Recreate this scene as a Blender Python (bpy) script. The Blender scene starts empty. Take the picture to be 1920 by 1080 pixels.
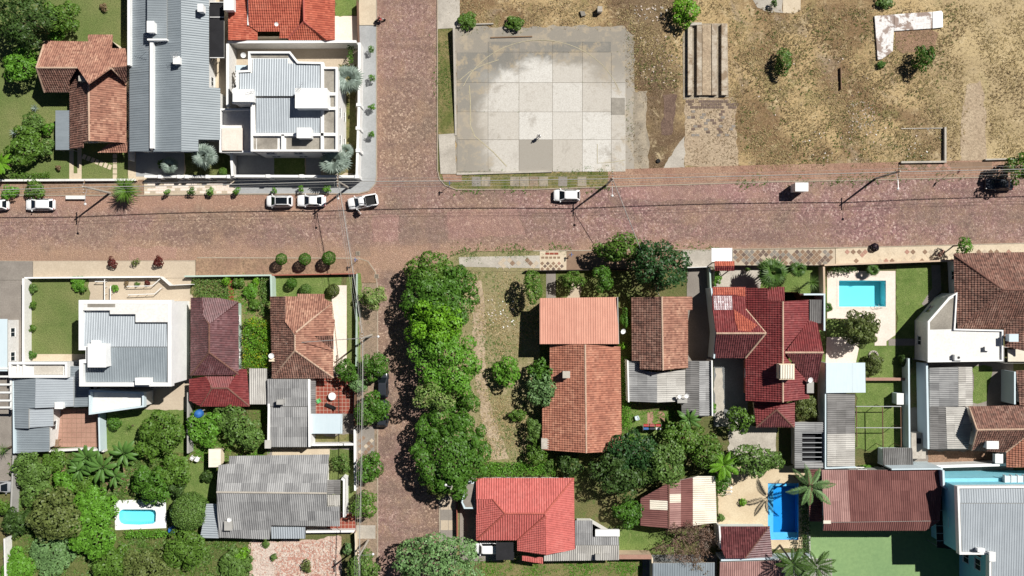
import bpy, math, random
import numpy as np
from mathutils import Vector, Matrix
from mathutils.geometry import tessellate_polygon

SC = bpy.context.scene
COL = SC.collection
# ------------------------------------------------------------------ camera, sky, sun, exposure
CH = 125.0            # drone height in metres
PXM = 12.0            # photograph pixels per metre on the ground
cam_d = bpy.data.cameras.new('camera')
cam_d.sensor_width = 36.0
cam_d.lens = 18.0 / (80.0 / CH)
cam_d.clip_end = 3000.0
cam = bpy.data.objects.new('camera', cam_d)
cam.location = (0, 0, CH)
COL.objects.link(cam)
SC.camera = cam
SUN = Vector((0.69, 0.52, 1.0)).normalized()
world = bpy.data.worlds.new('World')
SC.world = world
world.use_nodes = True
wn = world.node_tree.nodes
wl = world.node_tree.links
sky = wn.new('ShaderNodeTexSky')
sky.sky_type = 'NISHITA'
sky.sun_disc = False
sky.sun_elevation = math.asin(SUN.z)
sky.air_density = 0.3            # very clear dry air: deep sky, hard dark shadows
sky.dust_density = 0.2
sky.sun_rotation = math.atan2(SUN.x, SUN.y)
wn['Background'].inputs[1].default_value = 0.05
wl.new(sky.outputs[0], wn['Background'].inputs[0])
sun_d = bpy.data.lights.new('sun', 'SUN')
sun_d.energy = 5.0
sun_d.angle = math.radians(0.5)
sun_d.color = (1.0, 0.965, 0.91)
sun_o = bpy.data.objects.new('sun', sun_d)
sun_o.rotation_euler = SUN.to_track_quat('Z', 'Y').to_euler()
sun_o.location = (60, 45, 90)
COL.objects.link(sun_o)
SC.view_settings.view_transform = 'Standard'
SC.view_settings.look = 'None'
SC.view_settings.gamma = 1.0
SC.view_settings.exposure = 0.32
SC.cycles.max_bounces = 6
SC.cycles.diffuse_bounces = 2
SC.cycles.transparent_max_bounces = 12

# ------------------------------------------------------------------ helpers
def P(px, py, h=0.0):
    k = (CH - h) / CH / PXM
    return np.array(((px - 960) * k, (540 - py) * k, h))

def thing(name, label, cat, loc, group=None, rz=0.0):
    o = bpy.data.objects.new(name, None)
    o.empty_display_size = 0.3
    o.location = loc
    o.rotation_euler = (0, 0, rz)
    o['label'] = label; o['kind'] = 'thing'
    o['category'] = cat
    if group:
        o['group'] = group
    COL.objects.link(o)
    return o

def tag(o, label, cat, group=None, kind=None):
    if label: o['label'] = label
    if cat: o['category'] = cat
    if group: o['group'] = group
    if kind: o['kind'] = kind
    return o

def base_of(parent):
    b = np.zeros(3)
    while parent is not None:
        b = b + np.array(parent.location)
        parent = parent.parent
    return b

def mesh_of(name, V, F, mat=None, uv=None, smooth=False, mats=None, mi=None):
    me = bpy.data.meshes.new(name)
    V = np.asarray(V, dtype=np.float32).reshape(-1, 3)
    if isinstance(F, np.ndarray):
        nf, k = F.shape
        me.vertices.add(len(V))
        me.vertices.foreach_set('co', V.ravel())
        me.loops.add(nf * k)
        me.loops.foreach_set('vertex_index', F.astype(np.int32).ravel())
        me.polygons.add(nf)
        me.polygons.foreach_set('loop_start', np.arange(0, nf * k, k, dtype=np.int32))
        me.update(calc_edges=True)
    else:
        me.from_pydata([tuple(map(float, v)) for v in V], [], [tuple(int(i) for i in f) for f in F])
        me.update()
    if uv is not None:
        l = me.uv_layers.new(name='UVMap')
        vi = np.empty(len(me.loops), dtype=np.int32)
        me.loops.foreach_get('vertex_index', vi)
        l.data.foreach_set('uv', np.asarray(uv, dtype=np.float32)[vi].ravel())
    if mats:
        for m in mats: me.materials.append(m)
        if mi is not None: me.polygons.foreach_set('material_index', np.asarray(mi, dtype=np.int32))
    elif mat is not None:
        me.materials.append(mat)
    if smooth:
        me.polygons.foreach_set('use_smooth', np.ones(len(me.polygons), dtype=bool))
    return me

def mk(name, V, F, mat=None, parent=None, uv=None, smooth=False, loc=None, **kw):
    """World-space vertices become one mesh object (child of parent, or top-level with its origin at loc)."""
    V = np.asarray(V, dtype=np.float64).reshape(-1, 3)
    b = base_of(parent) if parent is not None else np.zeros(3)
    l = np.zeros(3) if loc is None else np.asarray(loc, dtype=float) - b
    me = mesh_of(name, V - b - l, F, mat, uv, smooth, **kw)
    o = bpy.data.objects.new(name, me)
    o.parent = parent
    o.location = l
    COL.objects.link(o)
    return o

def put(name, me, parent=None, loc=(0, 0, 0), rot=(0, 0, 0), sc=(1, 1, 1)):
    """Object on shared mesh data; loc is local to the parent."""
    o = bpy.data.objects.new(name, me)
    o.parent = parent
    o.location = loc
    o.rotation_euler = rot
    o.scale = sc
    COL.objects.link(o)
    return o

def copy_tree(o, parent=None):
    c = o.copy()
    COL.objects.link(c)
    c.parent = parent
    for ch in list(o.children):
        copy_tree(ch, c)
    return c

class MB:
    """collects simple solids for one mesh"""
    def __init__(s): s.V = []; s.F = []
    def add(s, V, F):
        n = len(s.V); s.V += [tuple(v) for v in V]; s.F += [tuple(i + n for i in f) for f in F]; return s
    def box(s, x0, y0, z0, x1, y1, z1):
        x0, x1 = min(x0, x1), max(x0, x1); y0, y1 = min(y0, y1), max(y0, y1)
        return s.add([(x0, y0, z0), (x1, y0, z0), (x1, y1, z0), (x0, y1, z0), (x0, y0, z1), (x1, y0, z1), (x1, y1, z1), (x0, y1, z1)],
                     [(3, 2, 1, 0), (4, 5, 6, 7), (0, 1, 5, 4), (1, 2, 6, 5), (2, 3, 7, 6), (3, 0, 4, 7)])
    def tube(s, pts, r, n=6, cap=True):
        pts = [np.asarray(p, float) for p in pts]
        rs = r if hasattr(r, '__len__') else [r] * len(pts)
        rings = []
        for i, p in enumerate(pts):
            d = pts[min(i + 1, len(pts) - 1)] - pts[max(i - 1, 0)]
            d = d / (np.linalg.norm(d) + 1e-9)
            a = np.cross(d, (0, 0, 1) if abs(d[2]) < .9 else (1, 0, 0)); a /= np.linalg.norm(a)
            b = np.cross(d, a)
            rings.append([p + rs[i] * (math.cos(t) * a + math.sin(t) * b) for t in np.linspace(0, 2 * math.pi, n, endpoint=False)])
        V = [v for q in rings for v in q]; F = []
        for i in range(len(pts) - 1):
            for j in range(n):
                k = (j + 1) % n
                F.append((i * n + j, i * n + k, (i + 1) * n + k, (i + 1) * n + j))
        if cap:
            F.append(tuple(range(n - 1, -1, -1))); F.append(tuple((len(pts) - 1) * n + j for j in range(n)))
        return s.add(V, F)
    def prism(s, poly, z0, z1):
        """poly: list of xy (any orientation), possibly concave"""
        poly = ccw(poly); n = len(poly)
        V = [(p[0], p[1], z0) for p in poly] + [(p[0], p[1], z1) for p in poly]
        tr = tri(poly)
        F = [tuple(i + n for i in t) for t in tr] + [tuple(reversed(t)) for t in tr]
        F += [(i, (i + 1) % n, n + (i + 1) % n, n + i) for i in range(n)]
        return s.add(V, F)
    def lathe(s, c, prof, n=16):
        V = []; F = []
        for r, z in prof:
            for t in np.linspace(0, 2 * math.pi, n, endpoint=False):
                V.append((c[0] + r * math.cos(t), c[1] + r * math.sin(t), c[2] + z))
        for i in range(len(prof) - 1):
            for j in range(n):
                k = (j + 1) % n
                F.append((i * n + j, i * n + k, (i + 1) * n + k, (i + 1) * n + j))
        F.append(tuple(range(n - 1, -1, -1))); F.append(tuple((len(prof) - 1) * n + j for j in range(n)))
        return s.add(V, F)
    def build(s, name, mat, parent=None, smooth=False, loc=None):
        return mk(name, np.array(s.V), s.F, mat, parent, smooth=smooth, loc=loc)

def area2(p):
    return sum(p[i][0] * p[(i + 1) % len(p)][1] - p[(i + 1) % len(p)][0] * p[i][1] for i in range(len(p)))
def ccw(p):
    p = [tuple(q) for q in p]
    return p if area2(p) > 0 else p[::-1]
def tri(poly, holes=()):
    loops = [[Vector((q[0], q[1], 0)) for q in poly]] + [[Vector((q[0], q[1], 0)) for q in h] for h in holes]
    flat = [q for l in loops for q in l]
    out = []
    for t in tessellate_polygon(loops):
        a, b, c = (flat[i] for i in t)
        out.append(t if (b - a).cross(c - a).z > 0 else (t[0], t[2], t[1]))
    return out
def inset(poly, d):
    """move every edge of a polygon inwards by d"""
    p = [np.array(q[:2], float) for q in ccw(poly)]; n = len(p); out = []
    for i in range(n):
        a, b, c = p[i - 1], p[i], p[(i + 1) % n]
        e1 = (b - a) / (np.linalg.norm(b - a) + 1e-9); e2 = (c - b) / (np.linalg.norm(c - b) + 1e-9)
        n1 = np.array((-e1[1], e1[0])); n2 = np.array((-e2[1], e2[0]))
        m = n1 + n2; k = d / max(.35, 1 + n1 @ n2)
        out.append(tuple(b + m * k))
    return out
def inside(x, y, poly):
    r = False; n = len(poly)
    for i in range(n):
        x1, y1 = poly[i][:2]; x2, y2 = poly[(i + 1) % n][:2]
        if (y1 > y) != (y2 > y) and x < (x2 - x1) * (y - y1) / (y2 - y1) + x1: r = not r
    return r
def rect(x0, y0, x1, y1): return [(x0, y0), (x1, y0), (x1, y1), (x0, y1)]

# ------------------------------------------------------------------ materials
def srgb(r, g, b):
    f = lambda c: ((c / 255 + .055) / 1.055) ** 2.4 if c > 10 else c / 255 / 12.92
    r, g, b = f(r), f(g), f(b); l = .3 * r + .59 * g + .11 * b; k = .88
    return (l + (r - l) * k, l + (g - l) * k, l + (b - l) * k, 1.0)
class NT:
    def __init__(s, name):
        s.m = bpy.data.materials.new(name); s.m.use_nodes = True
        s.t = s.m.node_tree; s.N = s.t.nodes; s.bsdf = s.N['Principled BSDF']
        s.bsdf.inputs['Roughness'].default_value = .85
        s.bsdf.inputs['Specular IOR Level'].default_value = .25
    def n(s, typ, **kw):
        x = s.N.new('ShaderNode' + typ)
        for k, v in kw.items(): setattr(x, k, v)
        return x
    def link(s, a, b): s.t.links.new(a, b)
    def setin(s, node, i, v):
        if hasattr(v, 'node'): s.link(v, node.inputs[i])
        else: node.inputs[i].default_value = v
    def coord(s, kind='Object'):
        return s.n('TexCoord').outputs[kind]
    def mapv(s, v, sc):
        x = s.n('Mapping'); s.link(v, x.inputs[0]); x.inputs['Scale'].default_value = sc; return x.outputs[0]
    def noise(s, v, scale, detail=3.0, rough=.55, dist=0.0):
        x = s.n('TexNoise'); s.link(v, x.inputs['Vector']); x.inputs['Scale'].default_value = scale
        x.inputs['Detail'].default_value = detail; x.inputs['Roughness'].default_value = rough; x.inputs['Distortion'].default_value = dist
        return x.outputs['Fac']
    def vor(s, v, scale, feat='F1', out='Distance', rnd=1.0):
        x = s.n('TexVoronoi', feature=feat); s.link(v, x.inputs['Vector']); x.inputs['Scale'].default_value = scale
        x.inputs['Randomness'].default_value = rnd
        return x.outputs[out]
    def ramp(s, f, stops):
        x = s.n('ValToRGB'); s.link(f, x.inputs[0]); e = x.color_ramp.elements
        while len(e) < len(stops): e.new(.5)
        for q, (p, c) in zip(e, stops):
            q.position = p; q.color = c if hasattr(c, '__len__') else (c, c, c, 1)
        return x.outputs[0]
    def mix(s, f, a, b, blend='MIX'):
        x = s.n('Mix', data_type='RGBA', blend_type=blend); s.setin(x, 0, f); s.setin(x, 6, a); s.setin(x, 7, b); return x.outputs[2]
    def math(s, op, a, b=0.0):
        x = s.n('Math', operation=op); s.setin(x, 0, a); s.setin(x, 1, b); return x.outputs[0]
    def rng(s, v, a, b):
        x = s.n('MapRange', interpolation_type='SMOOTHSTEP'); s.link(v, x.inputs[0]); x.inputs[1].default_value = a; x.inputs[2].default_value = b
        return x.outputs[0]
    def bump(s, hgt, dist=.05, st=1.0):
        x = s.n('Bump'); x.inputs['Strength'].default_value = st; x.inputs['Distance'].default_value = dist
        s.link(hgt, x.inputs['Height']); s.link(x.outputs[0], s.bsdf.inputs['Normal'])
    def out(s, c, rough=None, spec=None, metal=None):
        s.setin(s.bsdf, 'Base Color', c)
        if rough is not None: s.setin(s.bsdf, 'Roughness', rough)
        if spec is not None: s.bsdf.inputs['Specular IOR Level'].default_value = spec
        if metal is not None: s.bsdf.inputs['Metallic'].default_value = metal
        return s.m

def sc_(c, k): return (c[0] * k, c[1] * k, c[2] * k, 1.0)

def m_plain(name, c, rough=.7, spec=.3, metal=0.0, dirt=.16, scale=.9):
    t = NT(name); v = t.coord()
    f = t.ramp(t.noise(v, scale, 5, .62), [(.34, 0.0), (.72, 1.0)])
    f2 = t.ramp(t.noise(v, scale * 7, 3), [(.3, 0.0), (.8, 1.0)])
    col = t.mix(f, c, sc_(c, 1 - dirt)); col = t.mix(t.math('MULTIPLY', f2, .5), col, sc_(c, 1 - dirt * 1.3))
    return t.out(col, rough, spec, metal)

def m_stained(name, c, stain, amt=.6, scale=.35, fine=6.0, rough=.9, lo=.40, hi=.66, rnd=.22):
    """concrete, plaster or screed with blotchy stains of their own shape"""
    t = NT(name); v = t.n('NewGeometry').outputs['Position']
    f = t.ramp(t.noise(v, scale, 6, .66, .4), [(lo, 0.0), (hi, 1.0)])
    col = t.mix(t.math('MULTIPLY', f, amt), c, stain)
    g = t.noise(v, fine, 4, .7)
    col = t.mix(t.ramp(g, [(.35, .45), (.7, 0.0)]), col, sc_(stain, .75))
    r = t.n('ObjectInfo').outputs['Random']
    col = t.mix(t.ramp(r, [(0, .0), (1, rnd)]), col, sc_(c, .72))
    t.bump(g, .02, .5)
    return t.out(col, rough)

def m_grass(name, c1, c2, c3, patch=.22, fine=5.0):
    t = NT(name); v = t.coord()
    f = t.ramp(t.noise(v, patch, 5, .6), [(.36, 0.0), (.64, 1.0)])
    col = t.mix(f, c1, c2)
    f2 = t.ramp(t.noise(v, patch * 4.5, 4, .65, .6), [(.52, 0.0), (.72, 1.0)])
    col = t.mix(f2, col, c3)
    g = t.noise(v, fine, 4, .75)
    col = t.mix(t.ramp(g, [(.32, .75), (.62, 0.0)]), col, sc_(c1, .45))
    g2 = t.noise(v, fine * 3.1, 2, .6)
    col = t.mix(t.ramp(g2, [(.56, 0.0), (.74, .5)]), col, sc_(c3, 1.25))
    t.bump(g, .12, .9)
    return t.out(col, .95, .1)

def m_field(name):
    """dry grass: golden, brown and grey zones, paler in the east, browner beside the court"""
    t = NT(name); v = t.n('NewGeometry').outputs['Position']
    s = t.n('SeparateXYZ'); t.link(v, s.inputs[0])
    w = t.math('MULTIPLY', t.math('SUBTRACT', t.noise(v, .12, 5, .65), .5), 24.0)
    x = t.math('ADD', s.outputs[0], w)
    col = t.mix(t.ramp(t.noise(v, .09, 5, .62, .5), [(.40, 0.0), (.56, 1.0)]), srgb(182, 156, 108), srgb(128, 102, 70))
    col = t.mix(t.ramp(t.noise(v, .16, 5, .65, .8), [(.56, 0.0), (.68, .7)]), col, srgb(144, 128, 108))
    col = t.mix(t.ramp(t.noise(v, .21, 4, .6, .6), [(.30, .7), (.42, 0.0)]), col, srgb(122, 118, 66))
    col = t.mix(t.math('MULTIPLY', t.math('MULTIPLY', t.rng(x, 14, 20), t.rng(x, 29, 24)), .75), col, srgb(96, 77, 60))
    col = t.mix(t.math('MULTIPLY', t.rng(x, 56, 74), .7), col, srgb(186, 166, 122))
    col = t.mix(t.ramp(t.noise(v, .5, 5, .7, .4), [(.56, 0.0), (.72, .85)]), col, srgb(206, 186, 144))
    col = t.mix(t.ramp(t.noise(v, .35, 4, .7), [(.28, .8), (.42, 0.0)]), col, srgb(112, 96, 58))
    g = t.noise(v, 2.6, 5, .78)
    col = t.mix(t.ramp(g, [(.34, .8), (.5, 0.0)]), col, srgb(84, 68, 46))
    col = t.mix(t.ramp(t.noise(v, 5.5, 3, .7), [(.56, 0.0), (.72, .7)]), col, srgb(198, 176, 136))
    t.bump(g, .15, .9)
    return t.out(col, .95, .1)

def m_courtslab(name, c=srgb(204, 201, 193)):
    """court concrete: scrubbed pale inside the playing arc, blackened with lichen outside it"""
    t = NT(name); v = t.n('NewGeometry').outputs['Position']
    s = t.n('SeparateXYZ'); t.link(v, s.inputs[0])
    n = t.math('MULTIPLY', t.math('SUBTRACT', t.noise(v, .25, 5, .65, .5), .5), 1.0)
    dx = t.math('DIVIDE', t.math('SUBTRACT', s.outputs[0], 6.0), 12.2); dy = t.math('DIVIDE', t.math('SUBTRACT', s.outputs[1], 25.0), 12.2)
    rr = t.math('ADD', t.math('ADD', t.math('MULTIPLY', dx, dx), t.math('MULTIPLY', dy, dy)), n)
    f = t.rng(rr, .62, .95)
    west = t.rng(t.math('ADD', s.outputs[0], t.math('MULTIPLY', n, 6.0)), 3.0, -7.5)
    nw = t.math('MULTIPLY', f, t.math('MAXIMUM', west, t.rng(s.outputs[1], 29.0, 35.5)))
    col = t.mix(t.math('MULTIPLY', nw, .92), c, srgb(108, 106, 99))
    col = t.mix(t.math('MULTIPLY', t.math('MULTIPLY', f, t.ramp(t.noise(v, .5, 5, .7), [(.5, 0.0), (.6, 1.0)])), .7), col, srgb(172, 154, 122))
    col = t.mix(t.ramp(t.noise(v, .9, 6, .7, .6), [(.60, 0.0), (.66, .45)]), col, srgb(150, 140, 126))
    col = t.mix(t.ramp(t.noise(v, 6, 4, .7), [(.34, .4), (.6, 0.0)]), col, srgb(140, 132, 120))
    r = t.n('ObjectInfo').outputs['Random']
    col = t.mix(t.ramp(r, [(0, .0), (.35, .05), (.6, .3), (1, .6)]), col, srgb(164, 154, 138))
    col = t.mix(t.ramp(t.noise(v, .22, 5, .68, .8), [(.56, 0.0), (.66, .6)]), col, srgb(146, 138, 126))
    t.bump(t.noise(v, 4, 4), .02, .5)
    return t.out(col, .92)

def m_road(name='cobbled_road', tint=None, k=.3):
    t = NT(name); v = t.coord()
    cell = t.n('TexVoronoi'); t.link(v, cell.inputs['Vector']); cell.inputs['Scale'].default_value = 3.8
    rnd = t.n('SeparateColor'); t.link(cell.outputs['Color'], rnd.inputs[0])
    brown = t.ramp(rnd.outputs[0], [(0, srgb(122, 98, 84)), (.35, srgb(142, 116, 100)), (.7, srgb(156, 128, 110)), (1, srgb(190, 164, 140))])
    pink = t.ramp(rnd.outputs[1], [(0, srgb(120, 88, 88)), (.4, srgb(150, 112, 110)), (.75, srgb(168, 129, 125)), (1, srgb(202, 172, 162))])
    gr = t.ramp(rnd.outputs[2], [(0, srgb(112, 94, 82)), (.6, srgb(136, 116, 100)), (1, srgb(172, 150, 128))])
    big = t.ramp(t.noise(v, .06, 3, .5), [(.42, 0.0), (.56, 1.0)])
    xs = t.n('SeparateXYZ'); t.link(v, xs.inputs[0])
    east = t.ramp(t.math('MULTIPLY_ADD', xs.outputs[0], .045), [(.0, 0.0), (1.0, 1.0)])
    f = t.math('MULTIPLY', t.math('ADD', big, east), .5)
    col = t.mix(f, brown, pink)
    col = t.mix(t.ramp(t.noise(v, .13, 4, .6, .5), [(.5, 0.0), (.66, .75)]), col, gr)
    # wheel-worn tracks along the street
    trk = t.ramp(t.noise(t.mapv(v, (.035, .42, 1)), 1.0, 4, .6), [(.5, 0.0), (.64, .55)])
    col = t.mix(trk, col, srgb(122, 98, 90))
    dust = t.ramp(t.noise(v, .3, 5, .7), [(.47, 0.0), (.7, .8)])
    edge = t.vor(v, 3.8, 'DISTANCE_TO_EDGE')
    joint = t.ramp(edge, [(.0, 1.0), (.07, 0.0)])
    col = t.mix(t.math('MULTIPLY', joint, t.math('ADD', dust, .35)), col, srgb(188, 160, 124))
    col = t.mix(t.math('MULTIPLY', dust, .55), col, srgb(172, 138, 110))
    # red dust washed along the north gutter west of the crossing, tan dust along the south gutter
    nz = t.math('MULTIPLY', t.math('SUBTRACT', t.noise(v, .35, 4, .6), .5), 5.0)
    yy = t.math('ADD', xs.outputs[1], nz); xx = t.math('ADD', xs.outputs[0], nz)
    north = t.math('MULTIPLY', t.rng(yy, 11.0, 13.4), t.rng(xx, -18, -25))
    col = t.mix(t.math('MULTIPLY', north, .6), col, srgb(184, 142, 116))
    south = t.math('MULTIPLY', t.rng(yy, 8.2, 5.2), t.rng(yy, 1.5, 3.5))
    col = t.mix(t.math('MULTIPLY', south, .6), col, srgb(184, 148, 118))
    spk = t.ramp(t.noise(v, 4.2, 3, .8), [(.62, 0.0), (.72, .8)])
    col = t.mix(spk, col, srgb(206, 180, 150))
    spk2 = t.ramp(t.noise(v, 2.6, 4, .8), [(.3, .7), (.42, 0.0)])
    col = t.mix(spk2, col, srgb(108, 86, 74))
    col = t.mix(1.0, col, (.90, .885, .90, 1), 'MULTIPLY')
    if tint: col = t.mix(k, col, tint)
    t.bump(t.ramp(edge, [(0, 0.0), (.12, 1.0)]), .06, .8)
    return t.out(col, .9, .15)

def m_tile(name, lo, hi, pale, moss, pale_amt=.5, moss_amt=.5, pitch=.30, course=.38, gloss=.75, spec=.3):
    t = NT(name)
    uvn = t.n('UVMap'); uvn.uv_map = 'UVMap'
    s = t.n('SeparateXYZ'); t.link(uvn.outputs[0], s.inputs[0])
    c = t.n('CombineXYZ')
    t.link(t.math('FLOOR', t.math('DIVIDE', s.outputs[0], pitch)), c.inputs[0])
    t.link(t.math('FLOOR', t.math('DIVIDE', s.outputs[1], course)), c.inputs[1])
    w = t.n('TexWhiteNoise', noise_dimensions='2D'); t.link(c.outputs[0], w.inputs['Vector'])
    col = t.mix(w.outputs['Value'], lo, hi)
    v = t.coord()
    w2 = t.ramp(w.outputs['Color'], [(.25, 0.0), (.8, 1.0)])
    f = t.ramp(t.noise(v, .35, 5, .6), [(.38, 0.0), (.68, 1.0)])
    col = t.mix(t.math('MULTIPLY', t.math('MULTIPLY', f, w2), pale_amt * 2), col, pale)
    f2 = t.ramp(t.noise(v, .5, 5, .66, .3), [(.48, 0.0), (.66, 1.0)])
    f3 = t.ramp(t.noise(v, 5, 3, .7), [(.42, 0.0), (.6, 1.0)])
    col = t.mix(t.math('MULTIPLY', t.math('MULTIPLY', f2, f3), moss_amt), col, moss)
    return t.out(col, gloss, spec)

def m_sheet(name, c, stain, amt=.5, rnd=.35, rough=.6, spec=.3, metal=0.0, streak=True):
    t = NT(name); v = t.coord()
    r = t.n('ObjectInfo').outputs['Random']
    uvn = t.n('UVMap'); uvn.uv_map = 'UVMap'
    st = t.noise(t.mapv(uvn.outputs[0], (4.0, .35, 1)), 1.0, 4, .6)
    b = t.noise(v, .5, 5, .65)
    f = t.ramp(t.math('MULTIPLY', t.math('ADD', st, b), .5), [(.42, 0.0), (.62, 1.0)])
    col = t.mix(t.math('MULTIPLY', f, amt), c, stain)
    col = t.mix(t.ramp(r, [(0, 0.0), (.5, .0), (1, rnd)]), col, stain)
    col = t.mix(t.ramp(r, [(0, rnd), (.35, 0.0)]), col, sc_(c, 1.18))
    return t.out(col, rough, spec, metal)

def m_leaf(name, c, var=.35, warm=None, trans=.22, wf=.25):
    t = NT(name); c = (c[0] * 1.5, c[1] * 1.68, c[2] * 1.45, 1) if c[0] < .2 and c[1] > c[0] else c; var *= .75
    g = t.n('NewGeometry').outputs['Random Per Island']
    r = t.n('ObjectInfo').outputs['Random']
    lo = sc_(c, 1 - var); hi = sc_(c, 1 + var)
    col = t.ramp(g, [(0, lo), (1, hi)])
    if warm:
        w = t.n('TexWhiteNoise', noise_dimensions='1D'); t.link(g, w.inputs['W'])
        v = t.coord(); k = t.ramp(t.noise(v, .6, 2, .5), [(.4, 0.0), (.65, 1.0)])
        col = t.mix(t.math('MULTIPLY', t.ramp(w.outputs['Value'], [(1 - wf - .15, 0.0), (1 - wf * .5, 1.0)]), k), col, warm)
    col = t.mix(t.math('MULTIPLY', r, .22), col, sc_(c, .7))
    t.out(col, .5, .35)
    tr = t.n('BsdfTranslucent')
    tc = t.mix(1.0, col, (1.25, 1.3, .5, 1), 'MULTIPLY')
    t.link(tc, tr.inputs[0])
    ms = t.n('MixShader'); ms.inputs[0].default_value = trans
    t.link(t.bsdf.outputs[0], ms.inputs[1]); t.link(tr.outputs[0], ms.inputs[2])
    t.link(ms.outputs[0], t.N['Material Output'].inputs['Surface'])
    return t.m

def m_water(name, tint):
    t = NT(name); v = t.coord()
    tr = t.n('BsdfTransparent'); tr.inputs[0].default_value = tint
    gl = t.n('BsdfGlossy'); gl.inputs['Roughness'].default_value = .04
    b = t.n('Bump'); b.inputs['Strength'].default_value = .25; b.inputs['Distance'].default_value = .05
    t.link(t.noise(v, 2.2, 3), b.inputs['Height']); t.link(b.outputs[0], gl.inputs['Normal'])
    fr = t.n('Fresnel'); fr.inputs[0].default_value = 1.33
    ms = t.n('MixShader'); t.link(fr.outputs[0], ms.inputs[0]); t.link(tr.outputs[0], ms.inputs[1]); t.link(gl.outputs[0], ms.inputs[2])
    t.link(ms.outputs[0], t.N['Material Output'].inputs['Surface'])
    return t.m

def m_glass(name, c=(.02, .03, .035, 1)):
    return NT(name).out(c, .08, .6)

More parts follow.
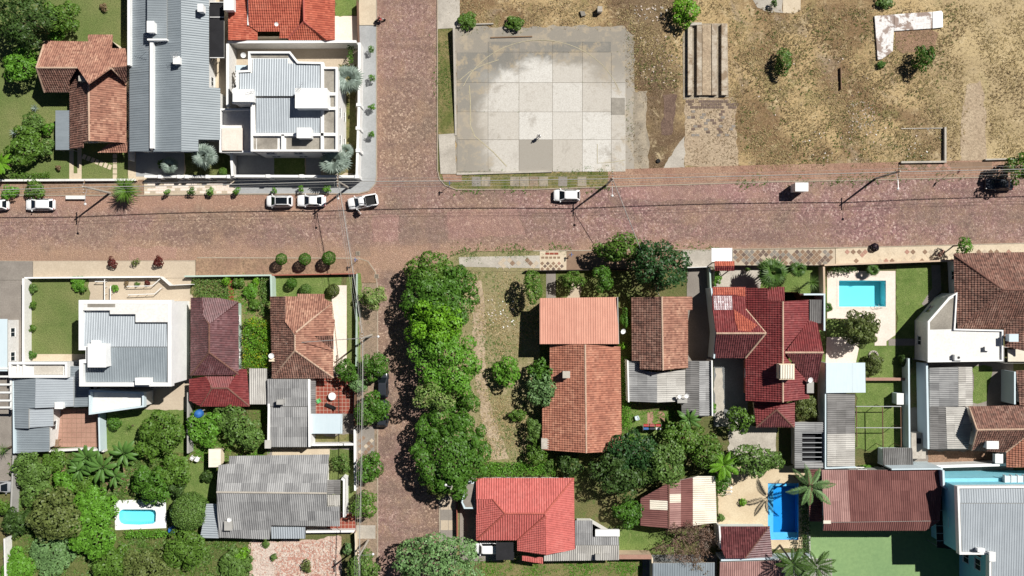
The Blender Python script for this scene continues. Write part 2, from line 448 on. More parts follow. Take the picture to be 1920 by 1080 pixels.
W = (0.80, 0.79, 0.76, 1)
MT = dict(
    white=m_stained('white_paint', W, (.62, .60, .56, 1), .30, .5, 3.0, .8),
    whiter=m_plain('bright_white_paint', (.84, .84, .82, 1), .6, .3, 0, .13, .6),
    cream=m_plain('cream_plaster', srgb(226, 208, 178), .85, .2),
    beige=m_plain('beige_plaster', srgb(205, 178, 150), .85, .2),
    palegreen=m_plain('pale_green_plaster', srgb(178, 200, 186), .85, .2),
    teal=m_plain('turquoise_plaster', srgb(128, 204, 220), .8, .2, 0, .12),
    brickwall=m_plain('brick_red_plaster', srgb(166, 92, 74), .85, .2),
    greywall=m_plain('grey_plaster', srgb(168, 166, 160), .85, .2),
    dark=m_plain('dark_void', srgb(46, 42, 40), .9, .1),
    black=m_plain('black_plastic', (.012, .012, .013, 1), .5, .4, 0, .1),
    rubber=m_plain('tyre_rubber', (.02, .02, .02, 1), .85, .2),
    steel=m_plain('galvanised_steel', (.5, .51, .52, 1), .45, .5, .6),
    rust=m_plain('rusty_steel', srgb(116, 84, 64), .8, .3),
    wood=m_plain('weathered_timber', srgb(140, 112, 84), .85, .2),
    ironwhite=m_plain('white_painted_iron', (.75, .75, .73, 1), .6, .3),
    glass=m_glass('window_glass'),
    carwhite=m_plain('white_car_paint', (.82, .82, .82, 1), .25, .6, 0, .03),
    carsilver=m_plain('silver_car_paint', (.42, .43, .44, 1), .3, .6, .3, .03),
    carblack=m_plain('black_car_paint', (.03, .034, .042, 1), .22, .6, 0, .05),
    carglass=m_glass('car_glass', (.008, .011, .014, 1)),
    lampred=m_plain('red_lens', (.35, .01, .01, 1), .3, .5),
    lampclear=m_plain('clear_lens', (.7, .7, .68, 1), .2, .6),
    concrete=m_stained('old_concrete', srgb(196, 188, 174), srgb(140, 132, 120), .6, .3, 5),
    slab=m_stained('court_concrete', srgb(206, 200, 188), srgb(168, 158, 142), .45, .35, 4),
    slabdark=m_stained('stained_court_concrete', srgb(168, 161, 148), srgb(116, 110, 100), .8, .3, 4),
    slabgold=m_stained('lichen_concrete', srgb(176, 162, 138), srgb(116, 108, 96), .8, .5, 4),
    pave_blue=m_stained('blue_grey_paving', srgb(172, 174, 174), srgb(140, 142, 142), .5, .4, 5),
    pave_beige=m_stained('beige_screed', srgb(196, 180, 156), srgb(172, 154, 130), .5, .3, 5),
    pave_cream=m_stained('cream_paving', srgb(214, 198, 170), srgb(182, 162, 134), .5, .4, 5),
    pave_pink=m_stained('pale_pink_paving', srgb(238, 222, 208), srgb(214, 196, 180), .5, .5, 5),
    pave_dark=m_stained('dark_drive', srgb(122, 126, 126), srgb(84, 86, 86), .6, .3, 5),
    pave_dim=m_stained('greyish_drive', srgb(150, 142, 132), srgb(116, 108, 100), .6, .3, 5),
    sand=m_stained('pale_sand', srgb(214, 196, 162), srgb(186, 162, 126), .6, .3, 5),
    soil=m_grass('bare_soil', srgb(150, 120, 96), srgb(166, 130, 104), srgb(128, 104, 80), .25, 4),
    verge=m_grass('dusty_verge', srgb(152, 120, 98), srgb(172, 140, 110), srgb(128, 108, 84), .3, 4),
    redverge=m_grass('red_dust_verge', srgb(160, 120, 100), srgb(178, 144, 118), srgb(146, 112, 92), .3, 4),
    field=m_field('dry_field_grass'), courtslab=m_courtslab('court_concrete_worn'), courtdark=m_courtslab('court_concrete_dark', srgb(152, 147, 137)),
    lawn=m_grass('sunny_lawn', srgb(100, 120, 56), srgb(130, 134, 78), srgb(116, 130, 66), .14, 6),
    lush=m_grass('lush_lawn', srgb(96, 122, 50), srgb(120, 140, 66), srgb(134, 146, 80), .25, 6),
    weedy=m_grass('weedy_grass', srgb(118, 118, 66), srgb(152, 136, 92), srgb(96, 112, 50), .22, 4),
    garden=m_grass('garden_ground', srgb(98, 104, 56), srgb(122, 110, 72), srgb(84, 108, 44), .25, 4),
    jungle=m_grass('overgrown_ground', srgb(86, 100, 46), srgb(112, 116, 60), srgb(132, 132, 78), .25, 4),
    drylot=m_grass('dry_lot_ground', srgb(152, 140, 100), srgb(132, 130, 80), srgb(180, 162, 126), .2, 4),
    court=m_stained('green_court_paint', srgb(130, 162, 102), srgb(108, 144, 92), .6, .15, 2),
    ruin=m_stained('peeling_white_screed', (.86, .85, .83, 1), srgb(134, 104, 84), 1.0, .5, 3, lo=.50, hi=.55),
    sideverge=m_grass('dusty_side_verge', srgb(146, 126, 108), srgb(166, 142, 118), srgb(120, 112, 82), .3, 4),
    soil2=m_grass('pale_bare_ground', srgb(176, 154, 126), srgb(192, 172, 142), srgb(160, 138, 112), .25, 3),
    soil3=m_grass('pale_dust', srgb(206, 186, 170), srgb(220, 204, 190), srgb(192, 170, 154), .3, 4),
    rampconc=m_stained('crumbling_concrete', srgb(196, 184, 164), srgb(138, 116, 90), .9, .5, 3, lo=.48, hi=.58),
    weeds=m_grass('weedy_verge', srgb(104, 108, 52), srgb(150, 132, 88), srgb(84, 102, 40), .35, 4),
    burnt=m_grass('dark_gravel', srgb(112, 90, 78), srgb(132, 108, 92), srgb(96, 76, 66), .4, 4),
    pinkrub=m_grass('brick_dust_ground', srgb(200, 166, 148), srgb(218, 196, 178), srgb(186, 148, 128), .3, 4),
    road=m_road(), roadpink=m_road('repaved_pink_cobbles', srgb(178, 132, 124)), roadgrey=m_road('repaved_grey_cobbles', srgb(124, 106, 94)),
    kerb=m_stained('kerb_stone', srgb(176, 162, 142), srgb(140, 124, 104), .6, .6, 5),
    terra=m_tile('weathered_terracotta_tile', srgb(126, 82, 66), srgb(162, 112, 90), srgb(196, 152, 124), srgb(84, 62, 50), .4, .4),
    terradark=m_tile('dark_weathered_and_shade_tile', srgb(92, 64, 54), srgb(142, 98, 82), srgb(172, 138, 120), srgb(58, 50, 46), .35, .6),  # dark weathered roofs; also paints shade into slopes turned from the sun
    orange=m_tile('orange_red_tile', srgb(158, 70, 48), srgb(188, 94, 66), srgb(204, 124, 96), srgb(120, 54, 40), .25, .35),
    brickt=m_tile('brick_orange_tile', srgb(142, 86, 66), srgb(174, 110, 84), srgb(204, 148, 118), srgb(104, 64, 52), .35, .4),
    maroon=m_tile('maroon_and_shaded_wine_tile', srgb(78, 38, 39), srgb(108, 54, 55), srgb(152, 92, 92), srgb(66, 28, 32), .25, .5, gloss=.4, spec=.5),  # maroon roofs; also a darker copy of wine for shaded south slopes
    wine=m_tile('wine_red_tile', srgb(108, 40, 41), srgb(132, 50, 50), srgb(156, 92, 88), srgb(74, 30, 32), .25, .45, gloss=.5),
    plum=m_tile('plum_glazed_tile', srgb(84, 48, 50), srgb(106, 60, 62), srgb(150, 112, 114), srgb(62, 44, 44), .3, .5, gloss=.5, spec=.5),
    red=m_tile('red_ribbed_tile', srgb(182, 88, 80), srgb(196, 98, 90), srgb(206, 122, 112), srgb(118, 52, 50), .25, .45),
    salmon=m_sheet('salmon_ribbed_sheet', srgb(206, 146, 122), srgb(176, 114, 94), .5, .15, .7),
    metal=m_sheet('grey_metal_sheet', srgb(136, 146, 152), srgb(112, 122, 128), .45, .14, .5, .4, .1),
    metalmid=m_sheet('mid_grey_metal_sheet', srgb(136, 145, 150), srgb(116, 125, 130), .45, .14, .5, .4, .1),
    metalpale=m_sheet('pale_metal_sheet', srgb(164, 172, 178), srgb(140, 148, 154), .4, .12, .5, .4, .1),
    bluewhite=m_sheet('blue_white_sheet', srgb(196, 212, 218), srgb(176, 196, 204), .3, .1, .4, .4),
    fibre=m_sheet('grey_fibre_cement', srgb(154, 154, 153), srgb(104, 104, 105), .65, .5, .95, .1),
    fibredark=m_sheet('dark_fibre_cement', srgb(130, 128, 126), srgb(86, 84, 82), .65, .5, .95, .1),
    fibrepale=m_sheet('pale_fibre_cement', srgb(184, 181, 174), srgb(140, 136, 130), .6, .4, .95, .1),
    rustsheet=m_sheet('maroon_fibre_cement', srgb(128, 84, 78), srgb(92, 54, 52), .6, .4, .9, .15),
    pinksheet=m_sheet('faded_maroon_sheet', srgb(168, 130, 122), srgb(132, 92, 88), .6, .4, .9, .15),
    creamsheet=m_sheet('cream_sheet', srgb(222, 214, 196), srgb(188, 178, 158), .5, .3, .9, .15),
    ridge_pale=m_stained('pale_mortar_ridge', srgb(206, 176, 150), srgb(160, 124, 100), .6, 1.2, 6),
    ridge_dark=m_stained('dark_ridge_tile', srgb(132, 92, 78), srgb(92, 62, 54), .6, 1.2, 6),
    ridge_red=m_stained('red_ridge_tile', srgb(196, 100, 84), srgb(150, 66, 56), .6, 1.2, 6),
    bark=m_plain('bark', srgb(104, 88, 72), .95, .1, 0, .4, 3),
    barkpale=m_plain('pale_dead_wood', srgb(176, 156, 140), .95, .1, 0, .3, 3),
    twig=m_plain('dry_brown_twig', srgb(136, 110, 96), .95, .1, 0, .3, 3),
    pool=m_plain('pool_liner', (.50, .84, .88, 1), .5, .4, 0, .05),
    poolblue=m_plain('blue_fibreglass', (.05, .40, .84, 1), .35, .5, 0, .12),
    water=m_water('pool_water', (.55, .94, 1.0, 1)),
    water2=m_water('blue_pool_water', (.62, .90, 1.0, 1)),
    bluep=m_plain('blue_plastic', srgb(36, 104, 176), .45, .5, 0, .12),
    greenp=m_plain('green_plastic', srgb(86, 190, 104), .5, .4),
    redp=m_plain('red_plastic', srgb(190, 50, 44), .5, .4),
    yellowpaint=m_plain('faded_yellow_paint', srgb(186, 176, 144), .9, .1, 0, .3, 2),
    whitepaint=m_plain('faded_white_paint', srgb(214, 208, 194), .9, .1, 0, .3, 2),
    redtile=m_stained('red_floor_tile', srgb(156, 74, 54), srgb(120, 54, 42), .5, .5, 5),
    terracotta=m_stained('terracotta_floor_tile', srgb(180, 138, 118), srgb(152, 110, 92), .6, .5, 5),
    grout=m_plain('pale_grout', srgb(190, 168, 148), .95, .1),
    diamond=m_stained('brown_pavement_tile', srgb(150, 122, 98), srgb(122, 98, 78), .6, .6, 5),
    stoneblock=m_stained('dark_paving_stone', srgb(122, 102, 90), srgb(88, 74, 68), .6, 1.0, 5),
    netting=m_plain('black_shade_cloth', (.03, .03, .033, 1), .8, .1, 0, .3),
    purple=m_leaf('dark_purple_leaf', (.018, .008, .022, 1), .3),
    skin=m_plain('skin', (.36, .2, .13, 1), .6, .3, 0, .05),
    hair=m_plain('dark_hair', (.02, .014, .01, 1), .6, .3),
    shirtwhite=m_plain('white_cotton', (.8, .8, .8, 1), .9, .1, 0, .04),
    shirtred=m_plain('reddish_cotton', srgb(176, 88, 84), .9, .1),
    denim=m_plain('dark_denim', (.03, .035, .05, 1), .9, .1),
    rubblebrick=m_stained('broken_brick', srgb(194, 146, 128), srgb(168, 116, 98), .6, 1, 4),
    rubblepale=m_stained('pale_rubble', srgb(214, 198, 184), srgb(186, 166, 150), .6, 1, 4),
)
LF = dict(
    dark=m_leaf('leaf_dark', (.037, .064, .015, 1), .45),
    deep=m_leaf('leaf_deep', (.022, .055, .016, 1), .45),
    mid=m_leaf('leaf_mid', (.066, .115, .017, 1), .45),
    green=m_leaf('leaf_green', (.047, .102, .012, 1), .4),
    bright=m_leaf('leaf_bright', (.078, .165, .018, 1), .4),
    lime=m_leaf('leaf_lime', (.095, .19, .012, 1), .45),
    flower=m_leaf('leaf_yellow_flowered', (.085, .17, .015, 1), .4, (.62, .52, .02, 1), .3, .14),
    olive=m_leaf('leaf_olive', (.085, .098, .030, 1), .45),
    oliveb=m_leaf('leaf_olive_green', (.075, .12, .028, 1), .45),
    grey=m_leaf('leaf_grey_green', (.10, .16, .065, 1), .45),
    pale=m_leaf('leaf_cream_tipped', (.12, .18, .045, 1), .4, (.42, .41, .20, 1), .3, .6),
    silver=m_leaf('leaf_silver', (.23, .29, .25, 1), .35, None, .2),
    palm=m_leaf('leaf_palm', (.048, .085, .018, 1), .45),
    banana=m_leaf('leaf_banana', (.06, .115, .026, 1), .4),
    dry=m_leaf('leaf_dry', (.22, .155, .08, 1), .45, None, .2),
    straw=m_leaf('leaf_straw', (.42, .33, .17, 1), .5, None, .2),
    redleaf=m_leaf('leaf_dark_red', (.11, .02, .015, 1), .5),
    brownleaf=m_leaf('leaf_brown', (.20, .125, .09, 1), .4, None, .2),
)
# ------------------------------------------------------------------ ground sheets
NATURAL = {'dry_field_grass', 'bare_soil', 'weedy_grass', 'garden_ground', 'overgrown_ground', 'dry_lot_ground', 'dark_gravel', 'brick_dust_ground', 'pale_sand', 'lush_lawn', 'weedy_verge', 'beige_screed', 'sunny_lawn', 'old_concrete', 'pale_bare_ground', 'repaved_pink_cobbles', 'repaved_grey_cobbles', 'court_concrete_dark', 'lichen_concrete'}
def ragged(poly, seed, step=.55, amp=.16):
    """a natural sheet has no ruler-straight edge"""
    rn = random.Random(seed); out = []; n = len(poly); w = 0.0
    for i in range(n):
        a, b = np.array(poly[i]), np.array(poly[(i + 1) % n]); L = np.linalg.norm(b - a); k = max(1, min(60, int(L / step)))
        d = (b - a) / (L + 1e-9); nr = np.array((-d[1], d[0]))
        for j in range(k):
            w = .6 * w + rn.gauss(0, amp * .7)
            out.append(tuple(a + (b - a) * j / k + nr * (max(-.35, min(.35, w)) if j else 0)))
    return out
NP = [0]
ZTOP = {}
def patch(name, px, z, mat, kind='structure', holes=()):
    """flat sheet on the ground from photograph pixels; each sheet lies a hair above the one before"""
    if z > 0:
        NP[0] += 1; z = z + .0002 * NP[0]
    poly = ccw([P(*q, z)[:2] for q in px])
    if z > 0 and mat.name in NATURAL: poly = ragged(poly, NP[0])
    hs = [[P(*q, z)[:2] for q in h] for h in holes]
    flat = poly + [q for h in hs for q in h]
    o = mk(name, [(q[0], q[1], z) for q in flat], tri(poly, hs), mat)
    o['kind'] = kind
    ZTOP[o.name] = z
    return o

def slab(name, px, z0, z1, mat, parent=None, kind=None, href=None):
    poly = [P(*q, z1 if href is None else href)[:2] for q in px]
    o = MB().prism(poly, z0, z1).build(name, mat, parent)
    if kind: o['kind'] = kind
    return o

def rowtiles(parent, name, x0, y0, x1, y1, z, mat, pw, ph, gap=.04, th=.02, skip=0.0, rng=random.Random(3), diamond=False, bond=False, jit=0.0, mats=None):
    """loose tiles of one floor as single pieces; rectangle in photograph pixels"""
    z = ZTOP.get(parent.name, z)
    a = P(x0, y1, z); b = P(x1, y0, z)
    hw, hh = pw / 2 - gap / 2, ph / 2 - gap / 2
    e = .012
    V = [(-hw, -hh, 0), (hw, -hh, 0), (hw, hh, 0), (-hw, hh, 0), (-hw + e, -hh + e, th), (hw - e, -hh + e, th), (hw - e, hh - e, th), (-hw + e, hh - e, th)]
    F = [(4, 5, 6, 7), (0, 1, 5, 4), (1, 2, 6, 5), (2, 3, 7, 6), (3, 0, 4, 7)]
    ms = [mesh_of(name, V, F, m) for m in (mats or [mat])]
    bo = base_of(parent)
    ang = math.pi / 4 if diamond else 0.0
    n = 0
    if diamond:
        d = pw * math.sqrt(2) / 2
        nx, ny = int((b[0] - a[0]) / d), int((b[1] - a[1]) / d)
        spots = [(a[0] + (i + .5) * d, a[1] + (j + .5) * d) for i in range(nx) for j in range(ny) if (i + j) % 2 == 0]
    else:
        nx, ny = max(1, round((b[0] - a[0]) / pw)), max(1, round((b[1] - a[1]) / ph))
        spots = [(a[0] + (i + .5 + (.5 if bond and j % 2 else 0)) * pw, a[1] + (j + .5) * ph) for i in range(nx) for j in range(ny)]
    for x, y in spots:
        if rng.random() < skip: continue
        put(name, rng.choice(ms), parent, (x - bo[0], y - bo[1], z - bo[2] + rng.uniform(-.004, .004)), (0, 0, ang + rng.uniform(-jit, jit)))
        n += 1
    return n

# ------------------------------------------------------------------ roofs
def plane_from(ref):
    """ref = (eave px, py, h, ridge px, py, h): a slope rising along one picture axis. Returns point and upslope gradient."""
    ax, ay, ah, bx, by, bh = ref
    A, B = P(ax, ay, ah), P(bx, by, bh)
    if ax == bx: g = np.array((0.0, (bh - ah) / (B[1] - A[1])))
    elif ay == by: g = np.array(((bh - ah) / (B[0] - A[0]), 0.0))
    else:
        d = (B - A)[:2]; L = np.linalg.norm(d); g = d / L * (bh - ah) / L
    return A, g
def on_plane(px, py, pl):
    A, g = pl
    G = P(px, py, 0); C = np.array((0, 0, CH)); D = G - C
    t = (A[2] - CH - g @ A[:2]) / (D[2] - g @ D[:2])
    return C + D * t

def clip_rect(poly, axis, val, keep_lo):
    out = []; n = len(poly)
    for i in range(n):
        a, b = poly[i], poly[(i + 1) % n]
        ia = a[axis] <= val if keep_lo else a[axis] >= val
        ib = b[axis] <= val if keep_lo else b[axis] >= val
        if ia: out.append(a)
        if ia != ib:
            t = (val - a[axis]) / (b[axis] - a[axis]); out.append((a[0] + t * (b[0] - a[0]), a[1] + t * (b[1] - a[1])))
    return out

def relief(poly, org, U, Vv, N, pitch, amp, course, step, samples=4, lift=0.0, prof='sin', backing=.10):
    """ribbed / tiled surface over an arbitrary polygon given in (u, v); returns verts, faces, uv"""
    us = [p[0] for p in poly]; u0, u1 = min(us), max(us)
    k = np.arange(math.floor(u0 / pitch * samples), math.ceil(u1 / pitch * samples) + 1) * pitch / samples
    br = sorted(set([round(x, 5) for x in list(k) + us if u0 - 1e-6 <= x <= u1 + 1e-6]))
    def spans(u):
        c = []; n = len(poly)
        for i in range(n):
            (ua, va), (ub, vb) = poly[i], poly[(i + 1) % n]
            if (ua > u) != (ub > u): c.append(va + (u - ua) / (ub - ua) * (vb - va))
        c.sort(); return list(zip(c[::2], c[1::2]))
    def rib(u):
        ph = u / pitch
        if prof == 'sin': return amp * math.sin(2 * math.pi * ph)
        f = ph - math.floor(ph)                     # trapezoid: flat pan with a standing rib
        return amp * max(0.0, 1 - abs(f - .5) * 4)
    Vs = []; Fs = []; UV = []
    def vert(u, v, z):
        Vs.append(org + U * u + Vv * v + N * z); UV.append((u, v)); return len(Vs) - 1
    for a, b in zip(br[:-1], br[1:]):
        if b - a < 1e-4: continue
        e = (b - a) * 1e-3
        A, B = spans(a + e), spans(b - e)
        if len(A) != len(B): continue
        za, zb = rib(a) + lift, rib(b) + lift
        for (a0, a1), (b0, b1) in zip(A, B):
            lo, hi = min(a0, b0), max(a1, b1)
            if course:
                j0, j1 = math.floor(lo / course), math.ceil(hi / course)
                for j in range(j0, j1):
                    c0, c1 = j * course, (j + 1) * course
                    al, ah = min(max(c0, a0), a1), min(max(c1, a0), a1)
                    bl, bh = min(max(c0, b0), b1), min(max(c1, b0), b1)
                    if ah - al < 1e-4 and bh - bl < 1e-4: continue
                    sa = lambda v: step * (1 - (v - c0) / course)
                    i = [vert(a, al, za + sa(al)), vert(b, bl, zb + sa(bl)), vert(b, bh, zb + sa(bh)), vert(a, ah, za + sa(ah))]
                    Fs.append(tuple(i))
            else:
                Fs.append((vert(a, a0, za), vert(b, b0, zb), vert(b, b1, zb), vert(a, a1, za)))
    if backing:
        n = len(poly); p = ccw(poly); t = tri(p); z1 = lift - amp - .012; z0 = z1 - backing
        b0 = len(Vs)
        for z in (z0, z1):
            for u, v in p: vert(u, v, z)
        Fs += [tuple(b0 + n + i for i in q) for q in t] + [tuple(b0 + i for i in reversed(q)) for q in t]
        Fs += [(b0 + i, b0 + (i + 1) % n, b0 + n + (i + 1) % n, b0 + n + i) for i in range(n)]
    return Vs, Fs, UV

ROOFS = {
    'tile': dict(pitch=.34, amp=.045, course=.40, step=.06),
    'finetile': dict(pitch=.27, amp=.04, course=.36, step=.05),
    'rib': dict(pitch=.36, amp=.05, course=0, step=0),
    'sheet': dict(pitch=.32, amp=.045, sw=1.28, sl=1.9),
    'metal': dict(pitch=.36, amp=.05, sw=1.08, sl=60, prof='trap'),
    'flat': dict(pitch=50.0, amp=0.0, sw=2.2, sl=60),
}
RNG = random.Random(11)
def roof_plane(parent, px, ref, style, mat, name=None, pick=None):
    pl = plane_from(ref)
    pts = [on_plane(x, y, pl) for x, y in px]
    g = pl[1]; gl = np.linalg.norm(g)
    up = g / gl if gl > 1e-6 else np.array((0.0, 1.0))
    Vv = np.array((up[0], up[1], gl)); Vv /= np.linalg.norm(Vv)
    U = np.array((up[1], -up[0], 0.0))
    N = np.cross(U, Vv)
    org = np.array(pts[0])
    poly = ccw([((p - org) @ U, (p - org) @ Vv) for p in pts])
    s = ROOFS[style]
    if 'sw' not in s:
        V, F, uv = relief(poly, org, U, Vv, N, s['pitch'], s['amp'], s['course'], s['step'])
        mk(name or 'roof_slope', V, F, mat, parent, uv=uv)
    else:
        # an under-roof board, then every sheet of roofing as its own piece
        sw, sl = s['sw'], s['sl']
        u0 = min(q[0] for q in poly); v0 = min(q[1] for q in poly); u1 = max(q[0] for q in poly); v1 = max(q[1] for q in poly)
        nu = max(1, round((u1 - u0) / sw)); nv = max(1, math.ceil((v1 - v0) / sl))
        du, dv = (u1 - u0) / nu, (v1 - v0) / nv
        n = len(poly); tt = tri(poly); z1, z0 = -.07, -.15
        bd = [org + U * u + Vv * v + N * z for z in (z0, z1) for u, v in poly]
        bf = [tuple(n + i for i in q) for q in tt] + [tuple(reversed(q)) for q in tt] + [(i, (i + 1) % n, n + (i + 1) % n, n + i) for i in range(n)]
        board = mk('roof_deck', bd, bf, MT['greywall'], parent)
        for i in range(nu):
            for j in range(nv):
                c = poly
                for ax, val, lo in ((0, u0 + i * du, False), (0, u0 + (i + 1) * du, True), (1, v0 + j * dv, False), (1, v0 + (j + 1) * dv, True)):
                    c = clip_rect(c, ax, val, lo)
                    if len(c) < 3: break
                if len(c) < 3 or abs(area2(c)) < .08: continue
                m = mat
                if pick:
                    ctr = org + U * np.mean([q[0] for q in c]) + Vv * np.mean([q[1] for q in c])
                    k = CH / (CH - ctr[2]) * PXM
                    m = pick(960 + ctr[0] * k, 540 - ctr[1] * k) or mat
                V, F, uv = relief(c, org, U, Vv, N, s['pitch'], s['amp'], 0, 0, lift=RNG.uniform(0, .022), prof=s.get('prof', 'sin'), backing=0)
                if F: mk('roof_sheet', V, F, m, board, uv=uv)
    return (ccw([tuple(p[:2]) for p in pts]), pl)

def ridge(parent, a, b, mat, r=.15, name='ridge_cap'):
    """ridge of overlapping half-round cap tiles between two photograph points with heights"""
    A, B = P(*a), P(*b); L = np.linalg.norm(B - A); n = max(1, int(L / .42))
    d = (B - A) / L; s = np.cross(d, (0, 0, 1)); s /= np.linalg.norm(s); u = np.cross(s, d)
    V = []; F = []
    for i in range(n):
        p0, p1 = A + d * L * i / n, A + d * L * (i + 1.08) / n
        for p, rr in ((p0, r * 1.06), (p1, r * .92)):
            for t in np.linspace(0, math.pi, 6): V.append(p + s * math.cos(t) * rr + u * (math.sin(t) * rr * .8 - .02))
        k = i * 12
        F += [(k + j, k + j + 1, k + 6 + j + 1, k + 6 + j) for j in range(5)]
    return mk(name, V, F, mat, parent)

def roof_z(x, y, planes, dflt):
    z = None
    for poly, (A, g) in planes:
        if inside(x, y, poly):
            q = A[2] + g @ (np.array((x, y)) - A[:2])
            z = q if z is None else min(z, q)
    return dflt if z is None else z

WIN_M = None
def window(parent, p, t, w=1.3, h=1.1, z=1.0, mat='ironwhite'):
    """window on a wall at ground point p with wall direction t (unit, outward normal is t turned right)"""
    t = np.array((t[0], t[1], 0.0)); nrm = np.array((t[1], -t[0], 0.0))
    c = np.array((p[0], p[1], z)) + nrm * .005
    def bx(m, a0, a1, d0, d1, z0, z1):
        V = [c + t * a + nrm * d + np.array((0, 0, q)) for q in (z0, z1) for a, d in ((a0, d0), (a0, d1), (a1, d1), (a1, d0))]
        m.add(V, [(0, 1, 2, 3), (7, 6, 5, 4), (0, 4, 5, 1), (1, 5, 6, 2), (2, 6, 7, 3), (3, 7, 4, 0)])
    m = MB(); f = .07
    bx(m, -w / 2, w / 2, 0, .05, 0, f); bx(m, -w / 2, w / 2, 0, .05, h - f, h)
    for a in (-w / 2, -f / 2, w / 2 - f): bx(m, a, a + f, 0, .05, f, h - f)
    fr = m.build('window', MT[mat], parent)
    m = MB(); bx(m, -w / 2 - .08, w / 2 + .08, 0, .14, -.07, -.005); m.build('sill', MT['white'], fr)
    m = MB(); bx(m, -w / 2 + f, w / 2 - f, 0, .02, f, h - f); m.build('pane', MT['glass'], fr)

def shell(parent, poly, mat, planes, top, z0=0.0, windows=True, name='wall', gap=.16, storeys=1):
    """closed outer walls of a building rising to the underside of its roof; poly in world xy"""
    p = [np.array(q, float) for q in ccw(poly)]; n = len(p)
    V = []; F = []
    ring = []
    for i in range(n):
        a, b = p[i], p[(i + 1) % n]; L = np.linalg.norm(b - a); k = max(1, int(L / .7))
        for j in range(k): ring.append(a + (b - a) * j / k)
    m = len(ring)
    zs = [roof_z(q[0], q[1], planes, top) - gap for q in ring]
    for q in ring: V.append((q[0], q[1], z0))
    for q, z in zip(ring, zs): V.append((q[0], q[1], z))
    F = [(i, (i + 1) % m, m + (i + 1) % m, m + i) for i in range(m)]
    if not planes: F += [tuple(m + i for i in q) for q in tri(ring)]
    w = mk(name, V, F, mat, parent)
    if windows:
        for i in range(n):
            a, b = p[i], p[(i + 1) % n]; L = np.linalg.norm(b - a)
            if L < 3.2: continue
            t = (b - a) / L; nr = np.array((t[1], -t[0])); mid = (a + b) / 2
            if nr @ (-mid) < 4: continue
            k = max(1, int(L / 3.6))
            for s in range(storeys):
                for j in range(k):
                    q = a + t * L * (j + .5) / k
                    window(parent, q, t, 1.4, 1.1, z0 + 1.0 + 3.0 * s)
    return w

def wallrun(px, h, t, mat, name='boundary_wall', label=None, cat='wall', closed=False, group=None, href=None, parent=None, z0=0.0, cope=None, part='wall_body', taper=None):
    """wall along photograph points given at its top"""
    pts = [P(*q, h if href is None else href)[:2] for q in px]
    n = len(pts); L = []; R = []
    for i in range(n):
        a = pts[i - 1] if (i > 0 or closed) else None; c = pts[(i + 1) % n] if (i < n - 1 or closed) else None; b = pts[i]
        ds = [x / np.linalg.norm(x) for x in ([b - a] if a is not None else []) + ([c - b] if c is not None else [])]
        nn = [np.array((-d[1], d[0])) for d in ds]
        m = sum(nn); k = 1.0 / max(.5, (1 + nn[0] @ nn[1])) if len(nn) == 2 else 1.0
        if len(nn) == 1: m = nn[0]
        L.append(b + m * k * t / 2); R.append(b - m * k * t / 2)
    def solid(za, zb, ex=0.0):
        V = []; F = []
        for i in range(n):
            tp = zb[i] if hasattr(zb, '__len__') else zb
            d = (L[i] - R[i]); d = d / np.linalg.norm(d) * ex
            for q, z in ((L[i] + d, za), (R[i] - d, za), (R[i] - d, tp), (L[i] + d, tp)): V.append((q[0], q[1], z))
        for i in range(n if closed else n - 1):
            a, b = i * 4, ((i + 1) % n) * 4
            F += [(a + j, a + (j + 1) % 4, b + (j + 1) % 4, b + j) for j in range(4)]
        if not closed: F += [(3, 2, 1, 0), tuple((n - 1) * 4 + j for j in range(4))]
        return V, F
    root = parent
    if root is None:
        root = thing(name, label, cat, (pts[0][0], pts[0][1], z0), group)
    V, F = solid(z0, taper if taper else h)
    mk(part, V, F, mat, root)
    if cope:
        V, F = solid(h + .003, h + .07, .04)
        mk('coping', V, F, cope, root)
    return root

def pxbox(parent, name, x0, y0, x1, y1, z0, z1, mat, bev=0.0):
    """box whose top face covers the photograph rectangle"""
    a, b = P(x0, y1, z1), P(x1, y0, z1)
    m = MB()
    if bev:
        poly = []
        for (cx, cy, s0) in ((b[0] - bev, b[1] - bev, 0), (a[0] + bev, b[1] - bev, 1), (a[0] + bev, a[1] + bev, 2), (b[0] - bev, a[1] + bev, 3)):
            for k in range(4):
                t = (s0 + k / 3) * math.pi / 2; poly.append((cx + bev * math.cos(t), cy + bev * math.sin(t)))
        m.prism(poly, z0, z1)
    else: m.box(a[0], a[1], z0, b[0], b[1], z1)
    return m.build(name, mat, parent)

def building(name, label, cat, base, roofs=(), walls=(), wallmat='white', group=None, ridges=(), ridgemat='ridge_pale', insetd=.45, top=3.0, windows=True, storeys=1):
    """base: photograph point at the foot. roofs: (poly, ref, style, mat[, pick]). walls: outlines in pixels at eave height."""
    root = thing(name, label, cat, P(*base, 0), group)
    pls = [roof_plane(root, r[0], r[1], r[2], MT[r[3]], pick=r[4] if len(r) > 4 else None) for r in roofs]
    for w in walls:
        poly = inset([P(*q, top)[:2] for q in w], insetd)
        shell(root, poly, MT[wallmat], pls, top, windows=windows, storeys=storeys)
    for a, b in ridges:
        ridge(root, a, b, MT[ridgemat])
    return root

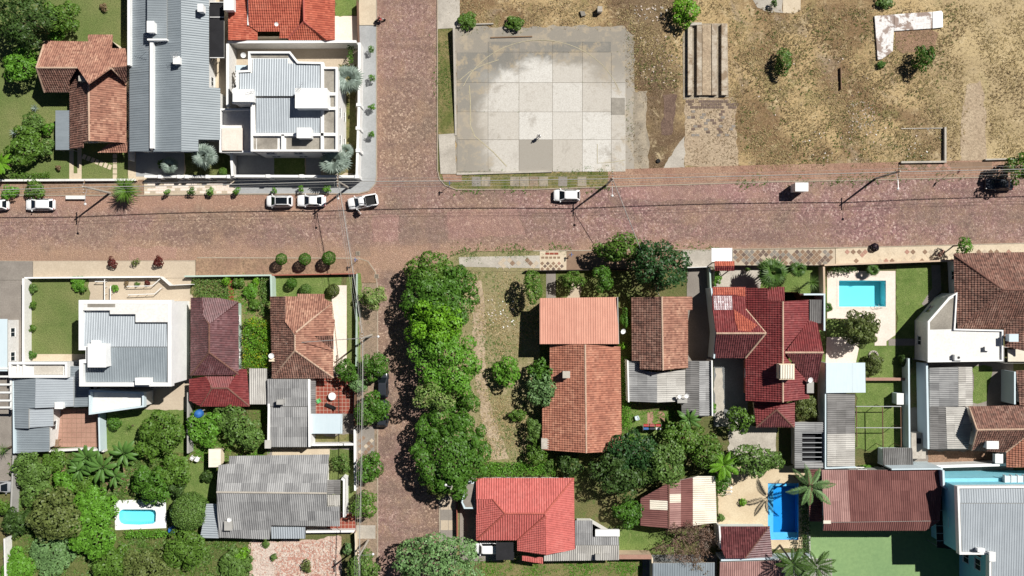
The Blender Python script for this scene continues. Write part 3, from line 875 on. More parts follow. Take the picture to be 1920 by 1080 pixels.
# ------------------------------------------------------------------ plants
def leaves_mesh(rng, C, D, L, Wd, tilt=.6):
    """one folded leaf face per centre C with facing D"""
    n = len(C)
    N = D + tilt * rng.normal(size=(n, 3)); N /= np.linalg.norm(N, axis=1)[:, None] + 1e-9
    T = np.cross(N, rng.normal(size=(n, 3))); T /= np.linalg.norm(T, axis=1)[:, None] + 1e-9
    B = np.cross(N, T)
    l = (L * rng.uniform(.65, 1.3, n))[:, None]; w = (Wd * rng.uniform(.7, 1.25, n))[:, None]
    V = np.stack([C - T * l / 2, C + B * w / 2 + T * l * .05, C + T * l / 2 - N * l * .12, C - B * w / 2 + T * l * .05], 1).reshape(-1, 3)
    F = np.arange(4 * n).reshape(n, 4)
    return V, F

def crown_geo(seed, R, Hh, leaf=.32, dens=1.0, lobes=None, lobe=.34, flat=.0, ry=None, low=.45):
    """leafy crown centred on the origin; half-height Hh"""
    rng = np.random.default_rng(seed)
    ry = ry or R
    K = lobes or int(np.clip((6 + R * 6.5) * (.34 / lobe) ** 1.5, 9, 70))
    # lobe centres over a dome
    d = rng.normal(size=(K, 3)); d[:, 2] = (np.abs(d[:, 2]) - low) * (1 - flat); d /= np.linalg.norm(d, axis=1)[:, None]
    rr = rng.uniform(.45, 1.0, K) ** .7
    lr = lobe * 1.12 * rng.uniform(.6, 1.25, K) * (R ** -.22 if R > 1 else 1)
    c = d * (rr * (1.02 - lr * .7))[:, None]
    c[0] = (0, 0, .0); lr[0] = .58; c[1] = (.2, -.15, .25); lr[1] = .45
    S = np.array((R, ry, Hh))
    area = 2 * math.pi * R * ry
    n = int(min(26000, dens * area * 4.2 / (leaf * leaf * .55)))
    w = lr ** 2; idx = rng.choice(K, n, p=w / w.sum())
    q = rng.normal(size=(n, 3)); q[:, 2] = np.abs(q[:, 2] + .25) - .18; q /= np.linalg.norm(q, axis=1)[:, None]
    pos = c[idx] + q * (lr[idx] * rng.uniform(.82, 1.05, n))[:, None]
    keep = np.ones(n, bool)
    for k in range(K):
        dd = np.linalg.norm(pos - c[k], axis=1)
        keep &= ~((dd < lr[k] * .72) & (idx != k))
    pos = pos[keep] * S; q = q[keep]
    return leaves_mesh(rng, pos, q / S * S.mean(), leaf, leaf * .66, .36)

def trunk_geo(R, Hh, h, r=None, seed=0):
    """tapered trunk with limbs reaching into a crown of radius R whose centre is at height h"""
    rn = random.Random(seed); r = r or max(.05, .045 * R + .03)
    m = MB()
    z1 = max(.25, h - Hh * .45)
    m.tube([(0, 0, -.05), (rn.uniform(-.04, .04), rn.uniform(-.04, .04), z1 * .55), (0, 0, z1)], [r * 1.25, r, r * .85], 8)
    for i in range(5 if R > 1 else 3):
        a = i * 2.4 + rn.uniform(-.4, .4); q = R * rn.uniform(.45, .7)
        m.tube([(0, 0, z1 * .85), (q * .45 * math.cos(a), q * .45 * math.sin(a), z1 + Hh * .25), (q * math.cos(a), q * math.sin(a), h + Hh * rn.uniform(-.05, .35))], [r * .6, r * .4, r * .14], 5)
    return m

NTREE = [0]
def tree(px, py, rpx, h, kind, label, name='tree', cat='tree', group=None, leaf=None, hh=None, dens=1.0, rypx=None, lobe=.34, lobes=None, flat=0.0, seed=None, z0=0.0):
    """a broadleaf tree, bush or clipped ball. rpx: crown radius in the photograph; h: total height"""
    NTREE[0] += 1; seed = seed if seed is not None else NTREE[0]
    R0 = rpx / PXM
    Hh = hh if hh else (h * .5 if cat != 'tree' else min(h * .44, R0 * .95))
    hc = h - Hh
    k = (CH - hc - Hh * .3) / CH
    R = R0 * k * 1.08; ry = (rypx / PXM * k * 1.08) if rypx else None
    loc = P(px, py, hc + Hh * .3); loc[2] = z0
    root = thing(name, label, cat, loc, group)
    V, F = crown_geo(seed * 7 + 1, R, Hh, leaf or (.30 if R < 2.2 else .38 if R < 4 else .44), dens, lobes, lobe, flat, ry, .45 if cat == 'tree' else .62)
    crown = 'crown' if cat == 'tree' else 'foliage'
    o = put(crown, mesh_of(crown, V, F, LF[kind]), root, (0, 0, hc))
    m = trunk_geo(min(R, ry or R), Hh, hc, seed=seed)
    put('trunk' if cat == 'tree' else 'stem', mesh_of('trunk', np.array(m.V), m.F, MT['bark']), root)
    return root

def ball(px, py, rpx, h, kind, label, group=None, cat='bush', name='clipped_bush', leaf=.16, dens=1.2, z0=0.0):
    """dense clipped round bush: leaves over one ball"""
    NTREE[0] += 1; rng = np.random.default_rng(NTREE[0])
    R = rpx / PXM * .97; hc = h - R * .95
    n = int(min(9000, dens * 4 * math.pi * R * R * 2.6 / (leaf * leaf * .6)))
    q = rng.normal(size=(n, 3)); q[:, 2] = np.abs(q[:, 2] + .35) - .3; q /= np.linalg.norm(q, axis=1)[:, None]
    ph = np.sin(q[:, 0] * 5 + 1) * np.cos(q[:, 1] * 6) * .05
    V, F = leaves_mesh(rng, q * (R * (rng.uniform(.86, 1.02, n) + ph))[:, None], q, leaf, leaf * .65, .5)
    loc = P(px, py, hc); loc[2] = z0
    root = thing(name, label, cat, loc, group)
    put('foliage', mesh_of('foliage', V, F, LF.get(kind) or MT[kind]), root, (0, 0, hc))
    m = MB().tube([(0, 0, -.03), (0, 0, max(.1, hc))], [.06, .045], 6)
    put('stem', mesh_of('stem', np.array(m.V), m.F, MT['bark']), root)
    return root

def frond_mesh(L, droop, wid, nleaf, mat, lift=.35, leafw=.05, twist=.5, seed=0):
    """feather frond along +x with drooping rib and paired leaflets"""
    rn = np.random.default_rng(seed); V = []; F = []
    def rib(t): return np.array((L * t * (1 - .12 * droop * t), 0, L * (lift * t - droop * t * t)))
    for i in range(8):
        a, b = rib(i / 8), rib((i + 1) / 8); w = .035 * (1 - i / 9)
        k = len(V); V += [a + (0, w, .0), a + (0, -w, .0), b + (0, -w * .9, .0), b + (0, w * .9, .0)]; F.append((k, k + 1, k + 2, k + 3))
    for i in range(nleaf):
        t = .12 + .88 * i / nleaf; a = rib(t); ll = wid * math.sin(math.pi * min(1, .12 + t * .86)) * rn.uniform(.85, 1.1)
        for s in (-1, 1):
            d = np.array((.55, s * .8, -.25 - twist * .3 + rn.uniform(-.15, .15))); d /= np.linalg.norm(d)
            e = a + d * ll; m = a + d * ll * .5
            p = np.array((d[1] * -s, d[0] * s, 0.0)) * leafw * s
            k = len(V); V += [a, m + p, e, m - p + (0, 0, .02)]; F.append((k, k + 1, k + 2, k + 3))
    return mesh_of('frond', np.array(V), F, mat)

def fan_mesh(L, seg, mat, seed=0, droop=.35):
    """costapalmate fan leaf on a stalk along +x"""
    rn = np.random.default_rng(seed); V = []; F = []
    st = L * .38
    k = 0; V += [(0, .03, 0), (0, -.03, 0), (st, -.02, st * .35), (st, .02, st * .35)]; F.append((0, 1, 2, 3))
    c = np.array((st, 0, st * .35))
    for i in range(seg):
        a = (i / (seg - 1) - .5) * math.radians(240)
        l = L * .62 * (.72 + .28 * math.cos(a * .75)) * rn.uniform(.9, 1.06)
        d = np.array((math.cos(a), math.sin(a), 0)); p = np.array((-d[1], d[0], 0)) * l * .095
        z1 = .06 * l; z2 = -droop * l * rn.uniform(.5, 1.1)
        m = c + d * l * .55 + (0, 0, z1 * .4); e = c + d * l + (0, 0, z2)
        k = len(V); V += [c, m + p + (0, 0, .04), e, m - p]; F.append((k, k + 1, k + 2, k + 3))
    return mesh_of('fan_leaf', np.array(V, float), F, mat)

PALMS = {}
def palm(px, py, rpx, h, kind, label, group=None, n=None, cat='palm', name='palm_tree', z0=0.0, tr=.14, seed=1, base=None):
    R = rpx / PXM * (CH - h) / CH
    rn = random.Random(seed * 13 + int(px))
    loc = P(px, py, h); loc[2] = z0
    off = np.zeros(2)
    if base is not None:
        g = P(*base, 0); off = loc[:2] - g[:2]; loc = g
    root = thing(name, label, cat, loc, group)
    hs = h - z0
    if hs > .5:
        m = MB().tube([(0, 0, -.05), (off[0] * .4, off[1] * .4, hs * .5), (off[0], off[1], hs)], [tr * 1.3, tr, tr * .9], 8)
        put('trunk', mesh_of('trunk', np.array(m.V), m.F, MT['bark']), root)
    key = (kind, round(R, 1))
    if key not in PALMS:
        if kind == 'silver': PALMS[key] = [fan_mesh(R, 17, LF['silver'], s, .25) for s in range(3)]
        elif kind == 'fan': PALMS[key] = [fan_mesh(R, 15, LF['palm'], s, .45) for s in range(3)]
        elif kind == 'banana': PALMS[key] = [banana_mesh(R, s) for s in range(3)]
        elif kind == 'yucca': PALMS[key] = [spike_mesh(R, LF['oliveb'], s) for s in range(3)]
        elif kind == 'agave': PALMS[key] = [spike_mesh(R, LF['silver'], s, .22) for s in range(3)]
        elif kind == 'strap': PALMS[key] = [spike_mesh(R, LF['mid'], s, .1, .9) for s in range(3)]
        elif kind == 'greyfeather': PALMS[key] = [frond_mesh(R * 1.08, .6, R * .22, 44, LF['grey'], .35, .04, .5, s) for s in range(3)]
        else: PALMS[key] = [frond_mesh(R * 1.1, .42, R * .24, 42, LF[kind if kind in LF else 'palm'], .32, .04, .4, s) for s in range(3)]
    N = n or {'silver': 20, 'fan': 24, 'banana': 8, 'yucca': 44, 'agave': 20, 'strap': 56, 'greyfeather': 9}.get(kind, 16)
    for i in range(N):
        a = i * 2.39996 + rn.uniform(-.2, .2)
        up = (i / N)
        tilt = {'silver': -.95 * up + .12, 'fan': -1.0 * up + .2, 'banana': -.5 * up, 'yucca': -1.25 * up + .1, 'agave': -.9 * up + .05, 'strap': -1.2 * up + .1}.get(kind, -.75 * up + .12)
        put('leaf' if kind in ('silver', 'fan', 'banana', 'yucca', 'agave', 'strap') else 'frond', rn.choice(PALMS[key]), root, (off[0], off[1], hs), (rn.uniform(-.2, .2), tilt + rn.uniform(-.1, .1), a), (rn.uniform(.82, 1.1),) * 3)
    return root

def spike_mesh(R, mat, seed, w=.07, droop=.25):
    rn = np.random.default_rng(seed); wd = max(.05, w * R * .8)
    V = []; F = []
    for i in range(4):
        t = i / 3; z = R * (.22 * t - droop * t * t * .6); q = wd * (1 - t) ** .7 + .004
        V += [(R * t, q / 2, z), (R * t, -q / 2, z)]
    for i in range(3): F.append((i * 2, i * 2 + 1, i * 2 + 3, i * 2 + 2))
    return mesh_of('leaf', np.array(V, float), F, mat)

def banana_mesh(R, seed):
    rn = np.random.default_rng(seed); V = []; F = []; n = 9
    for i in range(n + 1):
        t = i / n; x = R * (t - .12 * t * t); z = R * (.5 * t - .55 * t * t)
        w = 0.015 if t < .18 else R * .125 * math.sin(math.pi * min(1, (t - .1) / .92)) ** .6 + .01
        j = rn.uniform(.8, 1.0)
        V += [(x, w * j, z - w * .28), (x, 0, z), (x, -w * j, z - w * .28)]
    for i in range(n):
        k = i * 3
        F += [(k, k + 1, k + 4, k + 3), (k + 1, k + 2, k + 5, k + 4)]
    return mesh_of('leaf', np.array(V), F, LF['banana'])

def hedge(pxpoly, h, kind, label, leaf=.26, dens=1.0, name='hedge', group=None, cat='hedge', z0=0.0, ragged=.25):
    """leafy strip filling a ground polygon"""
    NTREE[0] += 1; rng = np.random.default_rng(NTREE[0] * 3)
    poly = ccw([P(*q, h * .8)[:2] for q in pxpoly])
    xs = [q[0] for q in poly]; ys = [q[1] for q in poly]
    A = abs(area2(poly)) / 2
    n = int(min(16000, dens * A * 4.5 / (leaf * leaf * .6)))
    pts = np.column_stack([rng.uniform(min(xs), max(xs), n * 3), rng.uniform(min(ys), max(ys), n * 3)])
    keep = np.array([inside(x, y, poly) for x, y in pts]); pts = pts[keep][:n]; n = len(pts)
    bumpy = .5 + .5 * np.sin(pts[:, 0] * 2.3 + 1) * np.sin(pts[:, 1] * 2.9)
    z = h * (1 - ragged * bumpy) * (1 - rng.uniform(0, 1, n) ** 2.2 * .75)
    pts = pts + rng.normal(size=pts.shape) * .12
    D = np.column_stack([rng.normal(size=(n, 2)) * .6, np.ones(n)])
    V, F = leaves_mesh(rng, np.column_stack([pts, z + z0]), D, leaf, leaf * .62, .5)
    c = np.array((np.mean(xs), np.mean(ys), z0))
    root = thing(name, label, cat, c, group)
    mk('foliage', V, F, LF[kind], root)
    m = MB()
    for i in range(max(2, int(A / 4))):
        q = pts[rng.integers(n)]; m.tube([(q[0], q[1], z0 - .02), (q[0] + .05, q[1], z0 + h * .6)], .03, 5)
    m.build('stem', MT['bark'], root)
    return root

def scatter(name, pxpolys, n, size, kinds, seed=5, hgt=.25, blades=4, clump=.1, wide=.35, leafmat=None, soft=.5):
    """loose tufts or weeds over ground polygons, one object that nobody could count"""
    rng = np.random.default_rng(seed)
    polys = [[P(*q)[:2] for q in pp] for pp in pxpolys]
    ar = np.array([abs(area2(p)) for p in polys]); pts = []
    for p, a in zip(polys, ar / ar.sum()):
        xs = [q[0] for q in p]; ys = [q[1] for q in p]; m = int(n * a)
        c = np.column_stack([rng.uniform(min(xs), max(xs), m * 2), rng.uniform(min(ys), max(ys), m * 2)])
        f = np.sin(c[:, 0] * .31 + seed) * np.sin(c[:, 1] * .37 + 2 * seed) + np.sin(c[:, 0] * .83 + c[:, 1] * .6 + seed) * .7 + np.sin(c[:, 1] * 1.3 - c[:, 0] * .9) * .5
        c = c[f + rng.normal(size=len(c)) * .6 > clump]
        c = np.array([q for q in c if inside(q[0], q[1], p)][:m]).reshape(-1, 2); pts.append(c + rng.normal(size=c.shape) * soft)
    pts = np.concatenate(pts); n = len(pts)
    s = size * rng.uniform(.4, 1.4, n) ** 1.3
    V = []
    for b in range(blades):
        a = rng.uniform(0, 6.28, n); r = s * rng.uniform(.5, 1, n); hz = hgt * s / size * rng.uniform(.4, 1.1, n)
        dx, dy = np.cos(a), np.sin(a); w = s * wide * .5
        base = np.column_stack([pts, np.full(n, .02)])
        p1 = base + np.column_stack([-dy * w, dx * w, np.zeros(n)]); p2 = base - np.column_stack([-dy * w, dx * w, np.zeros(n)])
        tip = base + np.column_stack([dx * r, dy * r, hz])
        V.append(np.stack([p1, p2, tip], 1))
    V = np.concatenate(V, 0).reshape(-1, 3)
    F = np.arange(len(V)).reshape(-1, 3)
    o = mk(name, V, F, leafmat)
    o['kind'] = 'stuff'
    return o

def chunks(name, pxpoly, n, size, mats, seed=9, z=.03, flatness=.5):
    """broken pieces lying about (rubble), joined"""
    rng = np.random.default_rng(seed); poly = [P(*q)[:2] for q in pxpoly]
    xs = [q[0] for q in poly]; ys = [q[1] for q in poly]; V = []; F = []; mi = []
    while len(mi) < n * 6:
        x, y = rng.uniform(min(xs), max(xs)), rng.uniform(min(ys), max(ys))
        if not inside(x, y, poly): continue
        s = size * rng.uniform(.35, 1.3); a = rng.uniform(0, 6.28); d = np.array((s, s * rng.uniform(.4, .8), s * flatness * rng.uniform(.5, 1.2)))
        c = rng.normal(size=(8, 3)) * .08
        q = np.array([(-1, -1, 0), (1, -1, 0), (1, 1, 0), (-1, 1, 0), (-1, -1, 1), (1, -1, 1), (1, 1, 1), (-1, 1, 1)]) / 2.0 + c
        q = q * d; ca, sa = math.cos(a), math.sin(a)
        q = np.column_stack([q[:, 0] * ca - q[:, 1] * sa + x, q[:, 0] * sa + q[:, 1] * ca + y, q[:, 2] + z + s * .12])
        k = len(V); V += list(q); m = int(rng.integers(len(mats)))
        for f in [(4, 5, 6, 7), (3, 2, 1, 0), (0, 1, 5, 4), (1, 2, 6, 5), (2, 3, 7, 6), (3, 0, 4, 7)]:
            F.append(tuple(k + i for i in f)); mi.append(m)
    o = mk(name, np.array(V), F, None, mats=mats, mi=mi)
    o['kind'] = 'stuff'
    return o

# ------------------------------------------------------------------ vehicles
def car(px, py, deg, kind, paint, label, group=None, L=4.1, Wd=1.75, Hh=1.5, roofmat=None, z0=0.02):
    """px, py: centre of the roof in the photograph; deg: heading of the nose, anticlockwise from picture right"""
    loc = P(px, py, 1.0); loc[2] = z0
    root = thing({'hatch': 'parked_car', 'sedan': 'parked_car', 'suv': 'parked_car', 'pickup': 'pickup_truck', 'van': 'parked_van'}[kind], label, {'pickup': 'pickup', 'van': 'van'}.get(kind, 'car'), loc, group, math.radians(deg))
    M = MT[paint]; hl = L / 2; hw = Wd / 2
    spec = dict(hatch=(.58, .17, -.74, -.97), sedan=(.48, .08, -.42, -.76), suv=(.60, .22, -.78, -.98), pickup=(.54, .22, -.10, -.19), van=(.62, .40, -.90, -.99))[kind]
    belt = .92 if kind in ('hatch', 'sedan') else 1.02
    xs = np.array([-1, -.97, -.9, -.75, -.5, -.2, .1, .4, .6, .8, .92, .98, 1.0]) * hl
    V = []; F = []; n = 0
    for x in xs:
        t = abs(x) / hl; w = hw * (1 - .16 * t ** 7 - (.10 if t > .97 else 0)); 
        f = x / hl
        zd = belt if f < spec[0] else belt - .20 * ((f - spec[0]) / (1 - spec[0])) ** 1.4
        if f < -.9: zd = belt - .10 * ((-f - .9) / .1)
        if t > .985: zd -= .12
        half = [(0, zd + .02), (w * .6, zd + .01), (w * .88, zd - .05), (w * .985, zd - .2), (w, .55), (w * .98, .32), (w * .86, .2)]
        ring = [(-y, z) for y, z in half[:0:-1]] + half
        V += [(x, y, z) for y, z in ring]; n = len(ring)
    k = len(xs)
    hole = kind == 'pickup'
    for i in range(k - 1):
        mid = (xs[i] + xs[i + 1]) / 2 / hl
        for j in range(n - 1):
            if hole and -.93 < mid < -.2 and 3 <= j <= 8: continue
            F.append((i * n + j, (i + 1) * n + j, (i + 1) * n + j + 1, i * n + j + 1))
    F.append(tuple(range(n))); F.append(tuple((k - 1) * n + j for j in range(n - 1, -1, -1)))
    lb = lambda nm, V, F, mat, par=root, sm=False: put(nm, mesh_of(nm, np.array(V, float), F, mat, smooth=sm), par)
    body = lb('body', V, F, M, sm=True)
    fb, fr, rr, rb = (s * hl for s in spec)
    wb, wr = hw * .90, hw * .70
    zb = belt - .04
    top = [(fr, Hh - .06), (fr - .22, Hh), ((fr + rr) / 2, Hh + .02), (rr + .18, Hh - .01), (rr, Hh - .07)]
    V = []; F = []
    st = [(fb, zb, wb * .93)] + [(x, z, wr * (.93 if i in (0, 4) else 1.0)) for i, (x, z) in enumerate(top)] + [(rb, zb, wb * .93)]
    for i, (x, z, w) in enumerate(st):
        xb = [fb, fr * .92 + fb * .08, fr - .3, (fr + rr) / 2, rr + .2, rr * .9 + rb * .1, rb][i]
        if i in (0, 6): V += [(x, s * w * q, z + (0.0)) for s, q in ((-1, 1), (-1, .8), (1, .8), (1, 1))] 
        else: V += [(x, -w, z - .09), (x, -w * .84, z), (x, w * .84, z), (x, w, z - .09)]
    for i in range(6):
        for j in range(3): F.append((i * 4 + j, i * 4 + 4 + j, i * 4 + 5 + j, i * 4 + 1 + j))
    nv = len(V)
    V += [(fb, -wb, zb), (rb, -wb, zb), (rb, wb, zb), (fb, wb, zb)]
    F += [(nv, 0, 4), (nv, 4, 8, 12, 16, 20, 24, nv + 1), (nv + 3, 7, 3), (nv + 3, nv + 2, 27, 23, 19, 15, 11, 7)]
    lb('cabin', V, F, M)
    def panel(nm, q, mat, k=.88, off=.012, up=(0, 0, 1)):
        q = np.array(q, float); c = q.mean(0); q = c + (q - c) * k
        nn = np.cross(q[1] - q[0], q[2] - q[0]); nn /= np.linalg.norm(nn)
        if nn @ c < 0 and abs(nn[2]) < .95: nn = -nn
        if nn[2] < -.5: nn = -nn
        q = q + nn * off
        return lb(nm, list(q) + list(q - nn * .01), [(0, 1, 2, 3), (7, 6, 5, 4), (0, 4, 5, 1), (1, 5, 6, 2), (2, 6, 7, 3), (3, 7, 4, 0)], mat)
    g = MT['carglass']
    panel('windscreen', [(fb, -wb * .9, zb), (fb, wb * .9, zb), (fr, wr * .86, Hh - .06), (fr, -wr * .86, Hh - .06)], g, .9, .03)
    panel('rear_window', [(rb, -wb * .9, zb), (rb, wb * .9, zb), (rr, wr * .86, Hh - .07), (rr, -wr * .86, Hh - .07)], g, .82, .03)
    for s in (-1, 1):
        panel('side_window', [(fb - .25, s * wb, zb), (rb + .25, s * wb, zb), (rr + .05, s * wr, Hh - .13), (fr - .1, s * wr, Hh - .13)], g, .9, .03)
    if roofmat:
        panel('roof_panel', [(fr - .1, -wr * .8, Hh + .0), (fr - .1, wr * .8, Hh + .0), (rr + .1, wr * .8, Hh + .0), (rr + .1, -wr * .8, Hh + .0)], MT[roofmat], .97, .035)
    if hole:
        x0, x1 = -.95 * hl, -.2 * hl; w = hw * .82
        m = MB()
        m.box(x0, -w, .60, x1, w, .64); m.box(x0, -w - .02, .62, x0 + .05, w + .02, belt); m.box(x1 - .05, -w, .62, x1, w, belt)
        for s in (-1, 1): m.box(x0, s * w, .62, x1, s * (w + .05), belt - .02)
        put('cargo_bed', mesh_of('cargo_bed', np.array(m.V), m.F, MT['black']), root)
        m = MB()
        for s in (-1, 1): m.box(x0, s * (w - .03), belt, x1, s * (w + .16), belt + .03)
        m.box(x0 - .1, -w, belt, x0 + .04, w, belt + .03)
        put('bed_rail', mesh_of('bed_rail', np.array(m.V), m.F, M), root)
        # the open driver's door, hinged at its front edge
        m = MB(); m.box(-1.05, -.06, .35, 0, 0, belt - .02)
        d = put('door', mesh_of('door', np.array(m.V), m.F, M), root, (fb - .15, hw * .98, 0), (0, 0, math.radians(-62)))
        m = MB(); m.box(-.95, -.045, belt - .01, -.2, -.015, Hh - .15)
        put('side_window', mesh_of('side_window', np.array(m.V), m.F, g), d)
    tyre = MB().lathe((0, 0, -.1), [(.20, 0), (.31, .0), (.33, .04), (.33, .17), (.31, .2), (.20, .2)], 18)
    rim = MB().lathe((0, 0, -.09), [(.05, .0), (.2, .02), (.2, .17), (.05, .18)], 14)
    tm = mesh_of('tyre', np.array(tyre.V), tyre.F, MT['rubber'], smooth=False); rm = mesh_of('rim', np.array(rim.V), rim.F, MT['steel'])
    hub = MB().lathe((0, 0, -.05), [(.04, 0), (.06, .05), (.04, .11)], 8); hm = mesh_of('wheel', np.array(hub.V), hub.F, MT['steel'])
    for sx in (.62, -.60):
        for s in (-1, 1):
            w = put('wheel', hm, root, (sx * hl, s * (hw - .08), .33), (math.pi / 2, 0, 0))
            put('tyre', tm, w); put('rim', rm, w)
    lm = mesh_of('headlight', np.array(MB().box(-.12, -.2, -.07, .04, .2, .07).V), MB().box(0, 0, 0, 1, 1, 1).F, MT['lampclear'])
    rm2 = mesh_of('tail_light', np.array(MB().box(-.04, -.14, -.1, .08, .14, .1).V), MB().box(0, 0, 0, 1, 1, 1).F, MT['lampred'])
    mm = mesh_of('mirror', np.array(MB().box(-.07, -.1, -.06, .07, .1, .06).V), MB().box(0, 0, 0, 1, 1, 1).F, M)
    for s in (-1, 1):
        put('headlight', lm, root, (hl * .945, s * hw * .62, .66), (0, 0, -s * .25))
        put('tail_light', rm2, root, (-hl * .965, s * hw * .72, .78))
        put('mirror', mm, root, (fb - .18, s * (hw + .06), belt + .03))
    return root

def human(name, label, loc, rz, joints, edges, mat_list, group=None):
    """continuous skinned figure; joints: name -> (xyz, radius)"""
    ids = list(joints); V = [joints[i][0] for i in ids]
    me = bpy.data.meshes.new('person'); me.from_pydata(V, [(ids.index(a), ids.index(b)) for a, b in edges], [])
    me.materials.append(mat_list)
    o = bpy.data.objects.new('person', me); COL.objects.link(o)
    o.location = loc; o.rotation_euler = (0, 0, rz)
    sk = o.modifiers.new('skin', 'SKIN'); sk.use_smooth_shade = True
    for i, k in enumerate(ids):
        r = joints[k][1]; me.skin_vertices[0].data[i].radius = (r, r) if not hasattr(r, '__len__') else r
        me.skin_vertices[0].data[i].use_root = (k == 'pelvis')
    sb = o.modifiers.new('sub', 'SUBSURF'); sb.levels = 1; sb.render_levels = 1
    tag(o, label, 'person', group)
    return o
# ------------------------------------------------------------------ the setting: ground, road, pavements, lots
POOLS = [
    [(226, 957), (231, 955), (285, 955), (291, 957), (293, 962), (292, 978), (287, 982), (260, 984), (232, 983), (226, 980), (223, 974), (223, 962)],
    rect(1573, 526, 1661, 575),
    rect(1440, 906, 1497, 1012),
]
patch('ground', rect(-3500, -3000, 5500, 4000), 0.0, MT['garden'], holes=POOLS)
patch('field', [(850, -400), (2600, -400), (2600, 312), (1800, 322), (1440, 328), (1140, 332), (850, 338)], .012, MT['field'])
patch('road', [(-900, 367), (270, 366), (440, 364), (672, 363), (692, 358), (704, 344), (706, 330), (706, -700), (820, -700), (820, 318), (824, 335), (834, 347), (855, 355), (1000, 355),
      (1140, 350), (1440, 341), (1600, 338), (1800, 333), (2900, 312), (2900, 437), (1920, 456), (1640, 463), (1340, 468), (1000, 470), (870, 472), (845, 480), (828, 500), (824, 530), (824, 1700),
      (708, 1700), (708, 540), (704, 510), (690, 490), (672, 484), (370, 483), (366, 489), (62, 490), (-900, 488)], .03, MT['road'])

for q_, m_ in (([(698, 406), (748, 404), (747, 452), (700, 455)], 'roadpink'), ([(750, 352), (780, 350), (782, 384), (751, 385)], 'roadgrey'), ([(749, 402), (834, 400), (836, 456), (750, 458)], 'roadgrey'), ([(838, 398), (968, 388), (985, 440), (840, 448)], 'roadpink'),
               ([(648, 436), (694, 436), (696, 480), (650, 482)], 'roadgrey'), ([(1160, 350), (1420, 344), (1440, 372), (1170, 378)], 'roadpink'), ([(1000, 400), (1060, 398), (1062, 430), (1000, 432)], 'roadgrey'), ([(240, 462), (332, 464), (330, 486), (242, 487)], 'roadpink')):
    patch('road_repair', q_, .032, MT[m_])
def kerb(px, h=.15, t=.16):
    o = bpy.data.objects.new('kerb', None); o['kind'] = 'structure'; COL.objects.link(o)
    p = P(*px[0]); o.location = (p[0], p[1], 0)
    wallrun(px, h, t, MT['kerb'], parent=o, part='kerb_stones')
    return o
kerb([(-300, 367), (270, 366), (440, 364), (672, 363), (692, 358), (704, 344), (706, 330), (706, -300)])
kerb([(820, -300), (820, 318), (824, 335), (834, 347), (855, 355), (1000, 355), (1140, 350)])
kerb([(1140, 350), (1440, 341), (1600, 338), (1800, 333), (2300, 324)], .10)
kerb([(2300, 448), (1920, 456), (1640, 463), (1340, 468), (1000, 470)])
kerb([(828, 500), (824, 530), (824, 1300)], .12)
kerb([(708, 1300), (708, 540), (704, 510), (690, 490), (672, 484), (370, 483)], .12)
kerb([(366, 489), (62, 490), (-300, 488)], .10)

S = 'structure'
slab('pavement', [(673, 48), (705, 48), (705, 330), (703, 344), (691, 357), (672, 362), (440, 363), (440, 334), (673, 331)], 0, .12, MT['pave_blue'], kind=S)
slab('pavement', [(673, -300), (705, -300), (705, 47), (673, 47)], 0, .13, MT['pave_cream'], kind=S)
pv = slab('pavement', [(270, 336), (439, 334), (439, 363), (270, 365)], 0, .10, MT['pave_cream'], kind=S)
rowtiles(pv, 'paving_slab', 271, 337, 438, 363, .10, MT['pave_pink'], .86, .42, .03, .025, bond=True, mats=[MT['pave_pink'], MT['pave_beige'], MT['pave_pink']])
slab('verge', [(-300, 341), (269, 337), (269, 366), (-300, 367)], 0, .10, MT['verge'], kind=S)
slab('pavement', [(62, 490), (366, 490), (366, 521), (62, 522)], 0, .12, MT['pave_beige'], kind=S)
slab('pavement', [(-300, 488), (61, 490), (61, 525), (-300, 525)], 0, .11, MT['pave_dim'], kind=S)
slab('verge', [(367, 484), (672, 485), (690, 491), (703, 511), (706, 530), (670, 530), (668, 516), (367, 516)], 0, .10, MT['verge'], kind=S)
slab('pavement', [(670, 531), (707, 531), (707, 1300), (668, 1300)], 0, .10, MT['sideverge'], kind=S)
pv = slab('pavement', [(671, 800), (702, 800), (702, 850), (671, 850)], 0, .115, MT['pave_dim'], kind=S)
rowtiles(pv, 'paving_tile', 673, 818, 702, 850, .115, MT['diamond'], .62, .62, .1, .02, skip=.2, diamond=True, mats=[MT['diamond'], MT['pave_beige']])
slab('pavement', [(668, 985), (704, 985), (704, 1010), (668, 1010)], 0, .112, MT['concrete'], kind=S)
slab('verge', [(826, 500), (846, 481), (872, 473), (1012, 471), (1012, 508), (880, 510), (862, 540), (858, 1300), (825, 1300), (825, 530)], 0, .09, MT['drylot'], kind=S)
pv = slab('pavement', [(860, 482), (1012, 479), (1012, 503), (862, 500)], 0, .115, MT['concrete'], kind=S)
rowtiles(pv, 'paving_tile', 930, 481, 1010, 502, .115, MT['diamond'], .66, .66, .05, .02, skip=.35, diamond=True, mats=[MT['diamond'], MT['concrete'], MT['pave_beige']])
pv = slab('pavement', [(1012, 471), (1062, 471), (1062, 508), (1012, 508)], 0, .12, MT['pave_cream'], kind=S)
rowtiles(pv, 'paving_tile', 1014, 486, 1060, 507, .12, MT['diamond'], .62, .62, .17, .02, diamond=True, mats=[MT['diamond'], MT['stoneblock'], MT['terracotta']])
rowtiles(pv, 'paving_tile', 1014, 479, 1050, 486, .12, MT['diamond'], .62, .5, .16, .02)
rowtiles(pv, 'paving_tile', 1022, 473, 1048, 478, .12, MT['redtile'], .7, .4, .06, .02)
slab('pavement', [(1062, 471), (1280, 469), (1280, 506), (1062, 508)], 0, .11, MT['diamond'], kind=S)
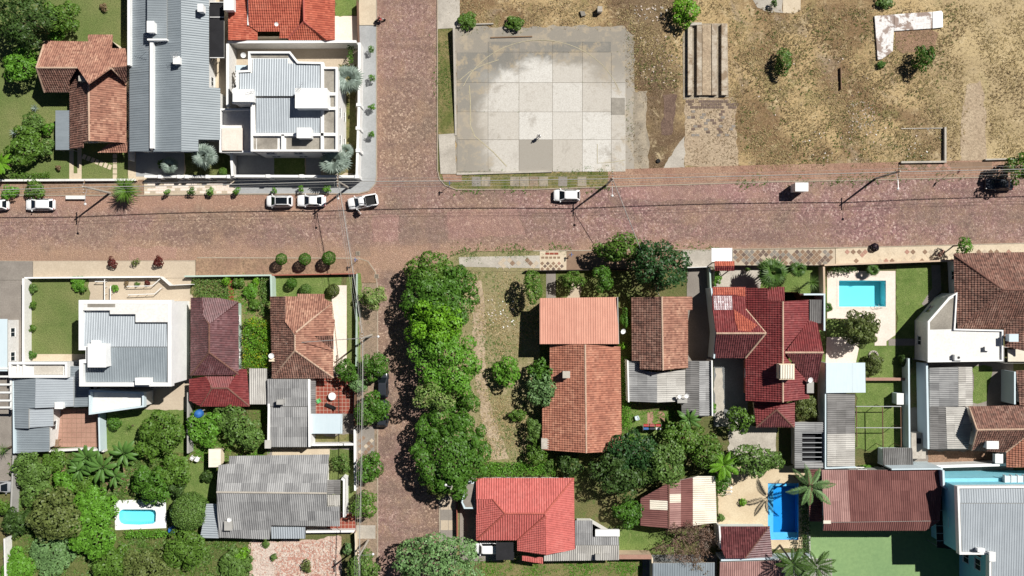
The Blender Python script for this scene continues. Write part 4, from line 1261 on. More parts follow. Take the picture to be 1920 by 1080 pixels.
slab('pavement', [(1280, 468), (1340, 468), (1340, 500), (1280, 502)], 0, .12, MT['concrete'], kind=S)
slab('pavement', [(1334, 465), (1373, 465), (1373, 491), (1334, 491)], 0, .17, MT['whiter'], kind=S)
pv = slab('pavement', [(1374, 469), (1566, 466), (1566, 497), (1374, 498)], 0, .12, MT['pave_beige'], kind=S)
rowtiles(pv, 'paving_tile', 1376, 469, 1565, 496, .12, MT['diamond'], .62, .62, .05, .02, skip=.12, diamond=True, mats=[MT['diamond'], MT['stoneblock'], MT['diamond'], MT['pave_dim']])
pv = slab('pavement', [(1567, 466), (1790, 460), (2300, 449), (2300, 480), (1790, 491), (1567, 496)], 0, .12, MT['pave_cream'], kind=S)
rowtiles(pv, 'paving_tile', 1569, 466, 1920, 492, .12, MT['pave_beige'], .66, .66, .05, .02, skip=.5, diamond=True, mats=[MT['pave_beige'], MT['terracotta'], MT['diamond'], MT['pave_cream']])
# north-east verges
slab('verge', [(821, -200), (852, -200), (852, 250), (821, 252)], 0, .09, MT['weeds'], kind=S)
slab('pavement', [(822, 252), (853, 250), (855, 326), (826, 326)], 0, .13, MT['concrete'], kind=S)
slab('pavement', [(821, -200), (862, -200), (862, 52), (821, 54)], 0, .13, MT['concrete'], kind=S)
pv = slab('verge', [(822, 318), (826, 327), (1140, 322), (1140, 349), (1000, 354), (855, 354), (835, 346), (825, 335)], 0, .09, MT['weeds'], kind=S)
rowtiles(pv, 'paving_slab', 866, 329, 1120, 350, .09, MT['slabgold'], 1.5, 1.6, .1, .03, skip=.4, jit=.02, mats=[MT['slabgold'], MT['pave_dim'], MT['sideverge']])
slab('pavement', [(829, 327), (866, 327), (866, 341), (832, 341)], 0, .14, MT['redverge'], kind=S)
slab('verge', [(1140, 318), (1440, 309), (1770, 302), (2300, 292), (2300, 323), (1800, 332), (1600, 337), (1440, 340), (1140, 349)], 0, .07, MT['redverge'], kind=S)
pv = slab('verge', [(1690, 306), (1860, 303), (1860, 316), (1690, 319)], 0, .085, MT['diamond'], kind=S)
rowtiles(pv, 'paving_tile', 1692, 305, 1790, 318, .085, MT['terracotta'], .62, .62, .06, .02, skip=.3, diamond=True, mats=[MT['terracotta'], MT['diamond']])

# the abandoned concrete court, slab by slab
court = patch('court_base', [(852, 50), (1170, 48), (1190, 66), (1196, 318), (856, 326)], .05, MT['courtdark'])
XS = [857, 915, 973, 1036, 1092, 1146, 1173]; YS = [78, 98, 155, 210, 262, 322]
TB = ['DDDgDD', 'DGLWWL', 'DWLWLW', 'LGLLLL', 'LLKWWW']
CM = {'D': MT['courtslab'], 'G': MT['courtslab'], 'L': MT['courtslab'], 'W': MT['courtslab'], 'g': MT['courtslab'], 'K': MT['courtdark']}
mslab = {}
for j in range(5):
    for i in range(6):
        if j == 0 and i in (0, 5): continue
        a, b = P(XS[i], YS[j + 1], .05), P(XS[i + 1], YS[j], .05)
        g = .03
        c = (a + b) / 2; hx, hy = (b[0] - a[0]) / 2 - g, (b[1] - a[1]) / 2 - g
        me = mesh_of('court_slab', [(-hx, -hy, 0), (hx, -hy, 0), (hx, hy, 0), (-hx, hy, 0), (-hx, -hy, .04), (hx, -hy, .04), (hx, hy, .04), (-hx, hy, .04)],
                     [(4, 5, 6, 7), (0, 1, 5, 4), (1, 2, 6, 5), (2, 3, 7, 6), (3, 0, 4, 7)], CM[TB[j][i]])
        put('court_slab', me, court, (c[0], c[1], .05 + RNG.uniform(0, .012)))
put('court_patch', mesh_of('court_patch', np.array(MB().box(-1.05, -1.3, 0, 1.05, 1.3, .02).V), MB().box(0, 0, 0, 1, 1, 1).F, MT['slabdark']), court, tuple(P(1159, 199, .11)))
def painted(parent, px, w, mat, z):
    pts = [P(*q, z) for q in px]; V = []; F = []
    for i, p in enumerate(pts):
        d = pts[min(i + 1, len(pts) - 1)] - pts[max(i - 1, 0)]; d /= np.linalg.norm(d); s = np.array((-d[1], d[0], 0)) * w / 2
        V += [p + s, p - s]
    for i in range(len(pts) - 1): F.append((2 * i, 2 * i + 1, 2 * i + 3, 2 * i + 2))
    return mk('court_line', V, F, mat, parent)
arc = [(1013 + 156 * math.cos(t), 215 - 140 * math.sin(t)) for t in np.linspace(.35, 2.75, 40)]
painted(court, arc, .09, MT['yellowpaint'], .115)
painted(court, [(880, 160), (882, 190), (882, 235), (890, 255), (925, 285), (950, 312)], .14, MT['yellowpaint'], .115)
painted(court, [(862, 150), (880, 135), (905, 122), (935, 112)], .1, MT['yellowpaint'], .117)
painted(court, [(1120, 270), (1120, 306), (1150, 304), (1172, 300)], .10, MT['yellowpaint'], .116)
patch('concrete_floor', [(1186, 170), (1214, 170), (1217, 315), (1190, 317)], .06, MT['slabgold'])
patch('concrete_floor', [(1240, 318), (1262, 285), (1284, 255), (1284, 314)], .03, MT['concrete'])
patch('dark_gravel', [(1242, 178), (1270, 178), (1266, 215), (1260, 252), (1240, 252), (1244, 210)], .028, MT['burnt'])
patch('track', [(1812, 160), (1838, 150), (1846, 200), (1850, 300), (1800, 302), (1802, 240)], .028, MT['soil2'])
patch('concrete_floor', [(1398, -40), (1468, -40), (1468, 24), (1440, 22), (1420, 14)], .03, MT['concrete'])
patch('concrete_floor', [(1468, -40), (1502, -40), (1501, 18), (1490, 25), (1468, 24)], .032, MT['pave_cream'])
st = patch('block_paving', [(1284, 184), (1380, 184), (1384, 312), (1284, 312)], .03, MT['soil2'])
rowtiles(st, 'paving_stone', 1286, 185, 1378, 204, .03, MT['stoneblock'], .66, .46, .06, .04, skip=.25, bond=True, jit=.03)
rowtiles(st, 'paving_stone', 1288, 204, 1372, 256, .03, MT['stoneblock'], .66, .46, .06, .04, skip=.5, bond=True, jit=.04, mats=[MT['stoneblock'], MT['pave_dim'], MT['soil2']])

# lots
patch('lawn', [(-300, -300), (240, -300), (240, 337), (-300, 340)], .02, MT['lawn'])
patch('yard_paving', [(240, -200), (440, -200), (440, 336), (240, 337)], .02, MT['pave_cream'])
patch('yard_paving', [(413, 80), (672, 80), (672, 333), (413, 335)], .025, MT['pave_beige'])
patch('lawn', [(634, 120), (668, 120), (668, 328), (634, 328)], .03, MT['weeds'])
patch('lawn', [(515, 255), (573, 255), (573, 329), (515, 329)], .031, MT['lush'])
patch('drive', [(445, 255), (514, 255), (514, 329), (445, 329)], .032, MT['pave_blue'])
patch('drive', [(574, 255), (602, 255), (602, 329), (574, 329)], .033, MT['pave_blue'])
patch('yard_paving', [(628, 30), (670, 30), (670, 79), (628, 79)], .028, MT['pave_pink'])
patch('lawn', [(630, -200), (668, -200), (668, 29), (630, 29)], .03, MT['lush'])
patch('garden_bed', [(345, 285), (440, 285), (440, 331), (345, 331)], .03, MT['jungle'])
patch('porch_floor', [(255, 270), (345, 270), (345, 331), (255, 331)], .035, MT['pave_blue'])
for q in ([(130, 275), (138, 275), (138, 337), (130, 337)], [(145, 275), (153, 275), (153, 337), (145, 337)], [(138, 325), (145, 325), (145, 337), (138, 337)]):
    patch('path', q, .03, MT['pave_cream'])
pth = patch('path', [(156, 292), (162, 290), (214, 312), (210, 320)], .026, MT['lawn'])
rowtiles(pth, 'stepping_stone', 211, 284, 221, 336, .026, MT['pave_cream'], .75, .8, .1, .04)
for i in range(7):
    a = P(158 + i * 8, 294 + i * 3.2, .03)
    me = MB().box(-.26, -.38, 0, .26, .38, .04)
    put('stepping_stone', mesh_of('stepping_stone', np.array(me.V), me.F, MT['pave_cream']), pth, (a[0], a[1], .027), (0, 0, -.4))
# south-west block
patch('lawn', [(56, 522), (168, 522), (168, 670), (56, 670)], .02, MT['lawn'])
patch('yard_paving', [(-200, 522), (44, 522), (44, 905), (-200, 905)], .022, MT['pave_dim'])
patch('yard_paving', [(56, 664), (165, 664), (165, 690), (56, 690)], .03, MT['pave_cream'])
patch('yard_paving', [(166, 522), (360, 522), (360, 770), (166, 770)], .024, MT['pave_beige'])
patch('lawn', [(196, 768), (345, 768), (345, 850), (196, 850)], .03, MT['lush'])
tc = patch('terrace', [(92, 765), (187, 765), (187, 838), (92, 838)], .04, MT['diamond'])
rowtiles(tc, 'terrace_tile', 108, 764, 187, 838, .04, MT['terracotta'], .74, .74, .05, .02, mats=[MT['terracotta']])
patch('yard_paving', [(92, 790), (108, 790), (108, 838), (92, 838)], .05, MT['whiter'])
patch('garden_ground', [(20, 848), (470, 848), (470, 1300), (20, 1300)], .02, MT['jungle'], holes=[POOLS[0]])
patch('lawn', [(315, 868), (405, 868), (405, 935), (315, 945)], .03, MT['lush'])
patch('bare_soil', [(193, 880), (262, 876), (258, 915), (200, 930)], .03, MT['soil'])
patch('bare_soil', [(90, 870), (125, 866), (120, 892), (92, 895)], .031, MT['soil'])
patch('garden_ground', [(360, 517), (508, 517), (508, 700), (360, 700)], .02, MT['weedy'])
patch('path', [(428, 518), (438, 518), (438, 568), (428, 568)], .03, MT['redtile'])
patch('lawn', [(514, 517), (640, 517), (640, 560), (514, 560)], .02, MT['lush'])
patch('yard_paving', [(628, 535), (650, 535), (650, 700), (622, 700), (622, 560)], .03, MT['pave_pink'])
patch('lawn', [(650, 517), (668, 517), (668, 700), (650, 700)], .025, MT['lawn'])
patch('grass_strip', [(664, 512), (676, 512), (676, 700), (669, 700)], .105, MT['lush'])
patch('yard_paving', [(500, 690), (668, 690), (668, 860), (500, 860)], .02, MT['pave_dim'])
rt = patch('patio', [(584, 705), (660, 705), (660, 776), (584, 776)], .03, MT['grout'])
rowtiles(rt, 'patio_tile', 586, 706, 660, 776, .03, MT['redtile'], .58, .58, .05, .02)
patch('garden_ground', [(352, 760), (502, 760), (502, 870), (352, 870)], .025, MT['jungle'])
patch('lawn', [(584, 815), (664, 815), (664, 838), (584, 838)], .03, MT['weedy'])
patch('yard_paving', [(510, 838), (620, 838), (620, 858), (510, 858)], .03, MT['pave_cream'])
patch('lawn', [(618, 842), (666, 842), (666, 980), (618, 980)], .03, MT['lawn'])
rt = patch('patio', [(560, 960), (666, 960), (666, 1000), (560, 1000)], .035, MT['grout'])
rowtiles(rt, 'patio_tile', 612, 962, 666, 998, .035, MT['redtile'], .58, .58, .05, .02)
patch('rubble_ground', [(468, 1016), (640, 1006), (648, 1300), (466, 1300)], .03, MT['pinkrub'])
patch('path', [(474, 1020), (520, 1018), (512, 1100), (474, 1100)], .035, MT['soil3'])
# south-east block
patch('dry_lot', [(858, 505), (1020, 505), (1018, 640), (1020, 870), (905, 870), (862, 800)], .02, MT['drylot'])
patch('bare_soil', [(882, 530), (902, 526), (912, 600), (908, 700), (925, 780), (955, 860), (925, 862), (905, 790), (890, 700), (886, 600)], .03, MT['soil2'])
patch('garden_ground', [(1012, 506), (1185, 506), (1185, 900), (1012, 900)], .022, MT['jungle'])
patch('path', [(1024, 507), (1042, 507), (1042, 560), (1024, 560)], .035, MT['pave_dim'])
patch('path', [(1075, 530), (1088, 530), (1090, 565), (1060, 565)], .036, MT['pave_beige'])
patch('drive', [(1288, 502), (1336, 502), (1336, 690), (1288, 690)], .03, MT['pave_dim'])
patch('yard_paving', [(1337, 498), (1425, 498), (1425, 560), (1337, 560)], .03, MT['concrete'])
patch('garden_ground', [(1425, 498), (1548, 498), (1548, 720), (1425, 720)], .025, MT['lush'])
patch('drive', [(1338, 660), (1402, 660), (1402, 800), (1338, 800)], .031, MT['pave_dark'])
patch('path', [(1341, 690), (1354, 690), (1356, 775), (1368, 790), (1360, 800), (1341, 790)], .04, MT['concrete'])
patch('yard_paving', [(1366, 790), (1456, 800), (1456, 870), (1366, 860)], .035, MT['concrete'])
patch('lawn', [(1180, 770), (1260, 770), (1260, 830), (1180, 830)], .03, MT['lush'])
patch('path', [(1214, 772), (1225, 772), (1225, 798), (1214, 798)], .04, MT['terracotta'])
patch('path', [(1233, 772), (1246, 772), (1246, 792), (1233, 792)], .041, MT['terracotta'])
patch('pool_terrace', [(1551, 508), (1679, 508), (1679, 628), (1662, 640), (1662, 648), (1640, 648), (1640, 612), (1622, 598), (1551, 597)], .045, MT['pave_pink'], holes=[POOLS[1]])
patch('lawn', [(1680, 496), (1748, 496), (1748, 640), (1680, 640)], .03, MT['lush'])
patch('lawn', [(1550, 597), (1730, 628), (1730, 705), (1550, 705)], .02, MT['lush'])
patch('yard_paving', [(1550, 632), (1612, 632), (1610, 655), (1604, 684), (1548, 684)], .04, MT['pave_pink'])
patch('yard_paving', [(1666, 635), (1735, 635), (1735, 648), (1666, 648)], .041, MT['pave_dim'])
patch('path', [(1746, 497), (1763, 497), (1765, 545), (1735, 575), (1728, 570), (1748, 540)], .036, MT['pave_dim'])
patch('lawn', [(1604, 706), (1700, 706), (1700, 842), (1604, 842)], .03, MT['lush'])
patch('yard_paving', [(1700, 672), (1744, 672), (1744, 880), (1700, 880)], .03, MT['pave_dim'])
patch('lawn', [(1707, 675), (1732, 675), (1732, 765), (1707, 765)], .035, MT['garden'])
patch('yard_paving', [(1735, 672), (1900, 672), (1900, 900), (1735, 900)], .022, MT['pave_dim'])
patch('lawn', [(1822, 688), (1860, 688), (1850, 752), (1824, 755)], .03, MT['lush'])
patch('bare_soil', [(1740, 845), (1880, 845), (1880, 868), (1740, 872)], .04, MT['soil'])
patch('sand', [(1345, 870), (1490, 870), (1520, 890), (1520, 1030), (1345, 1030)], .04, MT['sand'], holes=[POOLS[2]])
patch('sports_floor', [(1517, 940), (1812, 940), (1812, 1400), (1517, 1400)], .05, MT['court'])
patch('lawn', [(1155, 985), (1265, 985), (1265, 1040), (1155, 1040)], .03, MT['lush'])
patch('lawn', [(905, 1040), (1200, 1040), (1200, 1300), (905, 1300)], .028, MT['weedy'])
patch('yard_paving', [(862, 895), (935, 895), (935, 1052), (862, 1052)], .03, MT['pave_dim'])
pv = slab('pavement', [(825, 930), (856, 930), (856, 1060), (825, 1060)], 0, .105, MT['pave_dim'], kind=S)
rowtiles(pv, 'paving_slab', 826, 932, 855, 1052, .105, MT['pave_dim'], 1.2, 1.6, .06, .02, mats=[MT['pave_dim'], MT['pave_beige']])
patch('yard_paving', [(1205, 1040), (1345, 1040), (1345, 1300), (1205, 1300)], .033, MT['pave_dark'])

# pools
def pool(label, hole, depth, liner, water, cope, wlev=-.12, z=.05):
    poly = ccw([P(*q, z)[:2] for q in hole]); c = np.mean(poly, 0)
    root = thing('swimming_pool', label, 'pool', (c[0], c[1], 0))
    ins = inset(poly, .001); n = len(poly)
    V = [(q[0], q[1], z) for q in poly] + [(q[0], q[1], -depth) for q in inset(poly, .15)]
    F = [(i, n + i, n + (i + 1) % n, (i + 1) % n) for i in range(n)] + [tuple(n + i for i in t) for t in tri(poly)]
    mk('basin', V, F, liner, root)
    mk('water', [(q[0], q[1], wlev) for q in poly], tri(poly), water, root)
    if cope:
        o = inset(poly, -.32)
        V = [(q[0], q[1], zz) for zz in (z + .035,) for q in poly] + [(q[0], q[1], z + .035) for q in o] + [(q[0], q[1], z - .02) for q in o] + [(q[0], q[1], z - .05) for q in poly]
        F = [(i, (i + 1) % n, n + (i + 1) % n, n + i) for i in range(n)] + [(n + i, n + (i + 1) % n, 2 * n + (i + 1) % n, 2 * n + i) for i in range(n)] + [(3 * n + i, 3 * n + (i + 1) % n, (i + 1) % n, i) for i in range(n)]
        mk('coping', V, F, cope, root)
    return root
patch('pool_terrace', [(214, 938), (311, 936), (312, 990), (216, 994)], .045, MT['whiter'], holes=[POOLS[0]])
pl1 = pool('small turquoise pool with rounded ends on a white terrace among trees', POOLS[0], 1.2, MT['pool'], MT['water'], MT['whiter'], -.06)
pl2 = pool('rectangular turquoise pool on a pale terrace beside the street wall', POOLS[1], 1.5, MT['pool'], MT['water'], MT['pave_pink'], -.28)
pl3 = pool('deep blue fibreglass pool in a sandy yard', POOLS[2], 1.0, MT['poolblue'], MT['water2'], None, -.25, .06)
# the fibreglass rim of the blue pool with an inner step
a, b = P(1440, 1012, .0), P(1497, 906, .0)
m = MB(); m.box(a[0] + .05, a[1] + .05, -.5, b[0] - .05, a[1] + 1.1, -.22); m.box(a[0] + .05, b[1] - .5, -.5, b[0] - .05, b[1] - .05, -.22); m.box(a[0] + .05, a[1], -.5, a[0] + .9, b[1], -.225)
m.build('step', m_plain('light_blue_fibreglass', (.10, .50, .86, 1), .35, .5, 0, .2), pl3)
m = MB().tube([P(1648, 577, .05), P(1644, 577, .7), P(1640, 572, .7), P(1640, 570, -.2)], .03, 6).tube([P(1655, 577, .05), P(1651, 577, .7), P(1647, 572, .7), P(1647, 570, -.2)], .03, 6)
m.build('ladder', MT['steel'], pl2)
# ------------------------------------------------------------------ buildings
def dish(parent, px, py, h, r=.42, deg=40):
    """satellite dish on a short mast"""
    c = P(px, py, h); b = base_of(parent); c = c - b
    m = MB(); n = 14
    V = []; F = []
    for i in range(4):
        q = r * i / 3
        for j in range(n): V.append((q * math.cos(j * 2 * math.pi / n), q * math.sin(j * 2 * math.pi / n), .35 * q * q / r))
    for i in range(3):
        for j in range(n): F.append((i * n + j, i * n + (j + 1) % n, (i + 1) * n + (j + 1) % n, (i + 1) * n + j))
    k = len(V); F2 = [tuple(reversed(f)) for f in F]
    d = put('satellite_dish', mesh_of('satellite_dish', np.array(V + [(v[0], v[1], v[2] - .03) for v in V]), F + [tuple(i + k for i in f) for f in F2], MT['whiter'], smooth=True), parent, tuple(c), (math.radians(deg), 0, .8))
    m.tube([(0, 0, -.05), (0, -.1, -.8)], .03, 6); m.tube([(0, 0, 0), (.0, .1, r * .8)], .02, 5)
    put('mast', mesh_of('mast', np.array(m.V), m.F, MT['steel']), d)
def antenna(parent, px, py, h, L=1.6, rz=.5):
    c = P(px, py, h) - base_of(parent); m = MB()
    m.tube([(0, 0, -1.2), (0, 0, .05)], .025, 5); m.tube([(-L / 2, 0, 0), (L / 2, 0, 0)], .02, 5)
    for i in range(7):
        x = -L / 2 + L * i / 6; q = .5 - .04 * i; m.tube([(x, -q, 0), (x, q, 0)], .014, 4)
    put('antenna', mesh_of('antenna', np.array(m.V), m.F, MT['steel']), parent, tuple(c), (0, 0, rz))
def tankbox(parent, x0, y0, x1, y1, z0, z1, name='water_tank', mat='whiter'):
    o = pxbox(parent, name, x0, y0, x1, y1, z0, z1, MT[mat])
    pxbox(o, 'lid', x0 - .8, y0 - .8, x1 + .8, y1 + .8, z1 + .004, z1 + .1, MT[mat])
    return o
def acunit(parent, x0, y0, x1, y1, z0, z1):
    o = pxbox(parent, 'air_conditioner', x0, y0, x1, y1, z0, z1, MT['ironwhite'])
    c = (P(x0, y0, z1) + P(x1, y1, z1)) / 2
    MB().lathe((c[0], c[1], z1), [(.05, .01), (.2, .012), (.2, .03), (.05, .03)], 12).build('fan_grille', MT['black'], o)
def chimney(parent, x0, y0, x1, y1, z0, z1, mat='brickwall'):
    o = pxbox(parent, 'chimney', x0, y0, x1, y1, z0, z1, MT[mat])
    pxbox(o, 'chimney_cap', x0 - 1, y0 - 1, x1 + 1, y1 + 1, z1 + .12, z1 + .2, MT['concrete'])
def posts(parent, pts, h, mat, r=.06, name='post'):
    for q in pts:
        p = P(*q, h); MB().tube([(p[0], p[1], 0), (p[0], p[1], h)], r, 6).build(name, MT[mat], parent)

# --- house A, weathered terracotta, upper left
hA = building('house', 'weathered terracotta tiled house with crossing gables beside the large lawn', 'house', (180, 170),
    [([(84, 77), (165, 78), (165, 65), (211, 65), (209, 91), (237, 91), (237, 125), (208, 127), (166, 157), (145, 127), (68, 127)], (100, 77, 2.9, 100, 127, 5.8), 'tile', 'terra'),
     ([(68, 127), (145, 127), (130, 152), (130, 173), (83, 173)], (100, 173, 2.9, 100, 127, 5.8), 'tile', 'terradark'),  # darker tile puts shade into the colour of south and west slopes
     ([(145, 127), (166, 157), (167, 264), (155, 267), (155, 277), (131, 279), (131, 152)], (131, 210, 2.9, 166, 210, 5.5), 'tile', 'terradark'),
     ([(166, 157), (208, 127), (237, 156), (237, 268), (167, 264)], (237, 210, 2.9, 166, 210, 5.5), 'tile', 'terra'),
     ([(208, 127), (237, 125), (237, 156)], (220, 160, 3.4, 220, 126, 5.8), 'tile', 'terradark'),
     ([(183, 286), (238, 286), (238, 267), (203, 270)], (215, 286, 2.3, 215, 266, 3.0), 'tile', 'terra')],
    [[(86, 80), (210, 70), (235, 93), (235, 266), (135, 268), (135, 171), (87, 171)]], 'cream', ridges=[((68, 127, 5.8), (145, 127, 5.8)), ((166, 157, 5.5), (167, 264, 5.5)), ((84, 77, 2.95), (68, 127, 5.8)), ((68, 127, 5.8), (83, 173, 2.95)), ((166, 157, 5.55), (208, 127, 5.8)), ((208, 127, 5.8), (237, 156, 3.5))], top=2.9)
pxbox(hA, 'chimney', 147, 142, 160, 152, 3.6, 5.5, MT['concrete'])
cp = thing('carport', 'flat grey carport roof on posts beside the terracotta house', 'carport', P(117, 245))
roof_plane(cp, rect(104, 207, 131, 281), (104, 245, 2.4, 131, 245, 2.55), 'flat', MT['metal'])
posts(cp, [(106, 210), (106, 245), (106, 279), (129, 279)], 2.3, 'steel')

# --- house B, large grey metal roof
hB = building('house', 'long house under a big grey corrugated metal roof between terracotta and white houses', 'house', (330, 140),
    [([(243, -120), (275, -120), (276, 72), (280, 84), (281, 284), (243, 284)], (243, 100, 4.0, 281, 100, 5.1), 'metal', 'metal'),
     ([(276, -120), (313, -120), (313, 73), (276, 72)], (313, 30, 5.75, 276, 30, 6.0), 'metal', 'metalmid'),
     ([(313, -120), (339, -120), (340, 284), (287, 284), (287, 84), (313, 78)], (287, 150, 4.9, 339, 150, 5.9), 'metal', 'metal'),
     ([(339, -120), (392, -120), (392, 164), (413, 165), (413, 262), (372, 262), (372, 284), (340, 284)], (392, 100, 4.5, 339, 100, 5.9), 'metal', 'metalmid')],
    [[(246, -118), (388, -118), (388, 166), (409, 168), (409, 258), (368, 258), (368, 280), (246, 280)]], 'white', top=4.2, insetd=.2)
wallrun([(284, 72), (284, 278)], 5.7, .5, MT['whiter'], parent=hB, z0=4.3, part='parapet')
wallrun([(276, 74), (313, 74)], 6.1, .25, MT['whiter'], parent=hB, z0=4.3, part='parapet')
wallrun([(241, -100), (241, 122)], 5.0, .35, MT['whiter'], parent=hB, z0=0, part='parapet')
for q in ((276, 40, 288, 60, 5.8, 7.0), (371, 8, 380, 21, 5.0, 6.2), (325, 106, 336, 119, 5.3, 6.8)): tankbox(hB, *q, name='vent_box')
antenna(hB, 268, 88, 6.6, 2.0, -.6); antenna(hB, 328, 101, 7.6, 1.2, .3)
shp = thing('shade_roof', 'black shade cloth roof over the side passage by the grey metal roof', 'shade roof', P(406, 55))
roof_plane(shp, rect(393, 4, 420, 108), (393, 50, 3.6, 420, 50, 3.7), 'flat', MT['netting'])
for y in (4, 32, 108): wallrun([(393, y), (420, y)], 3.82, .1, MT['ironwhite'], parent=shp, z0=3.74, part='beam')
posts(shp, [(394, 6), (394, 106), (419, 6), (419, 106)], 3.4, 'steel')

# --- house C, orange-red hipped roof
hC = building('house', 'house with bright orange-red hipped tile roof at the top edge', 'house', (530, 20),
    [([(427, -110), (465, -110), (465, 47), (483, 58), (483, 75), (428, 75)], (465, 30, 3.2, 427, 30, 4.0), 'tile', 'orange'),
     ([(466, -110), (566, -110), (570, 40), (540, 72), (524, 72), (524, 59), (483, 59), (466, 47)], (500, 60, 3.0, 500, -20, 5.0), 'tile', 'orange'),
     ([(570, 40), (612, 75), (540, 75)], (570, 75, 3.1, 570, 40, 4.6), 'tile', 'orange'),
     ([(566, -110), (628, -110), (628, 75), (612, 75), (570, 40)], (628, 30, 3.1, 570, 30, 4.6), 'tile', 'orange')],
    [[(430, -108), (625, -108), (625, 73), (430, 73)]], 'cream', ridges=[((567, -100, 5.0), (570, 40, 4.7)), ((570, 40, 4.65), (612, 75, 3.15)), ((570, 40, 4.6), (540, 72, 3.1))], ridgemat='ridge_red', top=3.0, windows=False)
wallrun([(465, -100), (465, 47)], 3.5, .2, MT['whiter'], parent=hC, z0=3.0, part='gutter')
tankbox(hC, 420, -4, 437, 18, 4.2, 5.4, name='vent_box'); dish(hC, 518, 45, 5.0, .3)

# --- house D, white modern house
hD = thing('house', 'white flat-topped modern house with grey ribbed roof on the street corner', 'house', P(545, 200))
bD = [(445, 134), (467, 133), (467, 98), (543, 98), (558, 117), (605, 118), (607, 127), (631, 127), (631, 282), (472, 282), (472, 192), (437, 192), (437, 168), (445, 165)]
shell(hD, [P(*q, 6.9)[:2] for q in bD], MT['white'], [], 6.66, storeys=2)
wallrun(bD, 7.0, .3, MT['whiter'], parent=hD, z0=6.4, closed=True, part='parapet')
roof_plane(hD, [(449, 137), (474, 137), (474, 110), (540, 110), (540, 119), (558, 119), (558, 122), (600, 122), (600, 180), (478, 180), (470, 168), (449, 168)], (520, 110, 6.6, 520, 181, 6.95), 'metal', MT['metalpale'])
roof_plane(hD, [(480, 184), (601, 184), (601, 249), (480, 249)], (540, 249, 6.6, 540, 184, 6.9), 'metal', MT['metalpale'])
for q in ((608, 131, 626, 174), (620, 178, 626, 200), (608, 206, 626, 248), (608, 256, 626, 280), (537, 258, 604, 280), (482, 258, 520, 280), (476, 258, 480, 280), (470, 101, 541, 108)):
    slab('terrace_floor', rect(*q), 6.4, 6.57, MT['slabdark'], hD)
for a in ([(604, 120), (604, 280)], [(606, 203), (631, 203)], [(606, 176), (631, 176)], [(472, 252), (631, 252)], [(530, 252), (530, 282)]):
    wallrun(a, 7.02, .42, MT['whiter'], parent=hD, z0=6.5, part='parapet')
tankbox(hD, 554, 166, 613, 202, 6.6, 8.6, name='roof_room'); tankbox(hD, 437, 168, 475, 190, 6.6, 7.9, name='roof_room'); tankbox(hD, 557, 240, 583, 258, 6.8, 8.2)
antenna(hD, 562, 163, 8.9, 1.4, .9); antenna(hD, 470, 172, 8.4, 1.2, .2); dish(hD, 456, 103, 4.6, .4)
# lower left wing with sunken court
wL = [(413, 205), (470, 205), (470, 284), (413, 284)]
shell(hD, [P(*q, 3.8)[:2] for q in wL], MT['white'], [], 3.4, windows=False)
wallrun(wL, 3.9, .28, MT['whiter'], parent=hD, z0=3.2, closed=True, part='parapet')
slab('terrace_floor', rect(416, 240, 454, 285), 3.2, 3.9, MT['pave_pink'], hD)
pg = thing('pergola', 'small white slatted pergola with glass beside the white house', 'pergola', P(456, 140))
for x in (442, 448): wallrun([(x, 123), (x, 170)], 3.5, .12, MT['ironwhite'], parent=pg, z0=3.3, part='beam')
for y in range(124, 170, 6): wallrun([(440, y), (468, y)], 3.62, .1, MT['ironwhite'], parent=pg, z0=3.52, part='slat')
pxbox(pg, 'glass_pane', 442, 122, 467, 134, 3.7, 3.73, MT['bluewhite'])
posts(pg, [(442, 123), (442, 170)], 3.3, 'ironwhite')

# --- house E, white modern house with grey roof (south-west)
hE = thing('house', 'tall white modern house with grey ribbed roof and stepped parapet beside the square lawn', 'house', P(240, 640))
bE = [(151, 566), (318, 566), (318, 721), (152, 721), (152, 678), (164, 677), (164, 653), (151, 653)]
shell(hE, [P(*q, 7.3)[:2] for q in bE], MT['whiter'], [], 6.6, windows=False)
wallrun(bE, 7.3, .55, MT['whiter'], parent=hE, z0=6.3, closed=True, part='parapet')
roof_plane(hE, [(157, 586), (206, 586), (206, 593), (253, 593), (253, 607), (315, 607), (315, 650), (157, 650)], (230, 586, 6.55, 230, 650, 6.95), 'metal', MT['metalpale'])
roof_plane(hE, [(166, 651), (315, 651), (315, 716), (158, 716), (158, 680), (166, 680)], (230, 716, 6.55, 230, 650, 6.95), 'metal', MT['metal'])  # darker sheet colour stands for shade on the south slope
slab('parapet', [(153, 567), (316, 567), (316, 604), (254, 604), (254, 589), (206, 589), (206, 582), (153, 582)], 6.5, 7.25, MT['white'], hE)
slab('terrace_floor', [(164, 569), (216, 569), (216, 576), (164, 576)], 7.2, 7.27, MT['slabdark'], hE)
tankbox(hE, 165, 645, 198, 688, 6.6, 8.4, name='roof_room'); tankbox(hE, 254, 709, 280, 721, 6.7, 7.9)
acunit(hE, 194, 650, 201, 663, 7.0, 7.6); acunit(hE, 194, 668, 201, 678, 7.0, 7.6); tankbox(hE, 172, 639, 186, 644, 6.8, 7.5)
aE = [(168, 733), (268, 737), (268, 762), (168, 776)]
shell(hE, [P(*q, 3.6)[:2] for q in aE], MT['white'], [], 3.2, windows=False)
wallrun(aE, 3.9, .25, MT['bluewhite'], parent=hE, z0=3.0, closed=True, part='parapet')

